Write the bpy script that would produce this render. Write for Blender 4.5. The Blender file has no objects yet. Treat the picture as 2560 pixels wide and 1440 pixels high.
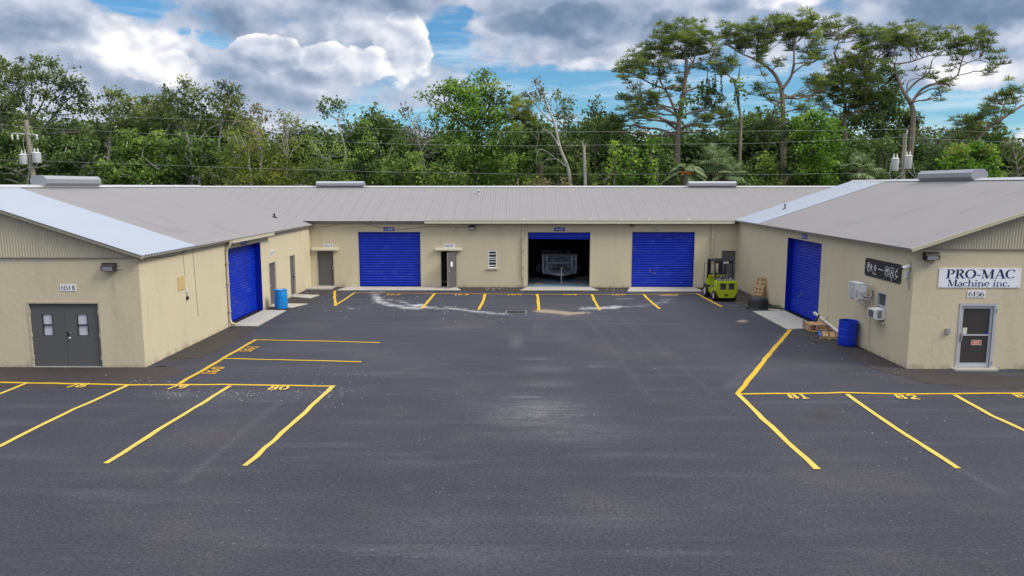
import bpy, bmesh, math, random
import numpy as np
from mathutils import Vector, Matrix

R = math.radians
sc = bpy.context.scene
COL = sc.collection
rnd = random.Random(7)

# ------------------------------------------------------------------ camera
F_PX, CX, CY, CAM_H = 1850.0, 1280.0, 720.0, 5.8
PITCH = math.atan((720 - 465) / F_PX)
YAW = math.atan(22 / F_PX / math.cos(PITCH))
cam_data = bpy.data.cameras.new("camera")
cam_data.sensor_width = 36.0
cam_data.lens = F_PX / 2560 * 36
cam_data.clip_start = 0.1
cam_data.clip_end = 4000
cam = bpy.data.objects.new("camera", cam_data)
cam.location = (0, 0, CAM_H)
cam.rotation_euler = (math.pi / 2 - PITCH, 0, YAW)
COL.objects.link(cam)
sc.camera = cam

# ------------------------------------------------------------------ light
SUN_AZ, SUN_EL = R(109), R(43)          # clockwise from +Y
SUN_STRENGTH, SUN_ANGLE = 2.6, R(18)
SKY_STRENGTH = 0.1
EXPOSURE = 0.15
ZENITH_GAIN = 1.15
sun_data = bpy.data.lights.new("sun", 'SUN')
sun_data.energy = SUN_STRENGTH
sun_data.angle = SUN_ANGLE
sun_data.color = (1.0, 0.94, 0.82)
sun = bpy.data.objects.new("sun", sun_data)
to_sun = Vector((math.cos(SUN_EL) * math.sin(SUN_AZ), math.cos(SUN_EL) * math.cos(SUN_AZ), math.sin(SUN_EL)))
sun.rotation_euler = to_sun.to_track_quat('Z', 'Y').to_euler()
sun.location = (30, -30, 40)
COL.objects.link(sun)
sc.view_settings.view_transform = 'Standard'
sc.view_settings.look = 'None'
sc.view_settings.exposure = EXPOSURE
sc.view_settings.gamma = 1
sc.view_settings.use_curve_mapping = False
sc.cycles.max_bounces = 6
sc.cycles.transparent_max_bounces = 8
sc.cycles.caustics_reflective = False
sc.cycles.caustics_refractive = False


def nd(nt, t, ins=None, **props):
    n = nt.nodes.new(t)
    for k, v in props.items():
        setattr(n, k, v)
    for k, v in (ins or {}).items():
        if isinstance(v, bpy.types.NodeSocket):
            nt.links.new(v, n.inputs[k])
        else:
            n.inputs[k].default_value = v
    return n


def mth(nt, op, a, b=None, c=None, clamp=False):
    ins = {0: a}
    if b is not None:
        ins[1] = b
    if c is not None:
        ins[2] = c
    n = nd(nt, 'ShaderNodeMath', ins, operation=op)
    n.use_clamp = clamp
    return n.outputs[0]


def mixc(nt, f, a, b, mode='MIX'):
    n = nt.nodes.new('ShaderNodeMix')
    n.data_type = 'RGBA'
    n.blend_type = mode
    for i, v in ((0, f), (6, a), (7, b)):
        if isinstance(v, bpy.types.NodeSocket):
            nt.links.new(v, n.inputs[i])
        else:
            n.inputs[i].default_value = v if i == 0 or len(v) == 4 else (*v, 1)
    return n.outputs[2]


def noise(nt, vec, scale, detail=4, rough=0.55, out='Fac', dist=0.0):
    n = nd(nt, 'ShaderNodeTexNoise', {'Vector': vec, 'Scale': scale, 'Detail': detail, 'Roughness': rough, 'Distortion': dist})
    return n.outputs[out]


def ramp(nt, f, stops):
    n = nt.nodes.new('ShaderNodeValToRGB')
    nt.links.new(f, n.inputs[0])
    el = n.color_ramp.elements
    while len(el) < len(stops):
        el.new(0.5)
    for e, (p, c) in zip(el, stops):
        e.position = p
        e.color = (*c, 1) if len(c) == 3 else c
    return n.outputs[0]


def sstep(nt, f, lo, hi):
    n = nt.nodes.new('ShaderNodeMapRange')
    n.interpolation_type = 'SMOOTHSTEP'
    nt.links.new(f, n.inputs[0])
    n.inputs[1].default_value = lo
    n.inputs[2].default_value = hi
    return n.outputs[0]


# ------------------------------------------------------------------ sky
world = bpy.data.worlds.new("World")
sc.world = world
world.use_nodes = True
wn = world.node_tree
wn.nodes.clear()
sky = wn.nodes.new('ShaderNodeTexSky')
sky.sky_type = 'NISHITA'
sky.sun_disc = False
sky.sun_elevation = SUN_EL
sky.sun_rotation = SUN_AZ
sky.altitude = 10
sky.air_density = 1.0
sky.dust_density = 0.6
sky.ozone_density = 2.0
gen = nd(wn, 'ShaderNodeTexCoord').outputs['Generated']
sep = nd(wn, 'ShaderNodeSeparateXYZ', {0: gen})
sx, sy, sz = sep.outputs
az = mth(wn, 'ARCTAN2', sx, sy)
hor = mth(wn, 'SQRT', mth(wn, 'ADD', mth(wn, 'MULTIPLY', sx, sx), mth(wn, 'MULTIPLY', sy, sy)))
el_ = mth(wn, 'DIVIDE', sz, mth(wn, 'MAXIMUM', hor, 0.05))
P0 = nd(wn, 'ShaderNodeCombineXYZ', {0: az, 1: mth(wn, 'MULTIPLY', el_, 1.35), 2: 0.37}).outputs[0]
warp = nd(wn, 'ShaderNodeVectorMath', {0: noise(wn, P0, 13, 7, 0.6, 'Color'), 1: (0.5, 0.5, 0.5)}, operation='SUBTRACT').outputs[0]
PW = nd(wn, 'ShaderNodeVectorMath', {0: warp, 1: (0.075, 0.055, 0.0), 2: nd(wn, 'ShaderNodeCombineXYZ', {0: az, 1: el_, 2: 0.0}).outputs[0]}, operation='MULTIPLY_ADD').outputs[0]
PS = nd(wn, 'ShaderNodeVectorMath', {0: warp, 1: (0.045, 0.012, 0.0), 2: nd(wn, 'ShaderNodeCombineXYZ', {0: az, 1: el_, 2: 0.0}).outputs[0]}, operation='MULTIPLY_ADD').outputs[0]


def blobs(items, start, P, gain=1.0):
    acc = start
    for (px, py, rx, ry, w) in items:
        a = math.atan((px - 1302) / F_PX)
        e = (465 - py) / F_PX * math.cos(a)
        ru = rx / F_PX * math.cos(a) ** 2
        rv = ry / F_PX * math.cos(a)
        d = nd(wn, 'ShaderNodeVectorMath', {0: P, 1: (a, e, 0)}, operation='SUBTRACT').outputs[0]
        d = nd(wn, 'ShaderNodeVectorMath', {0: d, 1: (1 / ru, 1 / rv, 0)}, operation='MULTIPLY').outputs[0]
        q = nd(wn, 'ShaderNodeVectorMath', {0: d, 1: d}, operation='DOT_PRODUCT').outputs['Value']
        g = mth(wn, 'EXPONENT', mth(wn, 'MULTIPLY', q, -1.0))
        acc = mth(wn, 'MULTIPLY_ADD', g, float(w) * gain, acc)
    return acc


fb = noise(wn, P0, 6.5, 9, 0.56)
P1 = nd(wn, 'ShaderNodeVectorMath', {0: P0, 1: (0.016, 0.020, 0)}, operation='ADD').outputs[0]
fb2 = noise(wn, P1, 6.5, 9, 0.56)
fine = noise(wn, P0, 26, 6, 0.62)


def puffs(P):
    n = nd(wn, 'ShaderNodeTexVoronoi', {'Vector': P, 'Scale': 15.0, 'Detail': 2.0, 'Roughness': 0.6, 'Lacunarity': 2.2}, feature='F1')
    n.normalize = False
    return n.outputs['Distance']


PV = nd(wn, 'ShaderNodeVectorMath', {0: warp, 1: (0.03, 0.03, 0.0), 2: P0}, operation='MULTIPLY_ADD').outputs[0]
PV2 = nd(wn, 'ShaderNodeVectorMath', {0: PV, 1: (0.010, 0.014, 0)}, operation='ADD').outputs[0]
pf, pf2 = puffs(PV), puffs(PV2)
puff = mth(wn, 'SUBTRACT', 0.75, pf)
relief = mth(wn, 'SUBTRACT', pf2, pf)
soft = mth(wn, 'SUBTRACT', fb, fb2)
fbc = mth(wn, 'SUBTRACT', fb, 0.5)
finec = mth(wn, 'SUBTRACT', fine, 0.5)

# soft sheet of cloud behind everything, torn open where blue shows
CLOUD_GAPS = [(1120, 112, 60, 44, -1.5), (1160, 50, 40, 18, -.7), (350, 14, 80, 26, -1.2), (555, 122, 40, 14, -.9),
              (478, 95, 20, 12, -.8), (1400, 225, 240, 40, -1.2), (1000, 305, 190, 26, -1.0), (1560, 290, 330, 45, -1.3),
              (1880, 230, 160, 60, -1.2), (2330, 300, 260, 60, -1.2), (205, 2, 26, 14, -.7), (1640, 215, 150, 25, -.8),
              (2100, 330, 300, 50, -.9), (2540, 345, 60, 24, .9), (2440, 205, 170, 30, .5), (1480, 165, 190, 30, .5)]
cov = blobs(CLOUD_GAPS, mth(wn, 'MULTIPLY_ADD', fb, 1.5, -0.20), PW)
cov = mth(wn, 'MULTIPLY_ADD', finec, 0.5, cov)
cover = sstep(wn, cov, 0.05, 0.50)
zen = sstep(wn, el_, 0.35, 1.6)
lightf = mth(wn, 'MULTIPLY_ADD', soft, 1.6, mth(wn, 'MULTIPLY_ADD', zen, 0.36, 0.58))
lightf = mth(wn, 'MULTIPLY_ADD', finec, 0.16, lightf)


def cloud(px, py, rx, ry, s0, gx, gy, edge, w, a=0.8, b=1.2, k=0.26, k2=1.3):
    """one cloud: ragged ellipse, own light (s0), gradients across (gx, gy up), bright rim, edge softness w"""
    global cover, lightf
    A = math.atan((px - 1302) / F_PX)
    e = (465 - py) / F_PX * math.cos(A)
    ru, rv = rx / F_PX * math.cos(A) ** 2, ry / F_PX * math.cos(A)
    d = nd(wn, 'ShaderNodeVectorMath', {0: PS, 1: (A, e, 0)}, operation='SUBTRACT').outputs[0]
    d = nd(wn, 'ShaderNodeVectorMath', {0: d, 1: (1 / ru, 1 / rv, 0)}, operation='MULTIPLY').outputs[0]
    q = nd(wn, 'ShaderNodeVectorMath', {0: d, 1: d}, operation='DOT_PRODUCT').outputs['Value']
    f = mth(wn, 'MULTIPLY_ADD', q, -1.35, 1.45)
    f = mth(wn, 'MULTIPLY_ADD', mth(wn, 'SUBTRACT', puff, 0.3), a, f)
    f = mth(wn, 'MULTIPLY_ADD', fbc, b, f)
    f = mth(wn, 'MULTIPLY_ADD', finec, 0.25, f)
    mask = sstep(wn, f, 0.0, w)
    g = nd(wn, 'ShaderNodeVectorMath', {0: d, 1: (gx, gy, 0)}, operation='DOT_PRODUCT').outputs['Value']
    s = mth(wn, 'ADD', g, s0 - (0.02 if s0 < 0.7 else 0.02))
    s = mth(wn, 'MULTIPLY_ADD', relief, k, s)
    s = mth(wn, 'MULTIPLY_ADD', soft, k2, s)
    rim = mth(wn, 'SUBTRACT', 1.0, sstep(wn, f, 0.0, 0.75))
    s = mth(wn, 'MULTIPLY_ADD', rim, edge, s)
    s = mth(wn, 'MULTIPLY_ADD', finec, 0.10, s)
    s = mth(wn, 'MINIMUM', mth(wn, 'MAXIMUM', s, -0.1), 1.1)
    lightf = mth(wn, 'ADD', lightf, mth(wn, 'MULTIPLY', mask, mth(wn, 'SUBTRACT', s, lightf)))
    cover = mth(wn, 'MAXIMUM', cover, mask)


#      px    py   rx   ry   s0   gx    gy   edge  w
cloud(340, 135, 200, 90, .90, .04, .06, .10, .9)
cloud(1020, 140, 88, 112, .80, .16, .05, .12, .32, k=.32)
cloud(860, 70, 150, 60, .60, .14, .05, .08, .6)
cloud(120, 195, 240, 55, .56, .06, .02, .04, .9)
cloud(110, 70, 250, 66, .44, .04, .20, .12, .9)
cloud(590, 60, 200, 68, .38, -.02, .12, .14, 1.1)
cloud(1000, 20, 280, 56, .34, .05, .04, .12, 1.2)
cloud(430, 180, 120, 52, .86, .04, .10, .08, .35, k=.32)
cloud(720, 240, 220, 50, .46, .14, .16, .12, 1.0)
cloud(830, 178, 215, 70, .66, .30, .22, .12, .22, k=.3)
cloud(690, 150, 110, 56, .56, .06, .26, .16, .14, k=.34)
cloud(600, 190, 120, 26, .42, .04, .12, .08, 1.2)
cloud(1480, 175, 210, 28, .86, .03, .06, .04, .9)
cloud(1290, 60, 110, 66, .44, .02, .10, .14, .5)
cloud(1430, 80, 250, 78, .20, .16, -.06, .26, 1.1)
cloud(1950, 15, 190, 42, .92, .02, .04, .05, .8)
cloud(1660, 95, 110, 60, .38, .08, -.10, .20, .8)
cloud(1790, 34, 80, 30, .34, .06, .06, .20, 1.3)
cloud(1940, 40, 34, 16, .5, .0, .0, .15, 1.3)
cloud(2440, 195, 190, 36, .84, .02, .06, .05, .9)
cloud(2390, 45, 330, 96, .18, .10, .05, .26, 1.1)
cloud(2545, 345, 70, 26, .88, .0, .05, .05, .8)
cl_col = ramp(wn, mth(wn, 'MULTIPLY', lightf, 1.0, clamp=True),
              [(0.0, (0.135, 0.20, 0.31)), (0.25, (0.20, 0.275, 0.40)), (0.5, (0.375, 0.44, 0.57)), (0.72, (0.62, 0.655, 0.75)), (0.9, (0.85, 0.85, 0.89)), (1.0, (0.98, 0.95, 0.94))])
# thin high streaks low over the horizon
streak_p = nd(wn, 'ShaderNodeCombineXYZ', {0: mth(wn, 'MULTIPLY', az, 2.2), 1: mth(wn, 'MULTIPLY', el_, 17.0), 2: 1.7}).outputs[0]
streak = sstep(wn, noise(wn, streak_p, 2.2, 6, 0.6), 0.44, 0.72)
clear = mixc(wn, 1.0, sky.outputs[0], (0.55, 0.95, 1.16), 'MULTIPLY')
sky_scaled = nd(wn, 'ShaderNodeVectorMath', {0: clear, 1: (SKY_STRENGTH,) * 3}, operation='MULTIPLY').outputs[0]
skyc = mixc(wn, mth(wn, 'MULTIPLY', streak, 0.62), sky_scaled, (0.80, 0.88, 0.95))
allc = mixc(wn, cover, skyc, cl_col)
# unseen cloud overhead brightened to lift the light on the walls
bright = mth(wn, 'MULTIPLY', mth(wn, 'MULTIPLY_ADD', zen, ZENITH_GAIN, 1.0), 1 / SKY_STRENGTH)
final = nd(wn, 'ShaderNodeVectorMath', {0: allc, 'Scale': bright}, operation='SCALE').outputs[0]
bg = nd(wn, 'ShaderNodeBackground', {'Color': final, 'Strength': SKY_STRENGTH})
wo = wn.nodes.new('ShaderNodeOutputWorld')
wn.links.new(bg.outputs[0], wo.inputs[0])

# ------------------------------------------------------------------ measuring helpers (photograph pixel + known plane -> metres)
_fw = Vector((-math.sin(YAW) * math.cos(PITCH), math.cos(YAW) * math.cos(PITCH), -math.sin(PITCH)))
_rt = Vector((math.cos(YAW), math.sin(YAW), 0))
_up = _rt.cross(_fw)
EYE = Vector((0, 0, CAM_H))


def ray(px, py):
    return _fw + _rt * ((px - CX) / F_PX) - _up * ((py - CY) / F_PX)


def gp(px, py, z=0.0):                      # on the ground
    d = ray(px, py)
    return EYE + d * ((z - CAM_H) / d.z)


def wp(px, py, Y):                          # on the plane at distance Y
    d = ray(px, py)
    return EYE + d * (Y / d.y)


def xp(px, py, X):                          # on the plane at X
    d = ray(px, py)
    return EYE + d * (X / d.x)


# ------------------------------------------------------------------ mesh helpers
class Plane:
    """a wall face: u along it, z up, d outwards"""
    def __init__(s, o, u, n):
        s.o, s.u, s.n = Vector(o), Vector(u), Vector(n)
        s.right = (-s.n).cross(Vector((0, 0, 1)))

    def P(s, u, z, d=0.0):
        return s.o + s.u * u + s.n * d + Vector((0, 0, z))


class MB:
    def __init__(s):
        s.v, s.f, s.mi, s.cur = [], [], [], 0

    def add(s, vs, fs):
        b = len(s.v)
        s.v.extend([tuple(v) for v in vs])
        for f in fs:
            s.f.append([i + b for i in f])
            s.mi.append(s.cur)
        return s

    BOXF = [(0, 3, 2, 1), (4, 5, 6, 7), (0, 1, 5, 4), (1, 2, 6, 5), (2, 3, 7, 6), (3, 0, 4, 7)]

    def box(s, x0, x1, y0, y1, z0, z1):
        return s.add([(x0, y0, z0), (x1, y0, z0), (x1, y1, z0), (x0, y1, z0), (x0, y0, z1), (x1, y0, z1), (x1, y1, z1), (x0, y1, z1)], s.BOXF)

    def pbox(s, W, u0, u1, z0, z1, d0, d1):
        return s.add([W.P(u0, z0, d0), W.P(u1, z0, d0), W.P(u1, z0, d1), W.P(u0, z0, d1),
                      W.P(u0, z1, d0), W.P(u1, z1, d0), W.P(u1, z1, d1), W.P(u0, z1, d1)], s.BOXF)

    def mbox(s, M, sx, sy, sz):
        x, y, z = sx / 2, sy / 2, sz / 2
        return s.add([M @ Vector(p) for p in [(-x, -y, -z), (x, -y, -z), (x, y, -z), (-x, y, -z), (-x, -y, z), (x, -y, z), (x, y, z), (-x, y, z)]], s.BOXF)

    def bar(s, p, q, w, h, up=(0, 0, 1)):
        p, q = Vector(p), Vector(q)
        t = (q - p).normalized()
        up = Vector(up)
        if abs(t.dot(up)) > 0.98:
            up = Vector((0, 1, 0))
        a = t.cross(up).normalized() * (w / 2)
        b = a.cross(t).normalized() * (h / 2)
        return s.add([p - a - b, p + a - b, p + a + b, p - a + b, q - a - b, q + a - b, q + a + b, q - a + b],
                     [(0, 1, 2, 3), (7, 6, 5, 4), (0, 4, 5, 1), (1, 5, 6, 2), (2, 6, 7, 3), (3, 7, 4, 0)])

    def tube(s, pts, r, n=8, cap=True):
        pts = [Vector(p) for p in pts]
        m = len(pts)
        rs = [r] * m if isinstance(r, (int, float)) else list(r)
        vs, fs = [], []
        prev = None
        for i, p in enumerate(pts):
            t = (pts[min(i + 1, m - 1)] - pts[max(i - 1, 0)])
            t = t.normalized() if t.length > 1e-9 else Vector((0, 0, 1))
            if prev is None:
                a = t.cross(Vector((0, 0, 1)))
                if a.length < 0.05:
                    a = t.cross(Vector((0, 1, 0)))
            else:
                a = prev - t * prev.dot(t)
            a.normalize()
            prev = a
            b = t.cross(a)
            for k in range(n):
                an = 2 * math.pi * k / n
                vs.append(p + (a * math.cos(an) + b * math.sin(an)) * rs[i])
        for i in range(m - 1):
            for k in range(n):
                fs.append((i * n + k, i * n + (k + 1) % n, (i + 1) * n + (k + 1) % n, (i + 1) * n + k))
        if cap:
            fs.append(tuple(range(n))[::-1])
            fs.append(tuple((m - 1) * n + k for k in range(n)))
        return s.add(vs, fs)

    def lathe(s, prof, M=None, n=24, cap=True):
        M = M or Matrix()
        vs, fs = [], []
        for r, z in prof:
            for k in range(n):
                a = 2 * math.pi * k / n
                vs.append(M @ Vector((r * math.cos(a), r * math.sin(a), z)))
        for i in range(len(prof) - 1):
            for k in range(n):
                fs.append((i * n + k, i * n + (k + 1) % n, (i + 1) * n + (k + 1) % n, (i + 1) * n + k))
        if cap:
            fs.append(tuple(range(n))[::-1])
            fs.append(tuple((len(prof) - 1) * n + k for k in range(n)))
        return s.add(vs, fs)

    def prism(s, A, B):
        """two matching outlines joined"""
        n = len(A)
        vs = list(A) + list(B)
        fs = [tuple(range(n))[::-1], tuple(range(n, 2 * n))]
        fs += [(i, (i + 1) % n, n + (i + 1) % n, n + i) for i in range(n)]
        return s.add(vs, fs)

    def quad(s, *p):
        return s.add(p, [tuple(range(len(p)))])

    def build(s, name, mats, parent=None, local=False, smooth=None, recalc=True):
        me = bpy.data.meshes.new(name)
        off = Vector((0, 0, 0))
        if parent is not None and not local:
            q = parent
            while q is not None:
                off += q.location
                q = q.parent
        me.from_pydata([(v[0] - off.x, v[1] - off.y, v[2] - off.z) for v in s.v], [], s.f)
        mats = mats if isinstance(mats, (list, tuple)) else [mats]
        for m in mats:
            me.materials.append(m)
        if len(mats) > 1:
            me.polygons.foreach_set('material_index', s.mi)
        if recalc:
            bm = bmesh.new()
            bm.from_mesh(me)
            bmesh.ops.recalc_face_normals(bm, faces=bm.faces)
            bm.to_mesh(me)
            bm.free()
        if smooth:
            me.polygons.foreach_set('use_smooth', [True] * len(me.polygons))
            me.set_sharp_from_angle(angle=R(smooth))
        o = bpy.data.objects.new(name, me)
        COL.objects.link(o)
        if parent is not None:
            o.parent = parent
        return o


def tag(o, label=None, cat=None, group=None, kind=None):
    for k, v in (('label', label), ('category', cat), ('group', group), ('kind', kind)):
        if v:
            o[k] = v
    return o


def thing(name, label, cat, loc=(0, 0, 0), rz=0.0, group=None):
    o = bpy.data.objects.new(name, None)
    o.empty_display_size = 0.2
    o.location = loc
    o.rotation_euler = (0, 0, rz)
    COL.objects.link(o)
    return tag(o, label, cat, group)


def copy_tree(o, parent=None):
    c = o.copy()
    COL.objects.link(c)
    if parent is not None:
        c.parent = parent
    for ch in list(o.children):
        copy_tree(ch, c)
    return c


# ------------------------------------------------------------------ materials
def mat(name, col, rough=0.7, var=0.0, vscale=2.0, bump=0.0, bscale=60.0, metal=0.0, spec=0.4, col2=None, c2lo=0.55, c2hi=0.7, c2scale=3.0, c2amt=1.0, stretch=(1, 1, 1)):
    m = bpy.data.materials.new(name)
    m.use_nodes = True
    nt = m.node_tree
    b = nt.nodes['Principled BSDF']
    b.inputs['Roughness'].default_value = rough
    b.inputs['Metallic'].default_value = metal
    b.inputs['Specular IOR Level'].default_value = spec
    tc = nd(nt, 'ShaderNodeTexCoord').outputs['Object']
    tc = nd(nt, 'ShaderNodeVectorMath', {0: tc, 1: stretch}, operation='MULTIPLY').outputs[0]
    c = (*col, 1)
    if var:
        f = noise(nt, tc, vscale, 6, 0.62)
        c = mixc(nt, f, tuple(x * (1 - var) for x in col), tuple(min(1, x * (1 + var)) for x in col))
    if col2 is not None:
        f2 = sstep(nt, noise(nt, tc, c2scale, 7, 0.65), c2lo, c2hi)
        c = mixc(nt, mth(nt, 'MULTIPLY', f2, c2amt), c if isinstance(c, bpy.types.NodeSocket) else col, col2)
    if isinstance(c, bpy.types.NodeSocket):
        nt.links.new(c, b.inputs['Base Color'])
    else:
        b.inputs['Base Color'].default_value = c
    if bump:
        bn = nd(nt, 'ShaderNodeBump', {'Strength': bump, 'Distance': 0.02, 'Height': noise(nt, tc, bscale, 5, 0.6)})
        nt.links.new(bn.outputs[0], b.inputs['Normal'])
    return m


def stucco(name, col):
    m = bpy.data.materials.new(name)
    m.use_nodes = True
    nt = m.node_tree
    b = nt.nodes['Principled BSDF']
    b.inputs['Roughness'].default_value = 0.85
    b.inputs['Specular IOR Level'].default_value = 0.25
    tc = nd(nt, 'ShaderNodeTexCoord').outputs['Object']
    geo = nd(nt, 'ShaderNodeNewGeometry').outputs['Position']
    c = mixc(nt, noise(nt, geo, 0.8, 5, 0.6), tuple(x * 0.93 for x in col), tuple(x * 1.05 for x in col))
    # repainted, slightly greyer patches and soft weather streaks
    st = nd(nt, 'ShaderNodeVectorMath', {0: geo, 1: (0.9, 0.9, 0.22)}, operation='MULTIPLY').outputs[0]
    pt = sstep(nt, noise(nt, st, 1.5, 5, 0.6), 0.54, 0.64)
    c = mixc(nt, mth(nt, 'MULTIPLY', pt, 0.5), c, tuple(x * f for x, f in zip(col, (0.86, 0.88, 0.9))))
    run = nd(nt, 'ShaderNodeVectorMath', {0: geo, 1: (5.0, 5.0, 0.16)}, operation='MULTIPLY').outputs[0]
    rn = mth(nt, 'MULTIPLY', sstep(nt, noise(nt, run, 1.0, 5, 0.6), 0.57, 0.72), sstep(nt, noise(nt, geo, 0.45, 3, 0.5), 0.46, 0.6))
    c = mixc(nt, mth(nt, 'MULTIPLY', rn, 0.42), c, tuple(x * f for x, f in zip(col, (0.66, 0.66, 0.66))))
    z = nd(nt, 'ShaderNodeSeparateXYZ', {0: geo}).outputs[2]
    sp = mth(nt, 'SUBTRACT', mth(nt, 'MULTIPLY', noise(nt, nd(nt, 'ShaderNodeVectorMath', {0: geo, 1: (1, 1, 0.5)}, operation='MULTIPLY').outputs[0], 2.6, 6, 0.7), 0.9), z)
    dirt = sstep(nt, sp, 0.28, 0.56)
    c = mixc(nt, mth(nt, 'MULTIPLY', dirt, 0.55), c, (0.20, 0.17, 0.125))
    nt.links.new(c, b.inputs['Base Color'])
    h1 = noise(nt, geo, 7, 4, 0.6, dist=0.6)
    h2 = noise(nt, geo, 55, 4, 0.6)
    hh = mth(nt, 'MULTIPLY_ADD', h2, 0.35, h1)
    bn = nd(nt, 'ShaderNodeBump', {'Strength': 0.34, 'Distance': 0.025, 'Height': hh})
    nt.links.new(bn.outputs[0], b.inputs['Normal'])
    return m


def roof_mat(name, col, seam_axis=None, seam=0.8, var=0.06, rough=0.5, stain=(0.24, 0.22, 0.2), st_amt=0.35, st_stretch=(1, 1, 1)):
    m = bpy.data.materials.new(name)
    m.use_nodes = True
    nt = m.node_tree
    b = nt.nodes['Principled BSDF']
    b.inputs['Roughness'].default_value = rough
    geo = nd(nt, 'ShaderNodeNewGeometry').outputs['Position']
    c = mixc(nt, noise(nt, geo, 0.55, 6, 0.6), tuple(x * (1 - var) for x in col), tuple(x * (1 + var) for x in col))
    sv = nd(nt, 'ShaderNodeVectorMath', {0: geo, 1: st_stretch}, operation='MULTIPLY').outputs[0]
    s = sstep(nt, noise(nt, sv, 1.1, 8, 0.68), 0.52, 0.75)
    c = mixc(nt, mth(nt, 'MULTIPLY', s, st_amt), c, stain)
    sp = sstep(nt, noise(nt, geo, 9, 3, 0.5), 0.72, 0.78)
    c = mixc(nt, mth(nt, 'MULTIPLY', sp, 0.45), c, tuple(x * 0.55 for x in col))
    if seam_axis is not None:
        x = nd(nt, 'ShaderNodeSeparateXYZ', {0: geo}).outputs[seam_axis]
        fr = mth(nt, 'FRACT', mth(nt, 'DIVIDE', mth(nt, 'ADD', x, 200.0), seam))
        ln = mth(nt, 'LESS_THAN', fr, 0.055)
        ln2 = mth(nt, 'MULTIPLY', ln, mth(nt, 'MULTIPLY_ADD', noise(nt, geo, 1.7, 3, 0.5), 0.5, 0.02))
        c = mixc(nt, ln2, c, tuple(x * 0.38 for x in col))
    nt.links.new(c, b.inputs['Base Color'])
    return m


MT = {}
MT['stucco'] = stucco('beige_stucco', (0.61, 0.54, 0.38))
MT['siding'] = mat('beige_corrugated_siding', (0.50, 0.455, 0.335), 0.6, 0.08, 1.2, col2=(0.36, 0.32, 0.24), c2amt=0.4, stretch=(2, 2, .3))
MT['trim'] = mat('beige_trim', (0.52, 0.475, 0.35), 0.6, 0.06, 3)
MT['trim_dark'] = mat('grey_fascia', (0.34, 0.325, 0.28), 0.7, 0.1, 2)
MT['cream'] = mat('cream_paint', (0.62, 0.58, 0.45), 0.5, 0.06, 4)
MT['roof_rib'] = roof_mat('ribbed_grey_roof', (0.212, 0.203, 0.207), seam_axis=0, seam=0.76)
MT['roof_coat'] = roof_mat('coated_grey_roof', (0.205, 0.196, 0.198), st_amt=0.65, stain=(0.135, 0.128, 0.126), st_stretch=(0.3, 1.0, 0.3))
MT['roof_white'] = roof_mat('white_roof_sheet', (0.285, 0.325, 0.39), st_amt=0.15, rough=0.35)
MT['ridge'] = mat('ridge_cap', (0.40, 0.41, 0.42), 0.5, 0.12, 1.5)
MT['vent'] = mat('galvanised_vent', (0.36, 0.37, 0.40), 0.45, 0.1, 2, metal=0.35)
MT['blue'] = mat('blue_roller_paint', (0.002, 0.024, 0.40), 0.42, 0.22, 1.3, spec=.3, col2=(0.05, 0.10, 0.46), c2lo=.52, c2hi=.72, c2scale=1.6, c2amt=.6, stretch=(1, 1, 2.5))
MT['blue_dark'] = mat('blue_jamb_paint', (0.002, 0.014, 0.30), 0.6, 0.1, 2, spec=.15)
MT['door_grey'] = mat('grey_door_paint', (0.105, 0.105, 0.108), 0.55, 0.1, 2)
MT['frame'] = mat('door_frame_paint', (0.46, 0.43, 0.33), 0.55, 0.08, 3)
MT['steel'] = mat('brushed_steel', (0.55, 0.55, 0.56), 0.35, 0.1, 4, metal=0.8)
MT['alu'] = mat('aluminium_frame', (0.58, 0.60, 0.63), 0.4, 0.06, 3, metal=0.4)
MT['black'] = mat('black_plastic', (0.018, 0.018, 0.02), 0.5, 0.15, 4)
MT['dark'] = mat('dark_bronze', (0.035, 0.03, 0.028), 0.5, 0.15, 4)
MT['lens'] = mat('frosted_lens', (0.55, 0.56, 0.58), 0.25, 0.08, 9)
MT['white'] = mat('white_paint', (0.80, 0.80, 0.80), 0.45, 0.04, 4)
MT['offwhite'] = mat('offwhite_plastic', (0.66, 0.67, 0.67), 0.45, 0.06, 3)
MT['sign_white'] = mat('white_sign_face', (0.82, 0.84, 0.90), 0.4, 0.02, 4)
MT['ink'] = mat('black_lettering', (0.012, 0.012, 0.02), 0.5)
MT['navy_ink'] = mat('navy_lettering', (0.012, 0.018, 0.09), 0.5)
MT['sign_blue'] = mat('blue_sign_face', (0.012, 0.03, 0.30), 0.4, 0.05, 3)
MT['sign_black'] = mat('black_sign_face', (0.022, 0.022, 0.025), 0.5, 0.15, 5)
MT['silver_ink'] = mat('pale_lettering', (0.72, 0.72, 0.72), 0.4, 0.06, 9)
MT['bay_shade'] = mat('bay_shade_wall', (0.030, 0.032, 0.036), 0.9, 0.3, 2)  # near-black colour stands in for the shade inside the open bay
MT['floor_blue'] = mat('blue_grey_floor_paint', (0.27, 0.36, 0.45), 0.45, 0.15, 2)
MT['concrete'] = mat('apron_concrete', (0.40, 0.385, 0.345), 0.85, 0.12, 1.6, bump=.2, bscale=40, col2=(0.24, 0.225, 0.2), c2amt=.6, c2scale=2.2)
MT['yellow'] = mat('yellow_road_paint', (0.56, 0.355, 0.012), 0.65, 0.12, 1.6, col2=(0.20, 0.15, 0.05), c2lo=.54, c2hi=.70, c2scale=7, c2amt=.7)
MT['yellow_pale'] = mat('pale_yellow_road_paint', (0.60, 0.43, 0.07), 0.65, 0.1, 1.6, col2=(0.24, 0.19, 0.08), c2lo=.55, c2hi=.72, c2scale=7, c2amt=.65)
MT['orange'] = mat('orange_road_paint', (0.52, 0.29, 0.03), 0.65, 0.12, 2, col2=(0.2, 0.14, .06), c2lo=.55, c2hi=.7, c2scale=8, c2amt=.6)
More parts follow.
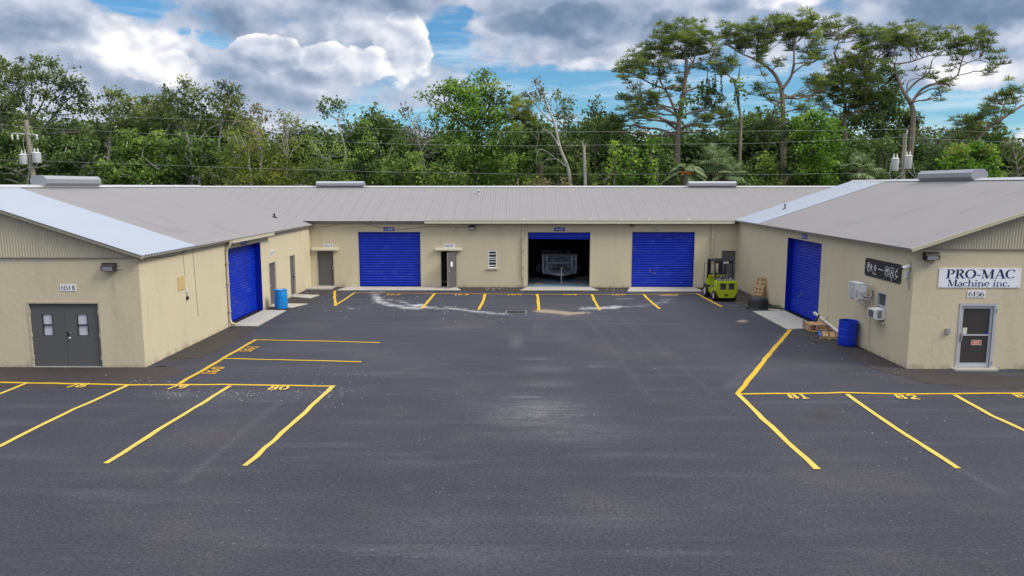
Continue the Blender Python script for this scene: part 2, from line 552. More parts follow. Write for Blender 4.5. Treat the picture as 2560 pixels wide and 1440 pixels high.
MT['cable'] = mat('cable_sheath', (0.20, 0.19, 0.16), 0.7)
MT['wire'] = mat('aluminium_wire', (0.34, 0.35, 0.34), 0.6)
MT['lime'] = mat('lime_truck_paint', (0.37, 0.46, 0.010), 0.42, 0.14, 2.5, col2=(0.10, 0.13, 0.03), c2lo=.58, c2hi=.72, c2scale=5, c2amt=.55)
MT['rubber'] = mat('tyre_rubber', (0.022, 0.022, 0.022), 0.85, 0.2, 8)
MT['rim'] = mat('dusty_white_rim', (0.60, 0.58, 0.55), 0.6, 0.15, 8)
MT['gunmetal'] = mat('grey_machine_steel', (0.13, 0.13, 0.14), 0.5, 0.25, 5)
MT['bluebarrel'] = mat('light_blue_barrel', (0.012, 0.22, 0.60), 0.4, 0.08, 2.5)
MT['darkbarrel'] = mat('royal_blue_barrel', (0.006, 0.035, 0.50), 0.38, 0.1, 2.5)
MT['barrel_in_shade'] = mat('barrel_inside_shade', (0.01, 0.04, 0.2), 0.6)
MT['wood'] = mat('pallet_wood', (0.46, 0.29, 0.15), 0.8, 0.3, 5, stretch=(1, 1, 3), col2=(0.26, 0.13, 0.06), c2amt=.6)
MT['wood_old'] = mat('weathered_board', (0.30, 0.24, 0.20), 0.85, 0.25, 5)
MT['wood_blue'] = mat('blue_painted_board', (0.03, 0.12, 0.55), 0.6, 0.15, 5)
MT['ply'] = mat('plywood_patch', (0.56, 0.40, 0.19), 0.8, 0.12, 5)
MT['tub'] = mat('black_rubber_tub', (0.022, 0.023, 0.026), 0.55, 0.2, 4)
MT['trailer'] = mat('scuffed_trailer_steel', (0.50, 0.56, 0.66), 0.45, 0.3, 3, col2=(0.14, 0.15, 0.18), c2lo=.5, c2hi=.66, c2amt=.7)
MT['pole'] = mat('weathered_pole_wood', (0.27, 0.25, 0.195), 0.9, 0.2, 3, stretch=(4, 4, .4))
MT['transformer'] = mat('transformer_paint', (0.52, 0.53, 0.54), 0.5, 0.06, 3)
MT['porcelain'] = mat('porcelain', (0.62, 0.62, 0.60), 0.3)
MT['red'] = mat('red_card', (0.52, 0.10, 0.07), 0.6, .1, 8)
MT['paper'] = mat('paper_notice', (0.70, 0.66, 0.55), 0.8, .05, 8)
MT['iron'] = mat('cast_iron', (0.035, 0.034, 0.033), 0.6, 0.2, 8)
MT['pit_shade'] = mat('drain_pit_shade', (0.004, 0.004, 0.004), 0.9)
MT['netting'] = mat('green_netting', (0.03, 0.09, 0.055), 0.8, .3, 8)
MT['pvc'] = mat('white_pvc', (0.62, 0.61, 0.56), 0.4, .1, 3)


def glass_mat(name, col, rough=0.06):
    m = mat(name, col, rough, spec=0.6)
    return m


MT['glass'] = glass_mat('dark_window_glass', (0.05, 0.07, 0.08))
MT['screen'] = mat('door_mesh_glass', (0.055, 0.05, 0.048), 0.22, .12, 90, spec=.5)
MT['blind'] = mat('slatted_blind', (0.58, 0.58, 0.66), 0.6, .05, 30)

# ================================================================== GROUND
def struct(o):
    o['kind'] = 'structure'
    return o


gm = MB()
gm.quad((-900, -500, -0.06), (900, -500, -0.06), (900, 1500, -0.06), (-900, 1500, -0.06))
struct(gm.build('ground', mat('sandy_grass_ground', (0.09, 0.10, 0.045), 0.95, 0.4, 0.4, col2=(0.20, 0.17, 0.11), c2amt=.5, c2scale=.2)))


def asphalt_material():
    m = bpy.data.materials.new('asphalt')
    m.use_nodes = True
    nt = m.node_tree
    b = nt.nodes['Principled BSDF']
    b.inputs['Specular IOR Level'].default_value = 0.35
    geo = nd(nt, 'ShaderNodeNewGeometry').outputs['Position']
    att = lambda n: nd(nt, 'ShaderNodeAttribute', attribute_name=n).outputs['Fac']
    base = mixc(nt, noise(nt, geo, 0.33, 6, 0.62), (0.023, 0.0245, 0.035), (0.038, 0.0405, 0.057))
    # long roller/wear streaks across the lot
    sv = nd(nt, 'ShaderNodeVectorMath', {0: geo, 1: (0.12, 1.0, 1)}, operation='MULTIPLY').outputs[0]
    base = mixc(nt, mth(nt, 'MULTIPLY', sstep(nt, noise(nt, sv, 1.4, 7, 0.66), 0.5, 0.75), 0.55), base, (0.074, 0.075, 0.085))
    base = mixc(nt, mth(nt, 'MULTIPLY', sstep(nt, noise(nt, geo, 0.9, 7, 0.7), 0.52, 0.72), 0.6), base, (0.024, 0.025, 0.031))
    # brownish worn areas
    base = mixc(nt, mth(nt, 'MULTIPLY', sstep(nt, noise(nt, geo, 0.22, 5, 0.6), 0.5, 0.7), 0.5), base, (0.063, 0.055, 0.056))
    # aggregate
    ag = noise(nt, geo, 15, 5, 0.85)
    base = mixc(nt, sstep(nt, ag, 0.30, 0.72), mixc(nt, 1.0, base, (0.46, 0.46, 0.46), 'MULTIPLY'), mixc(nt, 1.0, base, (1.6, 1.6, 1.6), 'MULTIPLY'))
    vor = nd(nt, 'ShaderNodeTexVoronoi', {'Vector': geo, 'Scale': 5.5})
    chip = mth(nt, 'MULTIPLY', mth(nt, 'LESS_THAN', vor.outputs['Distance'], 0.085), sstep(nt, noise(nt, geo, 0.5, 4, 0.6), 0.45, 0.62))
    base = mixc(nt, mth(nt, 'MULTIPLY', chip, 0.30), base, (0.45, 0.45, 0.45))
    # attributes: spilled light dust, tan silt, oil stains
    br = noise(nt, geo, 3.2, 8, 0.72)
    brs = noise(nt, sv, 5.0, 6, 0.7)
    du = att('dust')
    duf = sstep(nt, mth(nt, 'ADD', du, mth(nt, 'MULTIPLY', mth(nt, 'SUBTRACT', mth(nt, 'MULTIPLY_ADD', brs, 0.55, mth(nt, 'MULTIPLY', br, 0.45)), 0.56), mth(nt, 'MULTIPLY', mth(nt, 'MINIMUM', mth(nt, 'MULTIPLY', du, 4.0), 1.0), 5.2))), 0.1, 1.15)
    base = mixc(nt, mth(nt, 'MULTIPLY', duf, 0.85), base, (0.47, 0.47, 0.48))
    fi = att('film')
    fif = mth(nt, 'MULTIPLY', fi, sstep(nt, mth(nt, 'MULTIPLY_ADD', ag, 0.45, mth(nt, 'MULTIPLY_ADD', brs, 0.45, mth(nt, 'MULTIPLY', br, 0.35))), 0.46, 0.88))
    base = mixc(nt, mth(nt, 'MINIMUM', mth(nt, 'MULTIPLY', fif, 0.72), 1.0), base, (0.26, 0.25, 0.255))
    ta = att('silt')
    taf = sstep(nt, mth(nt, 'ADD', ta, mth(nt, 'MULTIPLY', mth(nt, 'SUBTRACT', brs, 0.5), mth(nt, 'MULTIPLY', mth(nt, 'MINIMUM', mth(nt, 'MULTIPLY', ta, 6.0), 1.0), 1.6))), 0.15, 0.9)
    base = mixc(nt, mth(nt, 'MULTIPLY', taf, 0.8), base, (0.30, 0.235, 0.165))
    oi = att('oil')
    oif = sstep(nt, mth(nt, 'ADD', oi, mth(nt, 'MULTIPLY', mth(nt, 'SUBTRACT', br, 0.5), mth(nt, 'MULTIPLY', mth(nt, 'MINIMUM', mth(nt, 'MULTIPLY', oi, 6.0), 1.0), 1.8))), 0.15, 0.95)
    base = mixc(nt, mth(nt, 'MULTIPLY', oif, 0.75), base, (0.026, 0.024, 0.023))
    nt.links.new(base, b.inputs['Base Color'])
    nt.links.new(mth(nt, 'MULTIPLY_ADD', noise(nt, geo, 0.8, 4, 0.6), 0.25, 0.62), b.inputs['Roughness'])
    bn = nd(nt, 'ShaderNodeBump', {'Strength': 0.45, 'Distance': 0.012, 'Height': noise(nt, geo, 38, 5, 0.7)})
    nt.links.new(bn.outputs[0], b.inputs['Normal'])
    return m


MT['asphalt'] = asphalt_material()
xs = np.concatenate([[-60, -40, -30], np.arange(-20, 20.01, 0.125), [30, 40, 60]])
ys = np.concatenate([[-40, -20, -5, 3], np.arange(6, 42.31, 0.125), [42.45]])
GX, GY = np.meshgrid(xs, ys)
gx, gy = GX.ravel(), GY.ravel()
_v = np.stack([gx, gy, np.full_like(gx, -CAM_H)], 1)
_fwn, _rtn, _upn = (np.array(a) for a in (_fw, _rt, _up))
_w = np.maximum(_v @ _fwn, 0.1)
qx, qy = CX + F_PX * (_v @ _rtn) / _w, CY - F_PX * (_v @ _upn) / _w


def trail(pts, wx, wy, amp):
    """soft band along a measured polyline"""
    out = np.zeros_like(gx)
    for (x0, y0), (x1, y1) in zip(pts[:-1], pts[1:]):
        n = max(2, int(abs(x1 - x0) / 5 + abs(y1 - y0) / 3))
        for t in np.linspace(0, 1, n):
            cx_, cy_ = x0 + (x1 - x0) * t, y0 + (y1 - y0) * t
            sel = (np.abs(qx - cx_) < 3 * wx) & (np.abs(qy - cy_) < 3 * wy)
            out[sel] = np.maximum(out[sel], amp * np.exp(-((qx[sel] - cx_) / wx) ** 2 - ((qy[sel] - cy_) / wy) ** 2))
    return out


def spot(cx_, cy_, rx, ry, amp):
    return amp * np.exp(-((qx - cx_) / rx) ** 2 - ((qy - cy_) / ry) ** 2)


def line(p, q, w, amp):
    p, q = Vector(gp(*p)), Vector(gp(*q))
    d = (q - p)
    L = d.length
    d.normalize()
    s = (gx - p.x) * d.x + (gy - p.y) * d.y
    n = -(gx - p.x) * d.y + (gy - p.y) * d.x
    return amp * np.exp(-(n / w) ** 2) * ((s > 0) & (s < L))


dust = np.maximum.reduce([
    trail([(935, 733), (942, 742), (948, 752), (962, 759), (985, 764), (1012, 768), (1045, 771)], 17, 5.0, 1.0),
    trail([(975, 750), (1000, 753), (1022, 760), (1040, 768), (1052, 770)], 12, 3.2, .8),
    trail([(960, 728), (940, 733)], 30, 4, .6),
    trail([(1030, 768), (1052, 762), (1062, 768)], 12, 4.5, 1.15),
    trail([(1058, 768), (1100, 771), (1122, 769), (1160, 775), (1200, 780), (1262, 785)], 22, 3.6, .9),
    trail([(1458, 770), (1500, 771), (1545, 767)], 16, 5.5, .95),
    trail([(1540, 768), (1600, 764), (1660, 755), (1670, 748)], 26, 4.5, .6),
    trail([(1545, 747), (1580, 747)], 10, 1.6, .7), trail([(1660, 757), (1690, 758)], 12, 2.2, .5),
    spot(880, 771, 16, 3, .75), spot(1650, 745, 30, 6, .35), spot(1190, 800, 60, 7, .3)])
film = np.maximum.reduce([
    spot(1290, 856, 16, 16, .55), spot(1345, 815, 16, 28, .22), spot(1420, 840, 40, 18, .22), spot(1345, 1030, 120, 34, .95),
    spot(1410, 1080, 120, 26, .5), spot(1330, 1090, 150, 14, .3), spot(1500, 1090, 120, 10, .34), spot(1310, 992, 60, 5, .8), spot(1375, 960, 60, 8, .5), spot(1360, 922, 60, 8, .5), spot(1340, 898, 40, 4, .4), spot(1490, 915, 26, 4, .5), spot(1390, 790, 90, 12, .3), spot(1180, 1000, 60, 40, .12), spot(1160, 1400, 260, 50, .2), spot(1500, 1300, 240, 60, .16), spot(600, 1300, 240, 50, .10), spot(1900, 1250, 240, 60, .10), spot(1290, 990, 60, 14, .25), spot(1500, 915, 60, 12, .2), spot(1100, 1320, 170, 60, .24), spot(1020, 1218, 12, 5, .5),
    spot(450, 985, 60, 9, .55), spot(560, 985, 80, 10, .34), spot(700, 985, 120, 10, .26), spot(1130, 820, 50, 10, .2),
    spot(960, 900, 180, 40, .12), spot(1900, 920, 120, 24, .18),
    line((1815, 972), (1962, 832), .11, .34), line((1836, 972), (1958, 852), .10, .30), line((1862, 1008), (2250, 1003), .10, .26),
    line((450, 1212), (700, 1003), .10, .28), line((330, 985), (690, 1001), .08, .3), line((600, 920), (870, 922), .06, .34),
    line((640, 873), (925, 877), .06, .32), line((720, 842), (960, 842), .06, .24), line((2398, 1172), (2520, 1240), .1, .3),
    line((1500, 795), (1680, 960), .05, .18), line((1470, 800), (1640, 1010), .12, .16), line((1545, 790), (1790, 990), .12, .14), line((900, 820), (1130, 800), .1, .16), line((620, 1005), (840, 985), .06, .22), line((1560, 790), (1700, 900), .05, .15)])
silt = np.maximum.reduce([trail([(1355, 777), (1390, 780), (1420, 783)], 22, 5, .9), trail([(1420, 784), (1458, 782)], 20, 3.4, 1.0),
                          spot(1855, 803, 14, 3.5, 1.2), spot(1800, 805, 14, 3, .3), trail([(1660, 737), (1685, 738)], 14, 3, .8)])
oil = np.maximum.reduce([spot(2055, 1040, 55, 24, .75), spot(2030, 965, 30, 9, .35), spot(2390, 1018, 45, 9, .55), spot(1980, 1045, 40, 12, .25),
                         spot(2440, 1120, 40, 14, .3), spot(1330, 745, 26, 5, .5), spot(1440, 742, 20, 4, .45), spot(1000, 790, 60, 8, .3), spot(1650, 800, 60, 8, .3), spot(970, 742, 24, 3, .3), line((1462, 742), (1466, 800), .03, 1.0), line((1466, 800), (1440, 900), .02, .6), line((60, 1040), (240, 1010), .03, .9), line((90, 1036), (330, 1000), .02, .6), line((2290, 1010), (2480, 1026), .025, .9), line((1480, 1120), (1760, 1060), .02, .5), line((300, 1330), (900, 1240), .02, .45), spot(1275, 893, 40, 8, .2), spot(110, 1020, 60, 14, .28), spot(700, 1090, 130, 40, .1)])
nx_, ny_ = len(xs), len(ys)
idx = np.arange(nx_ * ny_).reshape(ny_, nx_)
quads = np.stack([idx[:-1, :-1], idx[:-1, 1:], idx[1:, 1:], idx[1:, :-1]], -1).reshape(-1, 4)


def np_mesh(name, verts, polys, k):
    me = bpy.data.meshes.new(name)
    me.vertices.add(len(verts))
    me.vertices.foreach_set('co', np.ascontiguousarray(verts, dtype=np.float32).ravel())
    me.loops.add(polys.size)
    me.loops.foreach_set('vertex_index', np.ascontiguousarray(polys, dtype=np.int32).ravel())
    me.polygons.add(len(polys))
    me.polygons.foreach_set('loop_start', np.arange(0, polys.size, k, dtype=np.int32))
    me.update(calc_edges=True)
    return me


lot_me = np_mesh('asphalt_ground', np.stack([gx, gy, np.zeros_like(gx)], 1), quads, 4)
for nme, arr in (('dust', dust), ('film', film), ('silt', silt), ('oil', oil)):
    a = lot_me.attributes.new(nme, 'FLOAT', 'POINT')
    a.data.foreach_set('value', arr.astype(np.float32))
lot_me.materials.append(MT['asphalt'])
lot = bpy.data.objects.new('asphalt_ground', lot_me)
COL.objects.link(lot)
struct(lot)

# newer, browner asphalt patched in along the buildings
MT['patch'] = mat('patched_asphalt', (0.043, 0.037, 0.036), 0.8, 0.35, 1.3, bump=.5, bscale=35, col2=(0.085, 0.078, 0.075), c2lo=.55, c2hi=.75, c2scale=2.2, c2amt=.5, spec=.3)
pn = 0


def patch(pts, rough=0.04, z=0.004):
    global pn
    out = []
    n = len(pts)
    for i in range(n):
        a, b = Vector((*pts[i], 0)), Vector((*pts[(i + 1) % n], 0))
        m = max(1, int((b - a).length / 0.22))
        for k in range(m):
            p = a.lerp(b, k / m)
            out.append((p.x + rnd.gauss(0, rough), p.y + rnd.gauss(0, rough), 0))
    bm = bmesh.new()
    vs = [bm.verts.new((x, y, z + pn * 0.0006)) for x, y, _ in out]
    f = bm.faces.new(vs)
    if f.normal.z < 0:
        f.normal_flip()
    bmesh.ops.triangulate(bm, faces=[f])
    me = bpy.data.meshes.new('pavement_patch')
    bm.to_mesh(me)
    bm.free()
    me.materials.append(MT['patch'])
    o = bpy.data.objects.new('pavement_patch', me)
    COL.objects.link(o)
    struct(o)
    pn += 1


patch([(-24, 20.75), (-11.6, 20.65), (-10.9, 21.3), (-10.6, 22.4), (-11.2, 23.3), (-24, 23.3)])
patch([(-12.2, 24.4), (-11.55, 24.3), (-10.85, 24.6), (-10.75, 27.2), (-10.85, 30.2), (-12.2, 30.2)])
patch([(-12.2, 34.2), (-10.8, 34.3), (-10.8, 40.9), (-12.2, 41.0)], .05)
patch([(11.0, 27.6), (11.4, 25.2), (11.2, 23.5), (12.0, 21.6), (13.2, 20.9), (15.6, 21.0), (16.1, 21.6), (13.9, 22.8), (13.4, 23.3), (12.4, 23.3), (12.4, 29.8), (11.6, 29.8)], .06)
patch([(15.5, 23.3), (16.6, 22.4), (22, 22.2), (22, 23.3)], .06)
patch([(10.9, 34.6), (12.4, 34.5), (12.4, 42.35), (10.2, 42.35), (10.4, 40.6), (10.7, 37.2)], .06)
patch([(-10.6, 40.9), (12.3, 40.55), (12.3, 42.35), (-10.6, 42.35)], .04)

# concrete aprons and door slabs
an = 0


def apron(name, pts, h=0.035):
    global an
    an += 1
    pts = [(p[0], p[1]) for p in pts]
    m = MB()
    h += an * 0.0007
    m.prism([(x, y, -0.02) for x, y in pts], [(x, y, h) for x, y in pts])
    struct(m.build(name, MT['concrete']))


apron('concrete_slab', [(-12.1, 30.25), (-12.1, 34.2), (-11.0, 34.1), (-10.95, 30.15)])
apron('concrete_slab', [(12.35, 34.3), (12.35, 30.45), (11.85, 29.95), (10.85, 29.75), (10.8, 34.1)])
apron('concrete_slab', [(-10.0, 42.3), (-5.5, 42.3), (-3.75, 42.3), (-3.35, 40.95), (-10.3, 40.85)], .04)
apron('concrete_slab', [(0.41, 42.3), (3.98, 42.3), (4.35, 40.95), (-0.05, 40.92)], .04)
apron('concrete_slab', [(6.3, 42.3), (9.95, 42.3), (10.1, 40.62), (5.88, 40.55)], .04)
apron('door_slab', [(-12.1, 42.3), (-10.7, 42.3), (-10.7, 41.2), (-12.1, 41.15)], .07)
apron('door_slab', [(-12.1, 35.15), (-12.1, 36.15), (-10.55, 36.05), (-11.0, 34.85)], .03)
apron('door_slab', [(-12.1, 38.4), (-12.1, 39.3), (-10.75, 39.0), (-10.95, 37.85)], .03)
apron('door_slab', [(13.7, 23.25), (15.15, 23.25), (15.1, 22.98), (13.75, 22.98)], .05)
apron('door_slab', [(11.4, 42.3), (12.35, 42.3), (12.35, 41.4), (11.5, 41.4)], .08)

# ------------------------------------------------------------------ painted parking lines
ln_n = 0


def pline(pts, w=0.115, m='yellow', name='ground_line', wob=0.012):
    """a hand painted line: a thin sheet following measured ground points"""
    global ln_n
    P = [Vector((p[0], p[1], 0)) for p in pts]
    dense = []
    for a, b in zip(P[:-1], P[1:]):
        k = max(2, int((b - a).length / 0.5))
        for i in range(k):
            dense.append(a.lerp(b, i / k))
    dense.append(P[-1])
    z = 0.0085 + ln_n * 0.0005
    ln_n += 1
    L, Rr = [], []
    for i, p in enumerate(dense):
        t = (dense[min(i + 1, len(dense) - 1)] - dense[max(0, i - 1)]).normalized()
        n = Vector((-t.y, t.x, 0))
        o = rnd.gauss(0, wob)
        ww = w / 2 * (1 + rnd.gauss(0, .08))
        L.append(p + n * (o + ww))
        Rr.append(p + n * (o - ww))
    mb = MB()
    vs = [(p.x, p.y, z) for p in L] + [(p.x, p.y, z) for p in Rr]
    n = len(L)
    mb.add(vs, [(i, n + i, n + i + 1, i + 1) for i in range(n - 1)])
    struct(mb.build(name, MT[m]))


G2 = lambda *ps: [gp(*p)[:2] for p in ps]
# near left row
pline([(-22, 21.35)] + G2((0, 956), (300, 962), (560, 962), (838, 966)), .125)
pline(G2((70, 957), (0, 985)) + [(-16.0, 17.6), (-17.4, 14.9)], .12, 'yellow_pale')
pline(G2((318, 964), (150, 1040), (0, 1115)) + [(-11.9, 15.0)], .12, 'yellow_pale')
pline(G2((575, 965), (430, 1055), (264, 1159)), .12, 'yellow_pale')
pline(G2((832, 966), (745, 1048), (612, 1165)), .12, 'yellow_pale')
# left stalls along the side wall
pline(G2((448, 960), (560, 895), (640, 850)), .13)
pline(G2((634, 850), (800, 853), (950, 857)), .1)
pline(G2((560, 897), (740, 901), (904, 905)), .1)
# near right row
pline(G2((1845, 986), (2110, 983), (2300, 986), (2560, 983)) + [(22, 20.5)], .12)
pline(G2((1842, 987), (1915, 897), (1976, 824)), .15)
pline(G2((1846, 987), (1945, 1085), (2046, 1174)), .125, 'yellow_pale')
pline(G2((2115, 986), (2240, 1072), (2396, 1172)), .125, 'yellow_pale')
pline(G2((2386, 988), (2480, 1040), (2560, 1076)) + [(12.1, 14.8)], .125, 'yellow_pale')
# back row
pline(G2((886, 732.5), (1080, 734), (1345, 736.5), (1480, 736.5), (1610, 736.5), (1742, 735)), .085, 'orange')
for a, b, c in [((837, 727), (837, 745), (838, 765)), ((888, 732), (863, 748), (838, 764)), ((1088, 734), (1071, 753), (1054, 772)), ((1213, 735), (1207, 756), (1197, 775)),
                ((1343, 736), (1346, 755), (1346.5, 777)), ((1479, 737), (1489, 757), (1499, 776)), ((1609, 737), (1630, 757), (1650, 773)), ((1743, 735), (1774, 752), (1804, 768))]:
    pline(G2(a, b, c), .135 if a[0] != 888 else .11, 'yellow')


# ------------------------------------------------------------------ drawn lettering
def arc(cx, cy, rx, ry, a0, a1, T, t, n=16):
    pts, ws = [], []
    for i in range(n + 1):
        a = R(a0 + (a1 - a0) * i / n)
        pts.append((cx + rx * math.cos(a), cy + ry * math.sin(a)))
        ws.append(t + (T - t) * abs(math.cos(a)))
    return (pts, ws)


def seg(x0, y0, x1, y1, w):
    return ([(x0, y0), (x1, y1)], [w, w])


T_, t_ = .17, .055
ser = lambda x, y, h: seg(x - h, y, x + h, y, .055)
S0, S1 = .027, .973
SERIF = {
    'P': (.74, [seg(.2, 0, .2, 1, .18), ser(.2, S0, .2), seg(.02, S1, .36, S1, .055), arc(.34, .735, .3, .24, 90, -90, T_, t_), seg(.2, .49, .36, .49, .055)]),
    'R': (.84, [seg(.2, 0, .2, 1, .18), ser(.2, S0, .19), seg(.02, S1, .36, S1, .055), arc(.34, .745, .28, .23, 90, -90, T_, t_), seg(.2, .51, .36, .51, .055), seg(.4, .5, .72, 0, .17), ser(.74, S0, .13)]),
    'O': (.9, [arc(.44, .5, .36, .47, 0, 360, .19, .05, 30)]),
    '-': (.42, [seg(.06, .36, .36, .36, .11)]),
    'M': (1.1, [seg(.14, 0, .14, 1, .055), seg(.16, 1, .52, .02, .17), seg(.52, .02, .88, 1, .055), seg(.9, 0, .9, 1, .18), ser(.14, S0, .13), ser(.9, S0, .18), ser(.1, S1, .1), ser(.94, S1, .13)]),
    'A': (.88, [seg(.42, 1, .12, 0, .06), seg(.43, 1, .76, 0, .18), seg(.22, .33, .64, .33, .05), ser(.12, S0, .12), ser(.76, S0, .16)]),
    'C': (.86, [arc(.44, .5, .36, .47, 48, 312, .19, .05, 24), seg(.74, .66, .74, .95, .05), seg(.72, .2, .74, .1, .05)]),
    'a': (.57, [arc(.24, .18, .19, .16, 20, 340, .12, .045), seg(.43, 0, .43, .44, .13), arc(.26, .44, .17, .155, 0, 165, .1, .05), ser(.48, .02, .07)]),
    'c': (.53, [arc(.28, .31, .22, .29, 45, 315, .14, .045), seg(.44, .47, .46, .52, .09)]),
    'h': (.72, [seg(.15, 0, .15, 1, .13), arc(.35, .38, .2, .21, 180, 0, .09, .06), seg(.55, 0, .55, .4, .13), ser(.15, S0, .13), ser(.55, S0, .13), ser(.1, S1, .07)]),
    'i': (.34, [seg(.16, 0, .16, .6, .13), ser(.16, S0, .14), ser(.11, .58, .07), seg(.16, .78, .16, .93, .15)]),
    'n': (.72, [seg(.15, 0, .15, .6, .13), arc(.35, .38, .2, .21, 180, 0, .09, .06), seg(.55, 0, .55, .4, .13), ser(.15, S0, .13), ser(.55, S0, .13), ser(.1, .58, .07)]),
    'e': (.57, [arc(.28, .31, .22, .29, 0, 315, .14, .045, 20), seg(.08, .33, .5, .33, .05)]),
    '.': (.28, [seg(.12, 0, .12, .15, .15)]),
    '1': (.5, [seg(.25, 0, .25, 1, .17), seg(.25, .97, .06, .82, .06), ser(.25, S0, .2)]),
    '6': (.66, [arc(.33, .31, .25, .28, 0, 360, .15, .05, 24), arc(.52, .4, .45, .56, 95, 185, .16, .07)]),
    '5': (.64, [seg(.12, .93, .56, .93, .11), seg(.13, .95, .11, .55, .05), arc(.29, .31, .25, .28, 130, -150, .15, .05, 20)]),
    '4': (.7, [seg(.48, 1, .04, .3, .06), seg(.02, .29, .66, .29, .07), seg(.48, 0, .48, 1, .15), ser(.48, S0, .14)]),
    '2': (.64, [arc(.31, .71, .23, .25, 165, -45, .15, .05, 18), seg(.48, .54, .08, .08, .08), seg(.05, .06, .58, .06, .12), seg(.58, .04, .58, .24, .05)]),
    'B': (.76, [seg(.2, 0, .2, 1, .18), seg(.02, S1, .36, S1, .055), seg(.02, S0, .38, S0, .055), seg(.2, .52, .38, .52, .05), arc(.34, .745, .24, .225, 90, -90, .14, t_), arc(.36, .27, .28, .24, 90, -90, .16, t_)]),
    'D': (.86, [seg(.2, 0, .2, 1, .18), seg(.02, S1, .36, S1, .055), seg(.02, S0, .36, S0, .055), arc(.34, .5, .38, .47, 90, -90, .18, t_, 20)]),
    ' ': (.36, []),
}
W_ = .19
STENCIL = {
    '0': (.8, [arc(.38, .5, .27, .40, 100, 260, W_, W_), arc(.38, .5, .27, .40, -80, 80, W_, W_)]),
    '1': (.62, [seg(.3, 0, .3, 1, W_), seg(.08, .07, .52, .07, .14), seg(.12, .88, .26, .93, .14)]),
    '2': (.8, [arc(.38, .70, .25, .21, 170, -50, W_, W_), seg(.5, .5, .14, .14, W_), seg(.1, .08, .68, .08, .16)]),
    '3': (.8, [arc(.36, .72, .25, .19, 150, -80, W_, W_), arc(.36, .29, .27, .20, 80, -150, W_, W_)]),
    '4': (.8, [seg(.46, 1, .08, .36, .16), seg(.06, .3, .38, .3, .15), seg(.54, 0, .54, .9, W_), seg(.36, .07, .72, .07, .13)]),
    '5': (.8, [seg(.16, .92, .64, .92, .16), seg(.18, .86, .18, .56, .16), arc(.36, .32, .27, .23, 120, -150, W_, W_)]),
    '6': (.8, [arc(.38, .3, .26, .2, 100, 260, W_, W_), arc(.38, .3, .26, .2, -80, 80, W_, W_), arc(.5, .42, .4, .47, 100, 165, W_, W_)]),
    '7': (.78, [seg(.08, .9, .66, .9, .18), seg(.6, .78, .3, 0, .19)]),
    '8': (.82, [arc(.38, .73, .23, .17, 100, 260, W_, W_), arc(.38, .73, .23, .17, -80, 80, W_, W_), arc(.38, .29, .27, .2, 100, 260, W_, W_), arc(.38, .29, .27, .2, -80, 80, W_, W_)]),
    '9': (.8, [arc(.38, .69, .26, .2, 100, 260, W_, W_), arc(.38, .69, .26, .2, -80, 80, W_, W_), arc(.26, .58, .4, .47, -80, -15, W_, W_)]),
}


def drawn(text, font, fn, gap=0.0, thick=0.003, mb=None, step=0.00035):
    """fn(x, y, d): letter space (cap height 1, x from 0) -> point; every stroke is its own thin slab"""
    mb = mb or MB()
    x = 0.0
    k = 0
    for ch in text:
        adv, strokes = font[ch]
        for pts, ws in strokes:
            L, Q = [], []
            for i, p in enumerate(pts):
                a, b = pts[max(0, i - 1)], pts[min(len(pts) - 1, i + 1)]
                tx, ty = b[0] - a[0], b[1] - a[1]
                l = math.hypot(tx, ty) or 1
                nx, ny = -ty / l, tx / l
                L.append((p[0] + nx * ws[i] / 2, p[1] + ny * ws[i] / 2))
                Q.append((p[0] - nx * ws[i] / 2, p[1] - ny * ws[i] / 2))
            d = thick + (k % 9) * step
            k += 1
            n = len(L)
            top = [fn(x + a, b, d) for a, b in L] + [fn(x + a, b, d) for a, b in Q]
            mb.add(top, [(i, n + i, n + i + 1, i + 1) for i in range(n - 1)])
        x += adv + gap
    return mb


def width(text, font, gap=0.0):
    return sum(font[c][0] for c in text) + gap * (len(text) - 1)


def ground_number(text, c, h, w, rot=0.0, m='orange'):
    tw = width(text, STENCIL)
    ca, sa = math.cos(rot), math.sin(rot)

    def fn(x, y, d):
        a, b = (x / tw - .5) * w, (y - .5) * h
        return (c[0] + a * ca - b * sa, c[1] + a * sa + b * ca, 0.012 + d)
    o = drawn(text, STENCIL, fn).build('ground_number', MT[m])
    struct(o)


ground_number('78', gp(196, 964), .50, .60, 0, 'yellow_pale')
ground_number('79', gp(444, 968), .46, .58, 0, 'yellow_pale')
ground_number('80', gp(698, 970.5), .46, .60, 0, 'yellow_pale')
ground_number('81', gp(1994, 992), .44, .56, R(-3), 'yellow_pale')
ground_number('82', gp(2267, 993), .46, .64, R(-6), 'yellow_pale')
ground_number('83', (14.05, 20.16), .46, .62, R(-6), 'yellow_pale')
ground_number('161', (-9.72, 25.85), .42, .92, R(88), 'orange')
ground_number('160', (-9.72, 22.75), .44, .95, R(88), 'orange')
for s_, px in (('162', 984), ('163', 1153), ('164', 1286), ('165', 1425), ('166', 1546), ('167', 1678)):
    c_ = gp(px, 737.2)
    ground_number(s_, c_, .46, .82, 0, 'orange')

# ================================================================== BUILDINGS
WB = Plane((0, 42.3, 0), (1, 0, 0), (0, -1, 0))
WL = Plane((-12.1, 0, 0), (0, 1, 0), (1, 0, 0))
WFL = Plane((0, 23.15, 0), (1, 0, 0), (0, -1, 0))
WR = Plane((12.35, 0, 0), (0, 1, 0), (-1, 0, 0))
WFR = Plane((0, 23.25, 0), (1, 0, 0), (0, -1, 0))


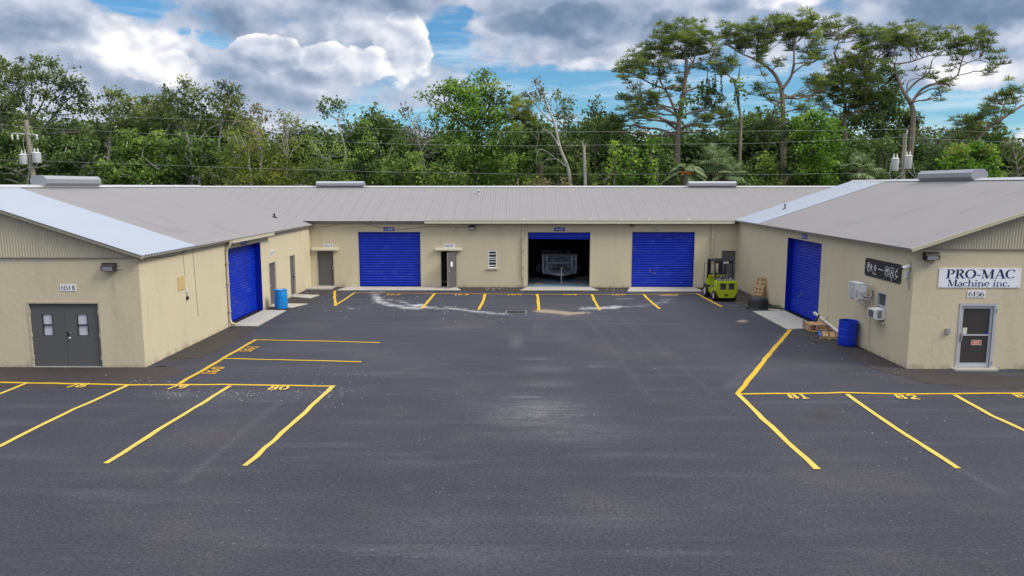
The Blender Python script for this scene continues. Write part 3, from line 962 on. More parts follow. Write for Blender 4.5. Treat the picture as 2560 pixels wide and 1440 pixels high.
def wall(mb, W, u0, u1, z0, z1, th, holes=()):
    us = sorted({u0, u1, *[h[0] for h in holes], *[h[1] for h in holes]})
    zs = sorted({z0, z1, *[h[2] for h in holes], *[h[3] for h in holes]})
    for a, b in zip(us[:-1], us[1:]):
        for c, d in zip(zs[:-1], zs[1:]):
            if any(h[0] <= a and b <= h[1] and h[2] <= c and d <= h[3] for h in holes):
                continue
            for dep in (0, -th):
                mb.quad(W.P(a, c, dep), W.P(b, c, dep), W.P(b, d, dep), W.P(a, d, dep))
    for a, b, c, d in holes:
        for q in (((a, c), (a, d)), ((b, c), (b, d)), ((a, d), (b, d)), ((a, c), (b, c))):
            (ua, za), (ub, zb) = q
            mb.quad(W.P(ua, za, 0), W.P(ub, zb, 0), W.P(ub, zb, -th), W.P(ua, za, -th))


def corr(mb, p0, along, L, down, pitch, amp, nrm, k=5):
    """corrugated sheet: ribs run down the slope"""
    p0, along, down, nrm = Vector(p0), Vector(along), Vector(down), Vector(nrm).normalized()
    n = int(L / pitch * k)
    vs, fs = [], []
    for i in range(n + 1):
        s = L * i / n
        o = p0 + along * s + nrm * (amp * math.sin(2 * math.pi * s / pitch))
        vs += [o, o + down]
    for i in range(n):
        fs.append((2 * i, 2 * i + 1, 2 * i + 3, 2 * i + 2))
    mb.add(vs, fs)


def siding(mb, W, u0, u1, z0, zfun, pitch=.09, amp=.012, d=.03, k=6):
    n = int((u1 - u0) / pitch * k)
    vs, fs = [], []
    for i in range(n + 1):
        u = u0 + (u1 - u0) * i / n
        dd = d + amp * math.sin(2 * math.pi * u / pitch)
        vs += [W.P(u, z0, dd), W.P(u, max(zfun(u), z0 + .001), dd)]
    for i in range(n):
        fs.append((2 * i, 2 * i + 2, 2 * i + 3, 2 * i + 1))
    mb.add(vs, fs)


def roller(parent, W, u0, u1, z0, z1, depth, pitch=.105, latch=None, jamb=False, bottom=True, wob=.0):
    """slatted roller curtain set back in its opening"""
    m = MB()
    n = int((z1 - z0) / pitch * 6)
    nu = 8
    vs, fs = [], []
    for i in range(n + 1):
        z = z0 + (z1 - z0) * i / n
        ph = ((z - z0) / pitch) % 1.0
        d = -depth + .030 * (max(0.0, math.sin(math.pi * ph)) ** .55) + wob * rnd.gauss(0, 1) * (1 if i % 6 == 0 else .3)
        for j in range(nu + 1):
            u = u0 + (u1 - u0) * j / nu
            vs.append(W.P(u, z, d + (rnd.gauss(0, .0022) if 0 < j < nu else 0)))
    for i in range(n):
        for j in range(nu):
            a = i * (nu + 1) + j
            fs.append((a, a + 1, a + nu + 2, a + nu + 1))
    m.add(vs, fs)
    r = m.build('roller_door', MT['blue'], parent, smooth=50, recalc=False)
    g = MB()
    for a in (u0, u1 - .05):
        g.pbox(W, a, a + .05, z0, z1, -depth + .004, -depth + .05)
    g.build('guide_rail', MT['blue_dark'], r)
    if bottom:
        MB().pbox(W, u0 + .05, u1 - .05, z0 - .005, z0 + .07, -depth + .005, -depth + .038).build('bottom_bar', MT['blue_dark'], r)
    if latch:
        lu, lz = latch
        h = MB()
        h.pbox(W, lu - .012, lu + .012, lz, lz + .2, -depth + .02, -depth + .045)
        h.pbox(W, lu + .16, lu + .36, lz - .1, lz - .075, -depth + .02, -depth + .05)
        h.build('latch', MT['steel'], r)
    if jamb:
        j = MB()
        for a, b in ((u0 - .002, u0 + .004), (u1 - .004, u1 + .002)):
            j.pbox(W, a, b, z0 - .05, z1, -depth, .004)
        j.pbox(W, u0, u1, z1 - .004, z1 + .002, -depth, .003)
        j.build('door_jamb', MT['blue_dark'], parent)
    return r


def handle_mb(W, u, z, d, side=1):
    h = MB()
    M = Matrix.Translation(W.P(u, z, d)) @ W.n.to_track_quat('Z', 'Y').to_matrix().to_4x4()
    h.lathe([(.034, 0), (.034, .012), (.014, .014), (.014, .045), (.03, .05), (.032, .066), (.022, .078)], M, 14)
    M2 = Matrix.Translation(W.P(u, z + .16, d)) @ W.n.to_track_quat('Z', 'Y').to_matrix().to_4x4()
    h.lathe([(.028, 0), (.026, .016), (.012, .018), (.01, .02)], M2, 12)
    return h


def steel_door(parent, W, u0, u1, z0, z1, handle_u, depth=.06, lock=False, hinge_u=None, frame=True):
    d = MB()
    d.pbox(W, u0 + .035, u1 - .035, z0 + .012, z1 - .035, -depth - .045, -depth)
    o = d.build('door', MT['door_grey'], parent)
    if handle_u is not None:
        handle_mb(W, handle_u, z0 + .98, -depth).build('handle', MT['steel'], o)
        if lock:
            MB().pbox(W, handle_u - .05, handle_u + .03, z0 + .88, z0 + 1.02, -depth, -depth + .05).build('lock', MT['black'], o)
    if hinge_u is not None:
        hm = MB()
        for f in (.14, .5, .86):
            z = z0 + (z1 - z0) * f
            hm.pbox(W, hinge_u - .014, hinge_u + .014, z - .06, z + .06, -depth + .001, -depth + .018)
        hm.build('hinge', MT['steel'], o)
    if frame:
        f = MB()
        f.pbox(W, u0 - .02, u0 + .032, z0, z1, -depth - .07, .012)
        f.pbox(W, u1 - .032, u1 + .02, z0, z1, -depth - .07, .012)
        f.pbox(W, u0 - .02, u1 + .02, z1 - .032, z1 + .02, -depth - .068, .014)
        f.build('door_frame', MT['frame'], parent)
    t = MB().pbox(W, u0 + .034, u1 - .034, z0 - .02, z0 + .01, -depth - .06, .01)
    t.build('threshold', MT['alu'], parent)
    return o


def ridge_vent(roof, a, b, across, h=.40, w=.62):
    """octagonal ridge ventilator lying along the ridge from a to b"""
    a, b, across = Vector(a), Vector(b), Vector(across)
    up = Vector((0, 0, 1))
    prof = [(-.32 * w, .0), (-.5 * w, .26 * h), (-.5 * w, .68 * h), (-.27 * w, h), (.27 * w, h), (.5 * w, .68 * h), (.5 * w, .26 * h), (.32 * w, 0)]
    m = MB()
    A = [a + across * x + up * z for x, z in prof]
    B = [b + across * x + up * z for x, z in prof]
    m.prism(A, B)
    o = m.build('roof_vent', MT['vent'], roof)
    t = (b - a).normalized()
    n = MB()
    n.prism([a + t * .06 + across * x + up * z for x, z in ((-.42 * w, -.16), (.42 * w, -.16), (.3 * w, -.002), (-.3 * w, -.002))],
            [b - t * .06 + across * x + up * z for x, z in ((-.42 * w, -.16), (.42 * w, -.16), (.3 * w, -.002), (-.3 * w, -.002))])
    # end lips and lap seams
    for f in (0.0, 1.0):
        c = a.lerp(b, f)
        s = -.012 if f == 0 else .012
        lip = [(x * 1.03, z * 1.02) for x, z in prof]
        n.prism([c + t * s + across * x + up * z for x, z in lip], [c - t * s * .2 + across * x + up * z for x, z in lip])
    n.build('vent_base', MT['vent'], roof)
    return o


def pipe_vent(roof, p, r, h, m, cap=False):
    mb = MB()
    p = Vector(p)
    mb.tube([p - Vector((0, 0, .1)), p + Vector((0, 0, h))], r, 10)
    mb.lathe([(r * 3.2, -.06), (r * 2.6, .03), (r * 1.1, .09)], Matrix.Translation(p), 14)
    if cap:
        mb.lathe([(r * 2.0, h), (r * 2.3, h + .04), (r * .6, h + .13)], Matrix.Translation(p), 14)
    mb.build('vent_pipe', m, roof)


def gutter(parent, W, u0, u1, ztop, name='gutter', dep=.30, h=.2):
    """box gutter hung below the roof edge"""
    g = MB()
    g.pbox(W, u0, u1, ztop - h, ztop - h + .012, dep - .16, dep)
    g.pbox(W, u0, u1, ztop - h + .0125, ztop, dep - .012, dep + .004)
    g.pbox(W, u0, u1, ztop - .025, ztop + .004, dep + .0045, dep + .022)
    g.pbox(W, u0, u1, ztop - h + .0125, ztop - .03, dep - .16, dep - .148)
    for a in (u0, u1 - .01):
        g.pbox(W, a, a + .01, ztop - h + .013, ztop - .002, dep - .147, dep - .013)
    g.build(name, MT['cream'], parent)


def downpipe(parent, W, u, ztop, zbot, dep=.05, off=None, kick=True):
    g = MB()
    x = off if off is not None else dep
    if off is not None:
        g.tube([W.P(u, ztop, off), W.P(u, ztop - .12, off), W.P(u, ztop - .28, dep + .03), W.P(u, ztop - .5, dep)], .052, 8)
        g.tube([W.P(u, ztop - .5, dep), W.P(u, zbot + .22, dep)], .05, 8)
    else:
        g.pbox(W, u - .055, u + .055, zbot, ztop, .006, .09)
    if kick:
        g.tube([W.P(u, zbot + .24, dep), W.P(u, zbot + .12, dep + .05), W.P(u - .12, zbot + .06, dep + .3)], .055, 8)
    st = MB()
    o = g.build('downpipe', MT['trim'], parent, smooth=50)
    for z in (ztop - .9, (ztop + zbot) / 2, zbot + .6):
        st.pbox(W, u - .075, u + .075, z - .018, z + .018, .003, .112 if off is None else dep + .06)
    st.build('pipe_strap', MT['trim_dark'], o)
    return o


# ------------------------------------------------------------------ back building
back = thing('workshop_building', 'long beige stucco workshop across the back of the yard with blue roller doors', 'building', (0, 45.5, 0))
m = MB()
BH = [(-11.74, -10.76, 0, 2.12), (-9.32, -5.77, 0, 3.19), (-4.62, -3.68, 0, 2.11), (-1.88, -1.38, 1.14, 2.13), (.41, 3.96, 0, 3.18), (6.36, 9.91, 0, 3.2), (11.46, 12.30, 0, 2.16)]
wall(m, WB, -23, 23, -.02, 3.90, .2, BH)
BK = Plane((0, 54.9, 0), (1, 0, 0), (0, 1, 0))
wall(m, BK, -23, 23, -.02, 3.80, .2)
for X_, n_ in ((-23, -1), (23, 1)):
    for dx in (0, -.2 * n_):
        m.quad((X_ + dx, 42.3, -.02), (X_ + dx, 54.9, -.02), (X_ + dx, 54.9, 3.80), (X_ + dx, 48.5, 5.69), (X_ + dx, 42.3, 3.85))
m.build('wall', MT['stucco'], back)
m = MB()
RB_S = (5.77 - 3.83) / 6.55
corr(m, (-23.3, 48.5, 5.77), (1, 0, 0), 46.6, (0, -6.55, -1.94), .152, .011, (0, -RB_S, 1))
corr(m, (-23.3, 48.5, 5.77), (1, 0, 0), 46.6, (0, 6.75, -2.0), .152, .016, (0, RB_S, 1))
broof = m.build('roof', MT['roof_rib'], back, smooth=60, recalc=False)
m = MB()
m.quad((-23.3, 48.24, 5.722), (23.3, 48.24, 5.722), (23.3, 48.5, 5.815), (-23.3, 48.5, 5.815))
m.quad((-23.3, 48.76, 5.722), (23.3, 48.76, 5.722), (23.3, 48.5, 5.815), (-23.3, 48.5, 5.815))
m.build('ridge_cap', MT['ridge'], broof)
ridge_vent(broof, (-13.25, 48.5, 5.74), (-10.2, 48.5, 5.74), (0, 1, 0), h=.36)
ridge_vent(broof, (10.8, 48.5, 5.74), (13.85, 48.5, 5.74), (0, 1, 0), h=.36)
vp = wp(1197, 492, 46.9)
pipe_vent(broof, (vp.x, 46.9, 5.77 - 1.6 * RB_S), .04, .16, MT['vent'], True)
m = MB()
m.pbox(WB, -12.05, 12.3, 3.62, 3.80, .004, .05)
m.build('fascia', MT['trim_dark'], back)
gutter(back, WB, -5.46, 12.05, 3.885, dep=.36, h=.2)
m = MB()
for u in (-5.3, .1, 3.9, 5.6, 7.2, 9.4):
    m.bar(WB.P(u, 3.90, .34), WB.P(u + .12, 3.97, .2), .05, .02)
m.build('gutter_strap', MT['trim'], back)
downpipe(back, WB, .13, 3.68, .56, kick=False)
MB().pbox(WB, .10, .18, .02, .55, .006, .05).build('downpipe', MT['frame'], back)
downpipe(back, WB, 10.9, 3.68, .06, kick=False)
roller(back, WB, -9.32, -5.77, .05, 3.18, .13, pitch=.15, jamb=False, wob=.0012)
roller(back, WB, 6.36, 9.91, .05, 3.19, .13, pitch=.14, latch=(7.42, .92), wob=.001)
# raised curtain of the open bay
rc = roller(back, WB, .44, 3.93, 2.84, 3.18, .14, pitch=.15, bottom=False, wob=.004)
MB().bar(WB.P(.46, 2.83, -.13), WB.P(3.9, 2.80, -.125), .03, .06).build('bottom_bar', MT['blue'], rc)
m = MB()
for u in (.41, 3.96 - .03):
    m.pbox(WB, u, u + .03, .02, 2.84, -.17, -.11)
m.build('guide_rail', MT['black'], back)
# white edge trim round each bay
m = MB()
for a, b, zt in ((-9.32, -5.77, 3.19), (.41, 3.96, 3.18), (6.36, 9.91, 3.2)):
    m = MB()
    for u in (a - .035, b + .001):
        m.pbox(WB, u, u + .034, .03, zt, .0, .006)
    m.pbox(WB, a - .035, b + .035, zt + .001, zt + .035, .0, .006)
    m.build('bay_trim', MT['frame'], back)
# open bay walls coloured near-black for its shade, and the little office
m = MB()
m.box(-.9, 8.9, 42.5, 54.5, -.015, .021)
m.build('floor', MT['floor_blue'], back)
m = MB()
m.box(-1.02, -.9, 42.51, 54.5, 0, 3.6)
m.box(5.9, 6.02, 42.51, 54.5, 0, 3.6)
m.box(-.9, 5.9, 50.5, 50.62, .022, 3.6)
m.build('partition', MT['bay_shade'], back)
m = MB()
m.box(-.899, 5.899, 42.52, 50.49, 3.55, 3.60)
m.build('ceiling', MT['bay_shade'], back)
m = MB()
m.box(-5.6, -5.5, 42.51, 46, 0, 3)
m.box(-1.5, -1.4, 42.51, 46, 0, 3)
m.box(-5.49, -1.51, 44.2, 44.3, 0, 3)
m.build('office_wall', mat('office_wall_paint', (.16, .165, .175), .8, .1, 2), back)
MB().box(-5.48, -1.52, 44.14, 44.198, .02, .16).build('skirting', MT['offwhite'], back)
MB().box(-5.48, -1.52, 42.51, 44.13, -.01, .02).build('floor', mat('brown_office_floor', (.10, .085, .07), .6, .2, 2), back)
steel_door(back, WB, -11.74, -10.76, .075, 2.12, -10.86, lock=True)
steel_door(back, WB, 11.46, 12.30, .085, 2.16, 12.2, lock=True)
# open office door, hinged on its right jamb
f = MB()
f.pbox(WB, -4.64, -4.585, .03, 2.11, -.13, .012)
f.pbox(WB, -3.712, -3.66, .03, 2.11, -.13, .012)
f.pbox(WB, -4.64, -3.66, 2.08, 2.135, -.128, .014)
f.build('door_frame', MT['frame'], back)
hx, hy = -3.73, 42.27
dv = Vector((-.40, -.75, 0)).normalized()
WD = Plane((hx, hy, 0), dv, Vector((dv.y, -dv.x, 0)) if (Vector((dv.y, -dv.x, 0)).y < 0) else Vector((-dv.y, dv.x, 0)))
d = MB()
d.pbox(WD, 0, .86, .05, 2.07, -.022, .022)
od = d.build('door', MT['door_grey'], back)
MB().pbox(WD, .862, .872, .05, 2.07, -.022, .022).build('door_edge', MT['frame'], od)
handle_mb(WD, .79, 1.0, .022).build('handle', MT['steel'], od)
MB().pbox(WD, .36, .58, 1.25, 1.53, .0225, .026).build('notice', MT['white'], od)
hm = MB()
for z in (.3, 1.06, 1.82):
    hm.bar((hx + .012, hy - .012, z - .06), (hx + .012, hy - .012, z + .06), .03, .03)
hm.build('hinge', MT['steel'], od)
for a, b in ((-11.98, -10.46), (-4.92, -3.39)):
    m = MB()
    m.prism([WB.P(a, 2.15, .002), WB.P(a, 2.29, .002), WB.P(a, 2.27, .15), WB.P(a, 2.15, .17)], [WB.P(b, 2.15, .002), WB.P(b, 2.29, .002), WB.P(b, 2.27, .15), WB.P(b, 2.15, .17)])
    m.build('door_canopy', MT['cream'], back)
# jalousie window
m = MB()
m.pbox(WB, -1.875, -1.83, 1.14, 2.125, -.1, .006)
m.pbox(WB, -1.43, -1.385, 1.14, 2.125, -.1, .006)
m.pbox(WB, -1.829, -1.431, 2.08, 2.125, -.1, .005)
m.pbox(WB, -1.829, -1.431, 1.14, 1.18, -.1, .005)
m.pbox(WB, -1.829, -1.431, 1.61, 1.65, -.09, .003)
win = m.build('window', MT['white'], back)
m = MB()
for z in (1.30, 1.50, 1.76, 1.95):
    m.prism([WB.P(-1.828, z - .05, -.09), WB.P(-1.828, z - .005, -.09), WB.P(-1.828, z + .0, -.02), WB.P(-1.828, z - .045, -.02)],
            [WB.P(-1.432, z - .05, -.09), WB.P(-1.432, z - .005, -.09), WB.P(-1.432, z + .0, -.02), WB.P(-1.432, z - .045, -.02)])
m.build('louvre', MT['white'], win)
MB().pbox(WB, -1.828, -1.432, 1.181, 2.079, -.12, -.105).build('pane', MT['glass'], win)
MB().pbox(WB, -1.96, -1.31, 1.06, 1.135, -.02, .07).build('window_sill', MT['cream'], back)
# cable sagging along the wall under the gutter
m = MB()
pts = []
for i in range(25):
    t = i / 24
    pts.append(WB.P(-12 + 11.5 * t, 3.50 + .12 * math.sin(t * 9) - .1 * math.sin(t * 17 + 1), .02))
m.tube(pts, .009, 5)
m.build('cable', MT['cable'], back)


# ------------------------------------------------------------------ the two wings
def wing(label, W_side, xs_, xr, xo, zw, zr, zsid, y0, y1, yr0, yr1, front, holes_side, holes_front, white, s):
    """s: +1 when the yard wall faces +X (left wing), -1 for the right wing"""
    b = thing('workshop_building', label, 'building', (xr, (y0 + y1) / 2, 0))
    m = MB()
    wall(m, W_side, y0, y1, -.02, zw, .2, holes_side)
    ua, ub = sorted((xs_, xo))
    wall(m, front, ua, ub, -.02, zsid + .06, .2, holes_front)
    for dx in (0, .2 * s):
        m.quad((xo + dx, y0, -.02), (xo + dx, y1, -.02), (xo + dx, y1, zw - .03), (xo + dx, y0, zw - .03))
    for dy in (0, -.2):
        m.quad((xs_, y1 + dy, -.02), (xo, y1 + dy, -.02), (xo, y1 + dy, zw), (xs_, y1 + dy, zw))
    m.build('wall', MT['stucco'], b)
    half = abs(xr - xs_)
    slope = (zr - zw) / half
    ov = .27
    dn = Vector((s * (half + ov), 0, -(half + ov) * slope))
    nr = Vector((s * slope, 0, 1))
    roofs = []
    m = MB()
    ga, gb = (white[1], yr1) if white[0] <= yr0 else (yr0, white[0])
    corr(m, (xr, ga, zr), (0, 1, 0), gb - ga, dn, .19, .012, nr)
    dn2 = Vector((-s * (half + ov), 0, -(half + ov) * slope))
    corr(m, (xr, yr0, zr), (0, 1, 0), yr1 - yr0, dn2, .152, .007, Vector((-s * slope, 0, 1)))
    roof = m.build('roof', MT['roof_coat'], b, smooth=60, recalc=False)
    m = MB()
    corr(m, (xr, white[0] - .05, zr + .014), (0, 1, 0), white[1] - white[0] + .1, dn, .19, .022, nr)
    m.build('roof_panel', MT['roof_white'], roof, smooth=60, recalc=False)
    m = MB()
    for q in (1, -1):
        m.quad((xr, yr0, zr + .05), (xr, yr1, zr + .05), (xr + q * .26, yr1, zr - .26 * slope + .035), (xr + q * .26, yr0, zr - .26 * slope + .035))
    m.build('ridge_cap', MT['ridge'], roof)
    # gable siding front (and the little one above the back roof)
    m = MB()
    zf = lambda u: zr - abs(u - xr) * slope - .03
    siding(m, front, ua, ub, zsid, zf)
    m.build('gable_siding', MT['siding'], b, smooth=60, recalc=False)
    m = MB()
    m.quad((xs_, yr1 - .12, zw - .4), (xo, yr1 - .12, zw - .4), (xo, yr1 - .12, zw), (xr, yr1 - .12, zr - .03), (xs_, yr1 - .12, zw))
    m.build('rear_gable', MT['siding'], b)
    m = MB()
    for q in (1, -1):
        e = Vector((xr + q * (half + ov), yr0 + .012, zr - (half + ov) * slope - .05))
        m.bar((xr, yr0 + .012, zr - .05), e, .03, .11)
    m.build('rake_trim', MT['siding'], b)
    m = MB()
    m.pbox(front, ua, ub, zsid - .03, zsid - .002, .0, .055)
    m.build('siding_flashing', MT['trim_dark'], b)
    m = MB()
    m.pbox(W_side, y0, y1 - .3, zw - .2, zw - .03, .004, .04)
    m.bar((xs_ + s * (ov - .06), yr0, zw - (ov - .06) * slope - .06), (xs_ + s * (ov - .06), yr1, zw - (ov - .06) * slope - .06), .03, .06)
    m.build('fascia', MT['trim_dark'], b)
    return b, roof, slope


left, lroof, lsl = wing('beige stucco workshop on the left with grey double doors and white front roof strip', WL, -12.1, -18.4, -24.7, 3.72, 5.80, 3.58, 23.15, 42.28, 22.93, 42.62, WFL,
                        [(30.25, 34.15, 0, 3.22), (35.2, 36.15, 0, 2.13), (38.42, 39.3, 0, 2.18)], [(-15.75, -13.46, 0, 2.12)], (22.93, 26.75), 1)
ridge_vent(lroof, (-18.4, 28.3, 5.80), (-18.4, 32.0, 5.80), (1, 0, 0), h=.40)
pv = xp(690, 537, -13.0)
pipe_vent(lroof, (-13.3, 39.9, 5.80 - 5.1 * lsl), .05, .22, MT['black'])
roller(left, WL, 30.25, 34.15, .06, 3.21, .30, pitch=.125, latch=(31.3, .92), jamb=True)
steel_door(left, WL, 35.2, 36.15, .05, 2.13, 35.3, hinge_u=36.09)
steel_door(left, WL, 38.42, 39.3, .05, 2.18, 39.2, lock=True)
gutter(left, WL, 30.1, 35.2, 3.60, dep=.33, h=.12)
downpipe(left, WL, 30.02, 3.55, .06, dep=.07, off=.24)
# double doors
fr = MB()
for u in (-15.77, -13.49):
    fr.pbox(WFL, u, u + .05, 0, 2.12, -.15, .012)
fr.pbox(WFL, -15.77, -13.44, 2.085, 2.14, -.148, .014)
fr.build('door_frame', MT['frame'], left)
for a, b, w0, w1, hu in ((-15.715, -14.618, -15.32, -15.03, None), (-14.612, -13.495, -14.20, -13.90, -14.5)):
    d = MB()
    wall(d, Plane((0, 23.15 + .05, 0), (1, 0, 0), (0, -1, 0)), a, b, .02, 2.085, .045, [(w0, w1, 1.05, 1.72)])
    o = d.build('door', MT['door_grey'], left)
    w = MB()
    w.pbox(WFL, w0, w1, 1.05, 1.72, -.085, -.075)
    pw = w.build('window', MT['blind'], o)
    w = MB()
    w.pbox(WFL, w0 - .02, w1 + .02, 1.37, 1.40, -.074, -.035)
    for u in (w0 - .02, w1):
        w.pbox(WFL, u, u + .02, 1.03, 1.74, -.05, -.04)
    w.build('window_frame', MT['black'], pw)
    if hu:
        handle_mb(WFL, hu + .02, .96, -.05).build('handle', MT['steel'], o)
        MB().pbox(WFL, hu - .06, hu - .02, 1.04, 1.16, -.05, -.02).build('pull_handle', MT['black'], o)
    hm = MB()
    hq = a + .0 if hu is None else b
    for z in (.32, 1.05, 1.8):
        hm.pbox(WFL, hq - .018, hq + .018, z - .06, z + .06, -.045, .016)
    hm.build('hinge', MT['frame'], o)
MB().pbox(WFL, -15.75, -13.46, -.01, .018, -.14, .012).build('threshold', MT['concrete'], left)
# plywood patch, conduit and old cable on the side wall
cpz = MB()
cpz.pbox(WL, 25.72, 26.28, 2.14, 2.62, .003, .02)
cpz.build('cover_panel', MT['ply'], left)
m = MB()
m.tube([WL.P(23.2, 3.58, .02), WL.P(24.2, 3.46, .02), WL.P(25.3, 3.40, .02), WL.P(26.2, 3.42, .02), WL.P(27.0, 3.64, .02)], .008, 5)
m.tube([WL.P(26.25, 3.42, .015), WL.P(26.3, 2.65, .015)], .006, 5)
m.tube([WL.P(27.05, 3.6, .012), WL.P(27.2, .95, .012)], .006, 5)
m.tube([WL.P(26.34, 2.15, .02), WL.P(26.36, 1.85, .03)], .011, 6)
m.build('cable', MT['cable'], left)
MB().pbox(WL, 26.3, 26.38, 2.0, 2.16, .004, .04).build('cable_gland', MT['offwhite'], left)
MB().pbox(WL, 26.3, 26.42, 1.73, 1.84, .004, .06).build('socket', MT['black'], left)

right, rroof, rsl = wing('beige stucco workshop on the right with aluminium entrance door and white rear roof strip', WR, 12.35, 18.6, 24.85, 3.97, 6.08, 3.87, 23.25, 42.28, 22.95, 42.1, WFR,
                         [(30.47, 34.35, 0, 3.45), (24.86, 25.5, 1.22, 2.19)], [(13.86, 15.05, 0, 2.13)], (38.0, 42.1), -1)
ridge_vent(rroof, (18.6, 30.6, 6.06), (18.6, 34.7, 6.06), (1, 0, 0), h=.42, w=.66)
pipe_vent(rroof, (14.1, 39.9, 6.08 - 4.5 * rsl), .045, .30, MT['gunmetal'])
roller(right, WR, 30.47, 34.35, .06, 3.44, .26, pitch=.125, latch=(33.0, .95), jamb=True)
# aluminium glazed entrance
m = MB()
for u, w in ((13.865, .07), (14.955, .09)):
    m.pbox(WFR, u, u + w, .02, 2.12, -.12, .015)
m.pbox(WFR, 13.865, 15.045, 2.05, 2.125, -.118, .017)
m.build('door_frame', MT['alu'], right)
m = MB()
for u, w in ((13.945, .075), (14.87, .075)):
    m.pbox(WFR, u, u + w, .05, 2.04, -.075, -.03)
for z0_, z1_ in ((.05, .2), (1.08, 1.13), (1.96, 2.04)):
    m.pbox(WFR, 14.021, 14.869, z0_, z1_, -.074, -.031)
gd = m.build('door', MT['alu'], right)
m = MB()
m.pbox(WFR, 14.021, 14.869, .201, 1.079, -.06, -.052)
m.pbox(WFR, 14.021, 14.869, 1.131, 1.959, -.06, -.052)
m.build('pane', MT['screen'], gd)
m = MB()
m.bar(WFR.P(13.98, .92, .03), WFR.P(13.98, 1.17, .03), .035, .03)
m.pbox(WFR, 13.955, 14.045, .9, 1.18, -.03, -.015)
m.bar(WFR.P(13.98, .96, -.02), WFR.P(13.98, .96, .03), .025, .025)
m.build('handle', MT['steel'], gd)
MB().pbox(WFR, 14.05, 14.19, 1.14, 1.34, -.0515, -.048).build('notice', MT['paper'], gd)
MB().pbox(WFR, 14.76, 14.86, 1.145, 1.22, -.0515, -.046).build('sticker', MT['sign_blue'], gd)
MB().pbox(WFR, 13.86, 15.05, -.01, .019, -.13, .02).build('threshold', MT['alu'], right)
m = MB()
m.pbox(WFR, 15.02, 15.045, .15, .28, .016, .05)
m.pbox(WFR, 15.02, 15.045, 1.86, 1.98, .016, .05)
m.build('hinge', MT['alu'], right)
# side window
m = MB()
for u in (24.862, 25.458):
    m.pbox(WR, u, u + .04, 1.22, 2.188, -.12, .006)
for z in (2.145, 1.70, 1.22):
    m.pbox(WR, 24.903, 25.457, z, z + .042, -.118, .004)
w2 = m.build('window', MT['alu'], right)
MB().pbox(WR, 24.904, 25.456, 1.743, 2.144, -.09, -.08).build('pane', MT['glass'], w2)
MB().pbox(WR, 24.904, 25.456, 1.263, 1.699, -.09, -.08).build('filler_board', MT['offwhite'], w2)
MB().pbox(WR, 24.80, 25.56, 1.12, 1.21, -.02, .06).build('window_sill', MT['trim'], right)
# conduits
m = MB()
m.tube([WR.P(25.9, 1.72, .03), WR.P(25.86, .25, .03)], .012, 6)
m.build('conduit', MT['trim'], right)
m = MB()
m.tube([WR.P(23.45, 3.42, .03), WR.P(23.47, 2.55, .03)], .018, 6)
m.tube([WR.P(23.45, 3.42, .03), WR.P(23.52, 3.48, .03), WR.P(23.6, 3.42, .03), WR.P(23.62, 3.1, .03)], .006, 5)
m.build('conduit', MT['steel'], right)
MB().pbox(WFR, 13.48, 13.60, 1.15, 1.33, .004, .07).build('switch_box', MT['vent'], right)

# ================================================================== SIGNS, LAMPS AND SMALL WALL FIXTURES
def board(name, label, cat, W, u0, u1, z0, z1, m, th=.02, group=None, edge=None):
    o = thing(name, label, cat, W.P((u0 + u1) / 2, (z0 + z1) / 2, 0), 0, group)
    MB().pbox(W, u0, u1, z0, z1, .004, th).build('panel', m, o)
    return o


def put_serif(parent, W, text, uc, zb, w, h, m, d, shear=0.0, font=SERIF, gap=0.0, name='lettering'):
    tw = width(text, font, gap)
    r = W.right
    o0 = W.P(uc, zb, 0)

    def fn(x, y, dd):
        a = (x / tw - .5) * w + shear * y * h
        return o0 + r * a + Vector((0, 0, y * h)) + W.n * (d + dd)
    return drawn(text, font, fn, gap, thick=.001, step=.0006).build(name, m, parent, recalc=False)


def put_sans(parent, W, text, uc, zc, w, h, m, d, offset=.012, name='lettering'):
    cu = bpy.data.curves.new('lettering', 'FONT')
    cu.body = text
    cu.offset = offset
    cu.fill_mode = 'FRONT'
    to = bpy.data.objects.new('lettering', cu)
    COL.objects.link(to)
    dg = bpy.context.evaluated_depsgraph_get()
    me = bpy.data.meshes.new_from_object(to.evaluated_get(dg))
    bpy.data.objects.remove(to)
    co = [v.co.copy() for v in me.vertices]
    x0, x1 = min(c.x for c in co), max(c.x for c in co)
    y0, y1 = min(c.y for c in co), max(c.y for c in co)
    off = Vector((0, 0, 0))
    q = parent
    while q is not None:
        off += q.location
        q = q.parent
    for v, c in zip(me.vertices, co):
        a = ((c.x - x0) / (x1 - x0) - .5) * w
        b = ((c.y - y0) / (y1 - y0) - .5) * h
        v.co = W.P(uc, zc + b, d) + W.right * a - off
    me.materials.clear()
    me.materials.append(m)
    o = bpy.data.objects.new(name, me)
    COL.objects.link(o)
    o.parent = parent
    return o


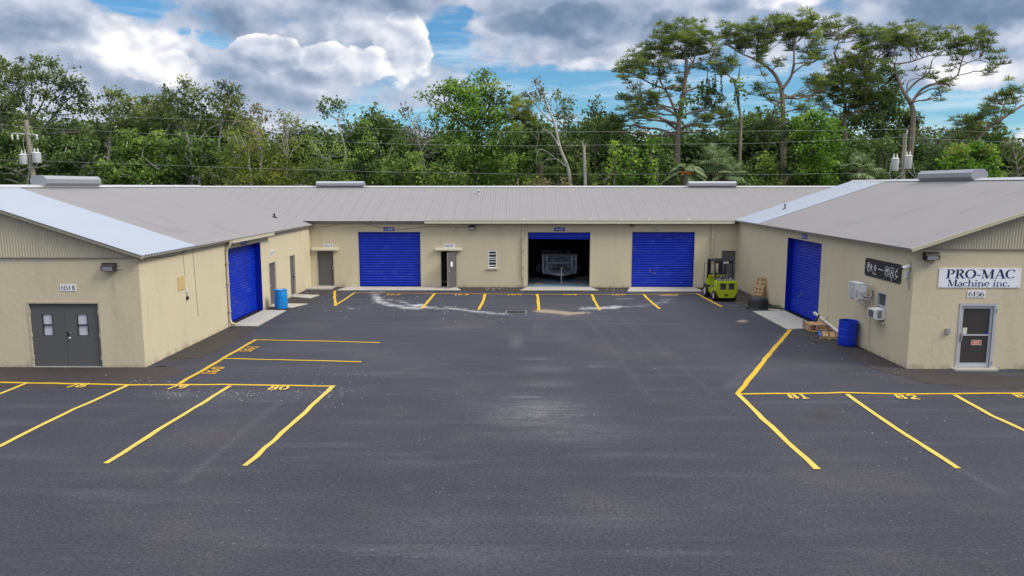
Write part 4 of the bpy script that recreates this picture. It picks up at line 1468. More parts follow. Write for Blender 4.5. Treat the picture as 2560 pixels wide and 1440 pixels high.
for W, u0, u1, z0, z1, tx, lab in (
        (WFL, -14.65, -14.14, 2.49, 2.70, '6154 B', 'white number sign reading 6154 B above the grey double doors'),
        (WL, 35.45, 36.0, 2.47, 2.71, '6154 D', 'small white number sign above the door behind the light blue barrel'),
        (WB, -11.33, -10.78, 2.30, 2.52, '6162 B', 'white number sign reading 6162 B above the closed grey door'),
        (WB, -4.41, -3.79, 2.30, 2.52, '6162C', 'white number sign reading 6162C above the open grey door'),
        (WFR, 14.07, 14.63, 2.32, 2.54, '6156', 'white number sign reading 6156 above the aluminium glass door')):
    o = board('number_sign', lab, 'sign', W, u0, u1, z0, z1, MT['sign_white'], .014, 'white number signs above the doors')
    put_serif(o, W, tx, (u0 + u1) / 2, z0 + .035, (u1 - u0) * .88, z1 - z0 - .07, MT['ink'], .0145)
for W, u0, u1, z0, z1, tx, lab in (
        (WL, 31.8, 32.5, 3.245, 3.43, '6154C', 'small blue sign reading 6154C above the left wall roller door'),
        (WB, -7.86, -7.25, 3.255, 3.465, '6162B', 'small blue sign reading 6162B above the closed roller door'),
        (WB, 1.89, 2.51, 3.25, 3.455, '6162C', 'small blue sign reading 6162C above the open roller door'),
        (WR, 32.05, 32.68, 3.52, 3.72, '6156', 'small blue sign reading 6156 above the right wall roller door')):
    o = board('bay_sign', lab, 'sign', W, u0, u1, z0, z1, MT['sign_blue'], .014, 'blue bay signs above the roller doors')
    put_sans(o, W, tx, (u0 + u1) / 2, (z0 + z1) / 2, (u1 - u0) * .74, (z1 - z0) * .52, MT['white'], .0155)

sg = board('company_sign', 'wide white sign reading PRO-MAC Machine inc. above the glass door', 'sign', WFR, 13.13, 15.68, 2.635, 3.25, MT['sign_white'], .02)
put_serif(sg, WFR, 'PRO-MAC', 14.43, 2.925, 2.18, .285, MT['navy_ink'], .0205, .04)
put_serif(sg, WFR, 'Machine inc.', 14.39, 2.675, 1.96, .215, MT['navy_ink'], .0205, .03)
m = MB()
for u in (13.2, 13.8, 14.4, 15.0, 15.6):
    for z in (2.665, 3.215):
        m.lathe([(.014, 0), (.012, .006), (.004, .008)], Matrix.Translation(WFR.P(u, z, .02)) @ WFR.n.to_track_quat('Z', 'Y').to_matrix().to_4x4(), 8)
m.build('screw', MT['gunmetal'], sg)

# black rounded sign on the right side wall
ps = thing('shop_sign', 'black rounded sign with pale drawn PRO-MAC letters on the right side wall', 'sign', WR.P(25.25, 2.94, 0))
u0, u1, z0, z1, rr = 23.98, 26.52, 2.64, 3.27, .1
outl = []
for cu_, cz_, a0 in ((u1 - rr, z1 - rr, 0), (u0 + rr, z1 - rr, 90), (u0 + rr, z0 + rr, 180), (u1 - rr, z0 + rr, 270)):
    for k in range(7):
        a = R(a0 + 90 * k / 6)
        outl.append((cu_ + rr * math.cos(a), cz_ + rr * math.sin(a)))
MB().prism([WR.P(u, z, .004) for u, z in outl], [WR.P(u, z, .024) for u, z in outl]).build('panel', MT['sign_black'], ps)
SW = u1 - u0
su = lambda f: u1 - f * SW
zc = 2.965
put_sans(ps, WR, 'P', su(.115), zc, .12, .2, MT['silver_ink'], .0255, .02)
put_sans(ps, WR, 'R', su(.205), zc, .13, .22, MT['silver_ink'], .0255, .02)
put_sans(ps, WR, 'O', su(.305), zc + .01, .14, .2, MT['silver_ink'], .0255, .02)
put_sans(ps, WR, 'M', su(.635), zc - .01, .17, .2, MT['silver_ink'], .0255, .02)
put_sans(ps, WR, 'A', su(.765), zc - .02, .16, .22, MT['silver_ink'], .0255, .02)
put_sans(ps, WR, 'C', su(.885), zc - .02, .15, .22, MT['silver_ink'], .0255, .02)


def sg_ring(f, z, rx, rz, w=.022, n=28):
    mb = MB()
    o = WR.P(su(f), z, .0262)
    L = []
    for k in range(n):
        a = 2 * math.pi * k / n
        L.append((math.cos(a), math.sin(a)))
    vs = [o + WR.right * (c * rx) + Vector((0, 0, s * rz)) for c, s in L] + [o + WR.right * (c * (rx - w)) + Vector((0, 0, s * (rz - w))) for c, s in L]
    mb.add(vs, [(k, (k + 1) % n, n + (k + 1) % n, n + k) for k in range(n)])
    mb.build('emblem_ring', MT['silver_ink'], ps, recalc=False)


def sg_line(pts, w, name='emblem_line'):
    mb = MB()
    for k, ((fa, za), (fb, zb)) in enumerate(zip(pts[:-1], pts[1:])):
        d_ = .0268 + .0006 * k
        mb.bar(WR.P(su(fa), za, d_), WR.P(su(fb), zb, d_), w, .001, WR.n)
    mb.build(name, MT['silver_ink'], ps)


sg_ring(.115, zc, .135, .165)
sg_ring(.635, zc - .01, .16, .17)
sg_line([(.305, zc + .17), (.305, zc - .17)], .012)
sg_line([(.255, zc + .01), (.36, zc + .01)], .012)
sg_line([(.22, zc - .12), (.26, zc - .2), (.345, zc - .21)], .022)
sg_line([(.40, zc), (.535, zc - .01)], .028)
sg_line([(.715, zc + .14), (.815, zc + .14), (.815, zc - .17), (.715, zc - .17), (.715, zc + .14)], .016)
sg_line([(.77, zc - .17), (.77, zc - .29)], .016)
sg_line([(.77, zc - .24), (.77, zc - .3)], .05)
sg_line([(.925, zc + .18), (.88, zc + .09)], .016)
sg_line([(.93, zc - .1), (.85, zc - .22)], .016)
m = MB()
for f in (.03, .35, .58, .965):
    for z in (z0 + .05, z1 - .05):
        m.lathe([(.014, 0), (.012, .005), (.004, .007)], Matrix.Translation(WR.P(su(f), z, .024)) @ WR.n.to_track_quat('Z', 'Y').to_matrix().to_4x4(), 8)
m.build('screw', MT['steel'], ps)


# wall pack lamps
def wall_lamp(W, u, z, lab, w=.40, cable_s=0, s=1.0):
    o = thing('wall_lamp', lab, 'lamp', W.P(u, z, 0), 0, 'wall pack lamps')
    pr = [(.004, .12), (.13, .12), (.23, .03), (.17, -.11), (.004, -.11)]
    m = MB()
    m.prism([W.P(u - w / 2, z + b * s, a * s) for a, b in pr], [W.P(u + w / 2, z + b * s, a * s) for a, b in pr])
    m.pbox(W, u - w / 2 - .012, u + w / 2 + .012, z + .1205 * s, z + .135 * s, .004, .15 * s)
    m.build('housing', MT['dark'], o)
    l = MB()
    a, b = Vector((.225, .012)), Vector((.178, -.098))
    nn = Vector((.92, -.39)) * .006
    l.prism([W.P(u - w * .40, z + (a.y + nn.y) * s, (a.x + nn.x) * s), W.P(u - w * .40, z + (b.y + nn.y) * s, (b.x + nn.x) * s), W.P(u - w * .40, z + b.y * s, b.x * s), W.P(u - w * .40, z + a.y * s, a.x * s)],
            [W.P(u + w * .40, z + (a.y + nn.y) * s, (a.x + nn.x) * s), W.P(u + w * .40, z + (b.y + nn.y) * s, (b.x + nn.x) * s), W.P(u + w * .40, z + b.y * s, b.x * s), W.P(u + w * .40, z + a.y * s, a.x * s)])
    l.build('lens', MT['lens'], o)
    if cable_s:
        c = MB()
        c.tube([W.P(u + cable_s * w * .5, z - .05, .06), W.P(u + cable_s * (w * .5 + .1), z - .02, .05), W.P(u + cable_s * (w * .5 + .2), z - .06, .01)], .009, 6)
        c.build('cable', MT['offwhite'], o)
    return o


wall_lamp(WFL, -12.99, 3.26, 'dark wall pack lamp on the left gable front beside the corner', .40, 1)
wall_lamp(WFR, 12.80, 3.62, 'dark wall pack lamp on the right gable front above the white company sign', .43, 0)
wall_lamp(WB, -2.78, 3.45, 'dark square lamp under the back gutter above the open office door', .34)
m = MB()
m.tube([WFR.P(12.62, 3.52, .05), WFR.P(12.56, 3.40, .03), WFR.P(12.66, 3.30, .02), WFR.P(12.85, 3.33, .02), WFR.P(12.92, 3.44, .05)], .012, 6)
m.build('cable', MT['offwhite'], [o for o in COL.objects if o.get('label', '').startswith('dark wall pack lamp on the right')][0])


# small security cameras
def camera_fix(W, u, z, lab, s=1.0):
    o = thing('security_camera', lab, 'camera', W.P(u, z, 0), 0, 'small security cameras')
    q = W.n.to_track_quat('Z', 'Y').to_matrix().to_4x4()
    MB().lathe([(.05 * s, .004), (.05 * s, .02), (.02 * s, .024), (.018 * s, .09 * s)], Matrix.Translation(W.P(u, z, 0)) @ q, 12).build('bracket', MT['offwhite'], o, smooth=40)
    d_ = (W.n * .85 + Vector((0, 0, -.35))).normalized()
    M = Matrix.Translation(W.P(u, z - .01, .09 * s)) @ d_.to_track_quat('Z', 'Y').to_matrix().to_4x4()
    b = MB()
    b.lathe([(.045 * s, -.06 * s), (.052 * s, 0), (.052 * s, .10 * s), (.044 * s, .115 * s)], M, 14)
    h = b.build('body', MT['white'], o, smooth=40)
    MB().lathe([(.036 * s, .1155 * s), (.03 * s, .12 * s), (.01 * s, .121 * s)], M, 12).build('lens', MT['black'], h)


camera_fix(WB, -3.87, 3.40, 'tiny white camera above the open office door near the lamp')
camera_fix(WB, 2.32, 3.53, 'tiny white camera just above the 6162C blue sign')
camera_fix(WB, 7.75, 3.45, 'tiny white camera above the closed roller door beside the forklift')
camera_fix(WR, 23.47, 3.27, 'white camera on a conduit near the right building corner', 1.25)
o = thing('junction_box', 'small white junction box below the camera on the right wall', 'box', WR.P(23.6, 2.98, 0))
MB().pbox(WR, 23.54, 23.67, 2.90, 3.10, .004, .07).build('box', MT['white'], o)
MB().pbox(WR, 23.53, 23.68, 2.89, 3.11, .071, .08).build('cover', MT['offwhite'], o)

# little red hanging sign inside the glass door
o = thing('hanging_sign', 'small red card sign hanging on the glass entrance door', 'sign', WFR.P(14.5, .86, -.05))
MB().pbox(WFR, 14.36, 14.66, .79, .93, -.0505, -.044).build('card', MT['red'], o)
m = MB()
m.pbox(WFR, 14.35, 14.67, .925, .94, -.0435, -.041)
m.pbox(WFR, 14.35, 14.67, .78, .795, -.0435, -.041)
m.pbox(WFR, 14.35, 14.364, .796, .924, -.0435, -.041)
m.pbox(WFR, 14.656, 14.67, .796, .924, -.0435, -.041)
m.build('border', MT['paper'], o)
m = MB()
for i in range(6):
    m.pbox(WFR, 14.42 + .03 * i, 14.44 + .03 * i, .83, .87, -.0436, -.0425)
m.pbox(WFR, 14.43, 14.6, .885, .895, -.0436, -.0425)
m.build('lettering', MT['paper'], o)
m = MB()
m.tube([WFR.P(14.4, .94, -.045), WFR.P(14.51, 1.07, -.045), WFR.P(14.62, .94, -.045)], .003, 4)
m.build('string', MT['cable'], o)

# split air conditioner on brackets
ac = thing('condenser_unit', 'white split air conditioner condenser on wall brackets below the black sign', 'air conditioner', (11.95, 26.1, 1.85))
x0, x1, y0, y1, z0, z1 = 11.80, 12.09, 25.75, 26.50, 1.86, 2.40
m = MB()
m.box(x0, x1, y0, y1, z0, z1)
m.box(x0 - .008, x1 + .008, y0 - .008, y1 + .008, z1 + .001, z1 + .02)
m.build('casing', MT['offwhite'], ac)
g = MB()
for i in range(15):
    z = z0 + .05 + i * .03
    g.box(x0 - .016, x0 - .004, y0 + .22, y1 - .02, z, z + .014)
g.box(x0 - .012, x0 - .004, y0 + .215, y0 + .23, z0 + .03, z1 - .03)
g.box(x0 - .012, x0 - .004, y1 - .03, y1 - .015, z0 + .03, z1 - .03)
g.build('grille', MT['white'], ac)
MB().box(x0 - .003, x0 - .001, y0 + .232, y1 - .032, z0 + .035, z1 - .035).build('fan_shade_plate', MT['gunmetal'], ac)  # flat dark plate on the casing, painted as shade behind the grille
MB().box(x0 + .06, x1 - .05, y0 - .05, y0 - .001, z0 + .27, z0 + .47).build('service_cover', MT['white'], ac)
MB().box(x0 - .01, x0 - .002, y0 + .06, y0 + .17, z0 + .06, z0 + .3).build('label_plate', MT['vent'], ac)
p = MB()
p.tube([(x0 + .1, y0 - .03, z0 + .28), (x0 + .16, y0 - .1, z0 + .18), (x0 + .24, y0 - .1, z0 + .1), (12.2, y0 - .05, z0 + .12), (12.33, y0 - .02, z0 + .3)], .018, 7)
p.tube([(x0 + .14, y0 - .02, z0 + .1), (x0 + .2, y0 - .08, z0 + .04), (12.15, y0 - .06, z0 + .02), (12.28, y0 - .03, z0 + .12), (12.30, y0 - .03, z0 + .45), (12.2, y0, z0 + .54), (12.12, y0 + .05, z0 + .5)], .024, 8)
p.build('pipe', MT['offwhite'], ac, smooth=60)
p = MB()
p.tube([(x0 + .16, y0 - .012, z0 + .12), (x0 + .22, y0 - .07, z0 + .08), (12.25, y0 - .05, z0 + .06), (12.3, y0 - .03, z0 + .4)], .02, 7)
p.build('insulated_pipe', MT['black'], ac, smooth=60)
b = MB()
for y in (y0 + .1, y1 - .12):
    b.bar((12.345, y, z0 - .03), (x0 - .06, y, z0 - .03), .04, .035)
    b.bar((12.33, y, z0 - .05), (12.33, y, z0 - .36), .04, .02)
    b.bar((12.33, y, z0 - .33), (x0 + .1, y, z0 - .05), .025, .02)
b.build('bracket', MT['offwhite'], ac)

wa = thing('window_unit', 'white window air conditioner in the lower half of the side window', 'air conditioner', (12.15, 25.1, 1.3))
x0, x1, y0, y1, z0, z1 = 11.99, 12.36, 24.90, 25.37, 1.285, 1.665
m = MB()
m.prism([(x0, y0, z0 + .05), (x0 + .1, y0, z0), (x1, y0, z0 + .02), (x1, y0, z1), (x0, y0, z1 - .03)], [(x0, y1, z0 + .05), (x0 + .1, y1, z0), (x1, y1, z0 + .02), (x1, y1, z1), (x0, y1, z1 - .03)])
m.build('casing', MT['white'], wa)
g = MB()
for i in range(12):
    y = y0 + .05 + i * .031
    g.box(x0 - .006, x0 - .001, y, y + .02, z0 + .07, z1 - .06)
for i in range(5):
    x = x0 + .12 + i * .03
    g.box(x, x + .018, y0 - .006, y0 - .001, z0 + .06, z1 - .06)
g.build('grille', MT['gunmetal'], wa)

# ================================================================== YARD OBJECTS
TR = Matrix.Translation


def drum(label, loc, m, h=.89, r=.295, open_top=False, tilt=0.0):
    o = thing('plastic_drum', label, 'barrel', loc, rnd.uniform(0, 6))
    o.rotation_euler[0] = tilt
    prof = [(r * .86, .0), (r * .95, .02), (r * .985, .07), (r, .16), (r, h * .34), (r * 1.035, h * .35), (r * 1.035, h * .37), (r, h * .38), (r * 1.0, h * .64), (r * 1.035, h * .65), (r * 1.035, h * .67), (r, h * .68), (r * .985, h * .88), (r * .93, h * .93), (r * .955, h * .945), (r * .965, h)]
    if open_top:
        prof = prof[:-3] + [(r * .99, h * .93), (r * .985, h)]
        b = MB().lathe(prof, n=32, cap=False)
        b.lathe([(r * .95, h - .002), (r * .95, .05), (.01, .045)], n=32, cap=False)
        b.lathe([(r * .985, h), (r * .95, h - .001)], n=32, cap=False)
        b.build('body', m, o, True, 40)
        MB().lathe([(r * .93, .1), (r * .93, .14)], n=28).build('shaded_bottom', MT['barrel_in_shade'], o, True)  # disc in a darker drum blue, painting the shade inside
        t = MB()
        t.lathe([(r * 1.0, h * .955), (r * 1.02, h * .96), (r * 1.02, h * .985), (r * 1.0, h * .99)], n=32, cap=False)
        t.build('rim', m, o, True, 40)
    else:
        MB().lathe(prof, n=32).build('body', m, o, True, 40)
        t = MB()
        t.lathe([(r * .97, h - .012), (r * .985, h - .008), (r * .985, h + .012), (r * .93, h + .014), (r * .92, h - .02)], n=32, cap=False)
        t.build('rim', m, o, True, 40)
        c = MB()
        for a in (.6, 3.7):
            c.lathe([(.04, h), (.04, h + .012), (.03, h + .018)], TR(Vector((r * .6 * math.cos(a), r * .6 * math.sin(a), 0))), 12)
        c.build('bung', MT['offwhite'], o, True)
    return o


drum('light blue closed plastic drum by the left side wall doors', (-11.36, 34.52, 0.036), MT['bluebarrel'], .91, .30)
drum('royal blue open topped plastic drum against the right side wall', (11.97, 26.80, 0.006), MT['darkbarrel'], .93, .325, True, R(1.5))


def pallet(name, label, M, L=1.15, Wd=.95, nslat=6, mats=None, blue=None, missing=(), group=None):
    o = thing(name, label, 'pallet', (0, 0, 0), 0, group)
    o.matrix_world = M
    for i, y in enumerate((-Wd / 2 + .03, 0, Wd / 2 - .03)):
        MB().box(-L / 2, L / 2, y - .025, y + .025, .018, .10).build('stringer', MT['wood'], o, True)
    for i in range(nslat):
        if i in missing:
            continue
        x = -L / 2 + .05 + (L - .1) * i / (nslat - 1)
        q = rnd.gauss(0, .01)
        MB().mbox(TR((x + q, rnd.gauss(0, .01), .11)) @ Matrix.Rotation(rnd.gauss(0, .015), 4, 'Z'), .095, Wd, .018).build('slat', MT['wood_blue'] if blue == i else MT['wood'], o, True)
    for x in (-L / 2 + .06, 0, L / 2 - .06):
        MB().mbox(TR((x, 0, .009)), .095, Wd, .0175).build('slat', MT['wood'], o, True)
    return o


# flat pallet with a blue board
pallet('wood_pallet', 'flat low pallet with one blue board beside the royal blue drum', TR((11.93, 28.30, .008)) @ Matrix.Rotation(R(-19), 4, 'Z'), .72, 1.05, 6, blue=0)
# broken crate pile
cr = thing('broken_crate', 'broken wooden crate pieces piled at the right roller door corner', 'crate', (11.95, 29.45, .01))
for (x, y, z, sx, sy, sz, rz, rx) in ((11.72, 29.75, .16, .06, .75, .10, 12, 0), (12.0, 29.95, .20, .70, .04, .22, 8, 0), (11.92, 29.5, .31, .72, .5, .03, 10, 4), (12.08, 29.22, .19, .58, .05, .26, 6, 0),
                                      (12.25, 29.0, .10, .80, .09, .12, 4, 0), (11.62, 29.35, .14, .07, .07, .26, 10, 0), (11.82, 29.12, .16, .07, .07, .30, 5, 0), (12.0, 29.45, .05, .8, .7, .03, 10, 0), (11.6, 30.0, .2, .06, .06, .3, 0, 0)):
    MB().mbox(TR((x - 11.95, y - 29.45, z - .01)) @ Matrix.Rotation(R(rz), 4, 'Z') @ Matrix.Rotation(R(rx), 4, 'X'), sx, sy, sz).build('board', MT['wood'] if rz > 5 else MT['wood_old'], cr, True)
MB().mbox(TR((.05, .25, .45)) @ Matrix.Rotation(R(30), 4, 'Y'), .05, .08, .4).build('tool_handle', MT['black'], cr, True)
# pallet leaning on the right wall behind the tub, and a smaller crate end against it
pallet('wood_pallet', 'tall wooden pallet leaning on the right wall behind the black tub', TR((12.0, 37.15, .02)) @ Matrix.Rotation(R(-62), 4, 'Z') @ Matrix.Rotation(R(77), 4, 'X') @ Matrix.Rotation(R(90), 4, 'Z') @ TR((.62, 0, -.06)), 1.24, .62, 7)
pallet('small_pallet', 'smaller pallet propped against the tall leaning pallet behind the tub', TR((11.80, 36.75, .02)) @ Matrix.Rotation(R(-62), 4, 'Z') @ Matrix.Rotation(R(74), 4, 'X') @ Matrix.Rotation(R(90), 4, 'Z') @ TR((.42, 0, -.06)), .80, .52, 5, missing=(1,))

tub = thing('stock_tub', 'upturned black rubber tub by the right side wall', 'tub', (11.42, 35.25, 0.006))
MB().lathe([(.53, 0), (.54, .015), (.525, .035), (.50, .04), (.475, .16), (.44, .34), (.405, .47), (.37, .505), (.30, .515), (.05, .52)], n=36).build('body', MT['tub'], tub, True, 50)
t = MB()
for k in range(20):
    a = 2 * math.pi * k / 20
    t.bar((.487 * math.cos(a), .487 * math.sin(a), .10), (.443 * math.cos(a), .443 * math.sin(a), .36), .014, .012, (math.cos(a), math.sin(a), 0))
t.build('rib', MT['tub'], tub, True)

nt_ = thing('net_scrap', 'crumpled green netting and cardboard beside the upturned tub', 'rubbish', (12.05, 34.75, .01))
t = MB()
for k in range(26):
    p = Vector((rnd.uniform(-.3, .2), rnd.uniform(-.25, .4), rnd.uniform(.02, .14)))
    t.tube([p, p + Vector((rnd.gauss(0, .12), rnd.gauss(0, .12), rnd.uniform(0, .09))), p + Vector((rnd.gauss(0, .2), rnd.gauss(0, .2), -.01))], .012, 5)
t.build('netting', MT['netting'], nt_, True)
MB().mbox(TR((-.1, -.3, .03)) @ Matrix.Rotation(R(14), 4, 'Z') @ Matrix.Rotation(R(5), 4, 'Y'), .6, .2, .03).build('cardboard', MT['paper'], nt_, True)

pv_ = thing('drain_pipe', 'white plastic pipe sloping along the right wall foot by the roller door', 'pipe', (12.25, 29.5, .3))
t = MB()
t.tube([WR.P(30.55, .54, .08), WR.P(29.4, .40, .09), WR.P(27.35, .10, .10)], .055, 12)
t.build('pipe', MT['pvc'], pv_, smooth=50)
t = MB()
t.tube([WR.P(30.62, .55, .08), WR.P(30.42, .525, .08)], .068, 12)
t.tube([WR.P(29.7, .445, .088), WR.P(29.5, .42, .09)], .066, 12)
t.build('coupling', MT['pvc'], pv_, smooth=50)
t = MB()
t.bar(WR.P(29.45, .42, .08), WR.P(29.45, .62, .01), .02, .02)
t.build('hanger', MT['steel'], pv_)

# storm drain
MT['iron_worn'] = mat('worn_grate_iron', (0.17, 0.165, 0.16), 0.55, 0.2, 8)
MT['trailer_dark'] = mat('dark_trailer_panel', (0.22, 0.25, 0.31), 0.45, 0.3, 3, col2=(0.03, 0.032, 0.04), c2lo=.42, c2hi=.62, c2amt=.85, stretch=(1, 1, 1.6))
dg_ = thing('drain_grate', 'cast iron storm drain grate in the asphalt near the back stalls', 'drain', (-.22, 33.85, .004))
m = MB()
x0, x1, y0, y1 = -.70, .27, 33.42, 34.30
for a in ((x0, x1, y0, y0 + .05), (x0, x1, y1 - .05, y1), (x0, x0 + .05, y0 + .051, y1 - .051), (x1 - .05, x1, y0 + .051, y1 - .051)):
    m.box(*a, .004, .012)
m.build('frame', MT['iron_worn'], dg_)
m = MB()
for i in range(14):
    x = x0 + .08 + i * .0615
    m.box(x, x + .015, y0 + .051, y1 - .051, .0062, .0085)
m.box(x0 + .051, x1 - .051, 33.84, 33.88, .0055, .0092)
m.build('bar', MT['iron'], dg_)
MB().quad((x0 + .05, y0 + .05, .0045), (x1 - .05, y0 + .05, .0045), (x1 - .05, y1 - .05, .0045), (x0 + .05, y1 - .05, .0045)).build('pit_shade', MT['pit_shade'], dg_)  # flat black sheet standing in for the shade down the drain
m = MB()
m.tube([(x0 - .2 + .05 * math.sin(k), y0 - .1 + .35 * k, .004) for k in range(4)], .012, 5)
m.build('kerb_seal', MT['iron'], dg_)

# ------------------------------------------------------------------ forklift (local: +y is forward, origin on the ground)
fk = thing('forklift', 'lime green forklift with black overhead guard parked facing the back wall', 'forklift', (10.36, 38.3, .005), R(3))
hw = .50
m = MB()
side = [(-.62, .30), (-.62, .62), (-.45, .66), (.42, .52), (.62, .62), (.74, .98), (.84, .98), (.84, .34), (.55, .30)]
for s in (-1, 1):
    m.prism([(s * hw, y, z) for y, z in side], [(s * (hw - .14), y, z) for y, z in side])
m.box(-hw + .141, hw - .141, -.6, .83, .26, .5)
m.build('chassis', MT['lime'], fk, True)
m = MB()
fp = [(-.50, 1.03), (.50, 1.03), (.53, .92), (.53, .52), (.38, .17), (-.38, .17), (-.53, .52), (-.53, .92)]
cfp = lambda y, k: [(x * k, y, z) for x, z in fp]
holes_x = [(-.37, -.05), (.06, .37)]
WK = Plane((0, -1.16, 0), (1, 0, 0), (0, -1, 0))
m.prism(cfp(-1.09, 1.0), cfp(-.62, 1.0))
# rear skin with two radiator openings
for a, b, c, d in ((-.53, .53, .92, .98), (-.53, -.37, .60, .92), (.37, .53, .60, .92), (-.05, .06, .60, .92)):
    m.pbox(WK, a, b, c, d, -.069, 0)
low = [(-.53, .60), (.53, .60), (.53, .52), (.38, .19), (-.38, .19), (-.53, .52)]
m.prism([(x, -1.16, z) for x, z in low], [(x, -1.091, z) for x, z in low])
cw = m.build('counterweight', MT['lime'], fk, True)
for a, b in holes_x:
    g = MB()
    g.pbox(WK, a, b, .601, .919, -.067, -.06)
    gr = g.build('radiator_opening', MT['black'], cw, True)
    g = MB()
    for i in range(6):
        u = a + .03 + i * (b - a - .06) / 5
        g.pbox(WK, u - .006, u + .006, .602, .918, -.055, -.03)
    g.pbox(WK, a + .0, a + .06, .602, .918, -.058, -.02)
    g.build('grille', MT['gunmetal'], gr, True)
g = MB()
for i, (u, z, w, h) in enumerate(((-.06, .36, .2, .03), (-.1, .325, .05, .04), (-.03, .32, .05, .05), (.04, .325, .06, .04), (-.02, .29, .18, .015))):
    g.pbox(WK, u - w / 2, u + w / 2, z - h / 2, z + h / 2, .0005, .003 + .0005 * i)
g.build('worn_plate', MT['black'], cw, True)
g = MB()
for s in (-1, 1):
    g.mbox(TR((s * .535, -1.02, .62)), .012, .10, .05)
g.build('reflector', MT['orange'], cw, True)
m = MB()
m.box(-.44, .44, -.95, -.30, 1.031, 1.07)
m.box(-.30, .30, -.6, -.1, .66, 1.03)
m.build('engine_hood', MT['gunmetal'], fk, True)
m = MB()
for x in (-.16, .16):
    m.tube([(x - .05, -.78, 1.07), (x - .08, -.74, 1.2), (x + .0, -.68, 1.30), (x + .08, -.62, 1.22), (x + .09, -.58, 1.07)], .025, 8)
m.tube([(-.3, -.5, 1.07), (-.1, -.45, 1.16), (.2, -.5, 1.1)], .02, 7)
m.build('hose', MT['gunmetal'], fk, True, smooth=60)
m = MB()
m.lathe([(.05, 1.07), (.05, 1.15), (.02, 1.16)], TR((.3, -.7, 0)), 12)
m.lathe([(.035, 1.07), (.035, 1.12)], TR((-.28, -.8, 0)), 12)
m.build('filler_cap', MT['steel'], fk, True)
m = MB()
m.box(-.24, .24, -.25, .2, .72, .80)
m.box(-.22, .22, -.32, -.24, .80, 1.16)
m.build('seat', MT['black'], fk, True)
m = MB()
m.box(-.42, .42, .55, .70, .6, 1.14)
m.build('dashboard', MT['lime'], fk, True)
m = MB()
m.box(-.36, -.05, .50, .548, 1.06, 1.12)
m.build('warning_panel', MT['orange'], fk, True)
sw = MB()
Ms = TR((-.06, .40, 1.32)) @ Matrix.Rotation(R(38), 4, 'X')
sw.tube([Ms @ Vector((.17 * math.cos(a), .17 * math.sin(a), 0)) for a in np.linspace(0, 2 * math.pi, 25)], .016, 7, cap=False)
for a in (0, 2.1, 4.2):
    sw.bar(Ms @ Vector((0, 0, -.01)), Ms @ Vector((.16 * math.cos(a), .16 * math.sin(a), 0)), .02, .012)
sw.tube([Ms @ Vector((0, 0, 0)), Ms @ Vector((0, 0, -.34))], .026, 8)
sw.build('steering_wheel', MT['black'], fk, True, smooth=60)
m = MB()
for x, zz in ((.14, 1.3), (.2, 1.32), (.26, 1.3)):
    m.tube([(x, .45, 1.08), (x + .01, .38, zz)], .01, 6)
    m.lathe([(.02, 0), (.026, .02), (.018, .045)], TR((x + .01, .38, zz)), 8)
m.build('lever', MT['black'], fk, True)
m = MB()
for s in (-1, 1):
    m.bar((s * .44, -.62, 1.03), (s * .45, -.48, 1.97), .06, .05)
    m.bar((s * .45, .74, .95), (s * .45, .52, 1.97), .05, .05)
    m.bar((s * .46, -.52, 1.97), (s * .46, .62, 1.97), .05, .07)
m.bar((-.44, -.48, 1.94), (.44, -.48, 1.94), .03, .14)
m.bar((-.44, .60, 1.97), (.44, .60, 1.97), .05, .07)
for i in range(6):
    x = -.36 + i * .144
    m.bar((x, -.47, 1.985), (x, .58, 1.985), .035, .03)
for y in (-.13, .24):
    m.bar((-.44, y, 1.955), (.44, y, 1.955), .03, .02)
og = m.build('overhead_guard', MT['black'], fk, True)
g = MB()
g.box(-.02, .24, -.503, -.497, 1.87, 1.96)
pl = g.build('number_plate', MT['white'], og, True)
g = MB()
for i, x in enumerate((.01, .05, .085, .115, .15, .185)):
    g.box(x, x + .018, -.5052, -.5035, 1.89 + .008 * (i % 2), 1.94)
g.build('lettering', MT['ink'], pl, True)
m = MB()
for s in (-1, 1):
    m.box(s * .34 - .05, s * .34 + .05, .92, 1.02, .12, 1.98)
    m.box(s * .24 - .035, s * .24 + .035, .94, 1.0, .12, 1.95)
for z in (.3, 1.1, 1.9):
    m.box(-.38, .38, .93, .98, z, z + .09)
m.build('mast', MT['black'], fk, True)
m = MB()
m.tube([(-.06, .96, .3), (-.06, .96, 1.7)], .04, 10)
m.build('lift_cylinder', MT['steel'], fk, True)
m = MB()
for s in (-1, 1):
    m.bar((s * .52, 1.10, .3), (s * .52, 1.10, 1.72), .03, .03)
m.bar((-.52, 1.10, 1.72), (.52, 1.10, 1.72), .03, .03)
m.bar((-.52, 1.10, 1.02), (.52, 1.10, 1.02), .025, .025)
m.box(-.52, .52, 1.06, 1.12, .55, .67)
m.box(-.52, .52, 1.06, 1.12, .20, .30)
m.build('load_backrest', MT['gunmetal'], fk, True)
for s in (-1, 1):
    m = MB()
    m.box(s * .28 - .05, s * .28 + .05, 1.13, 1.17, .10, .62)
    m.box(s * .28 - .05, s * .28 + .05, 1.171, 2.1, .08, .12)
    m.build('fork', MT['gunmetal'], fk, True)


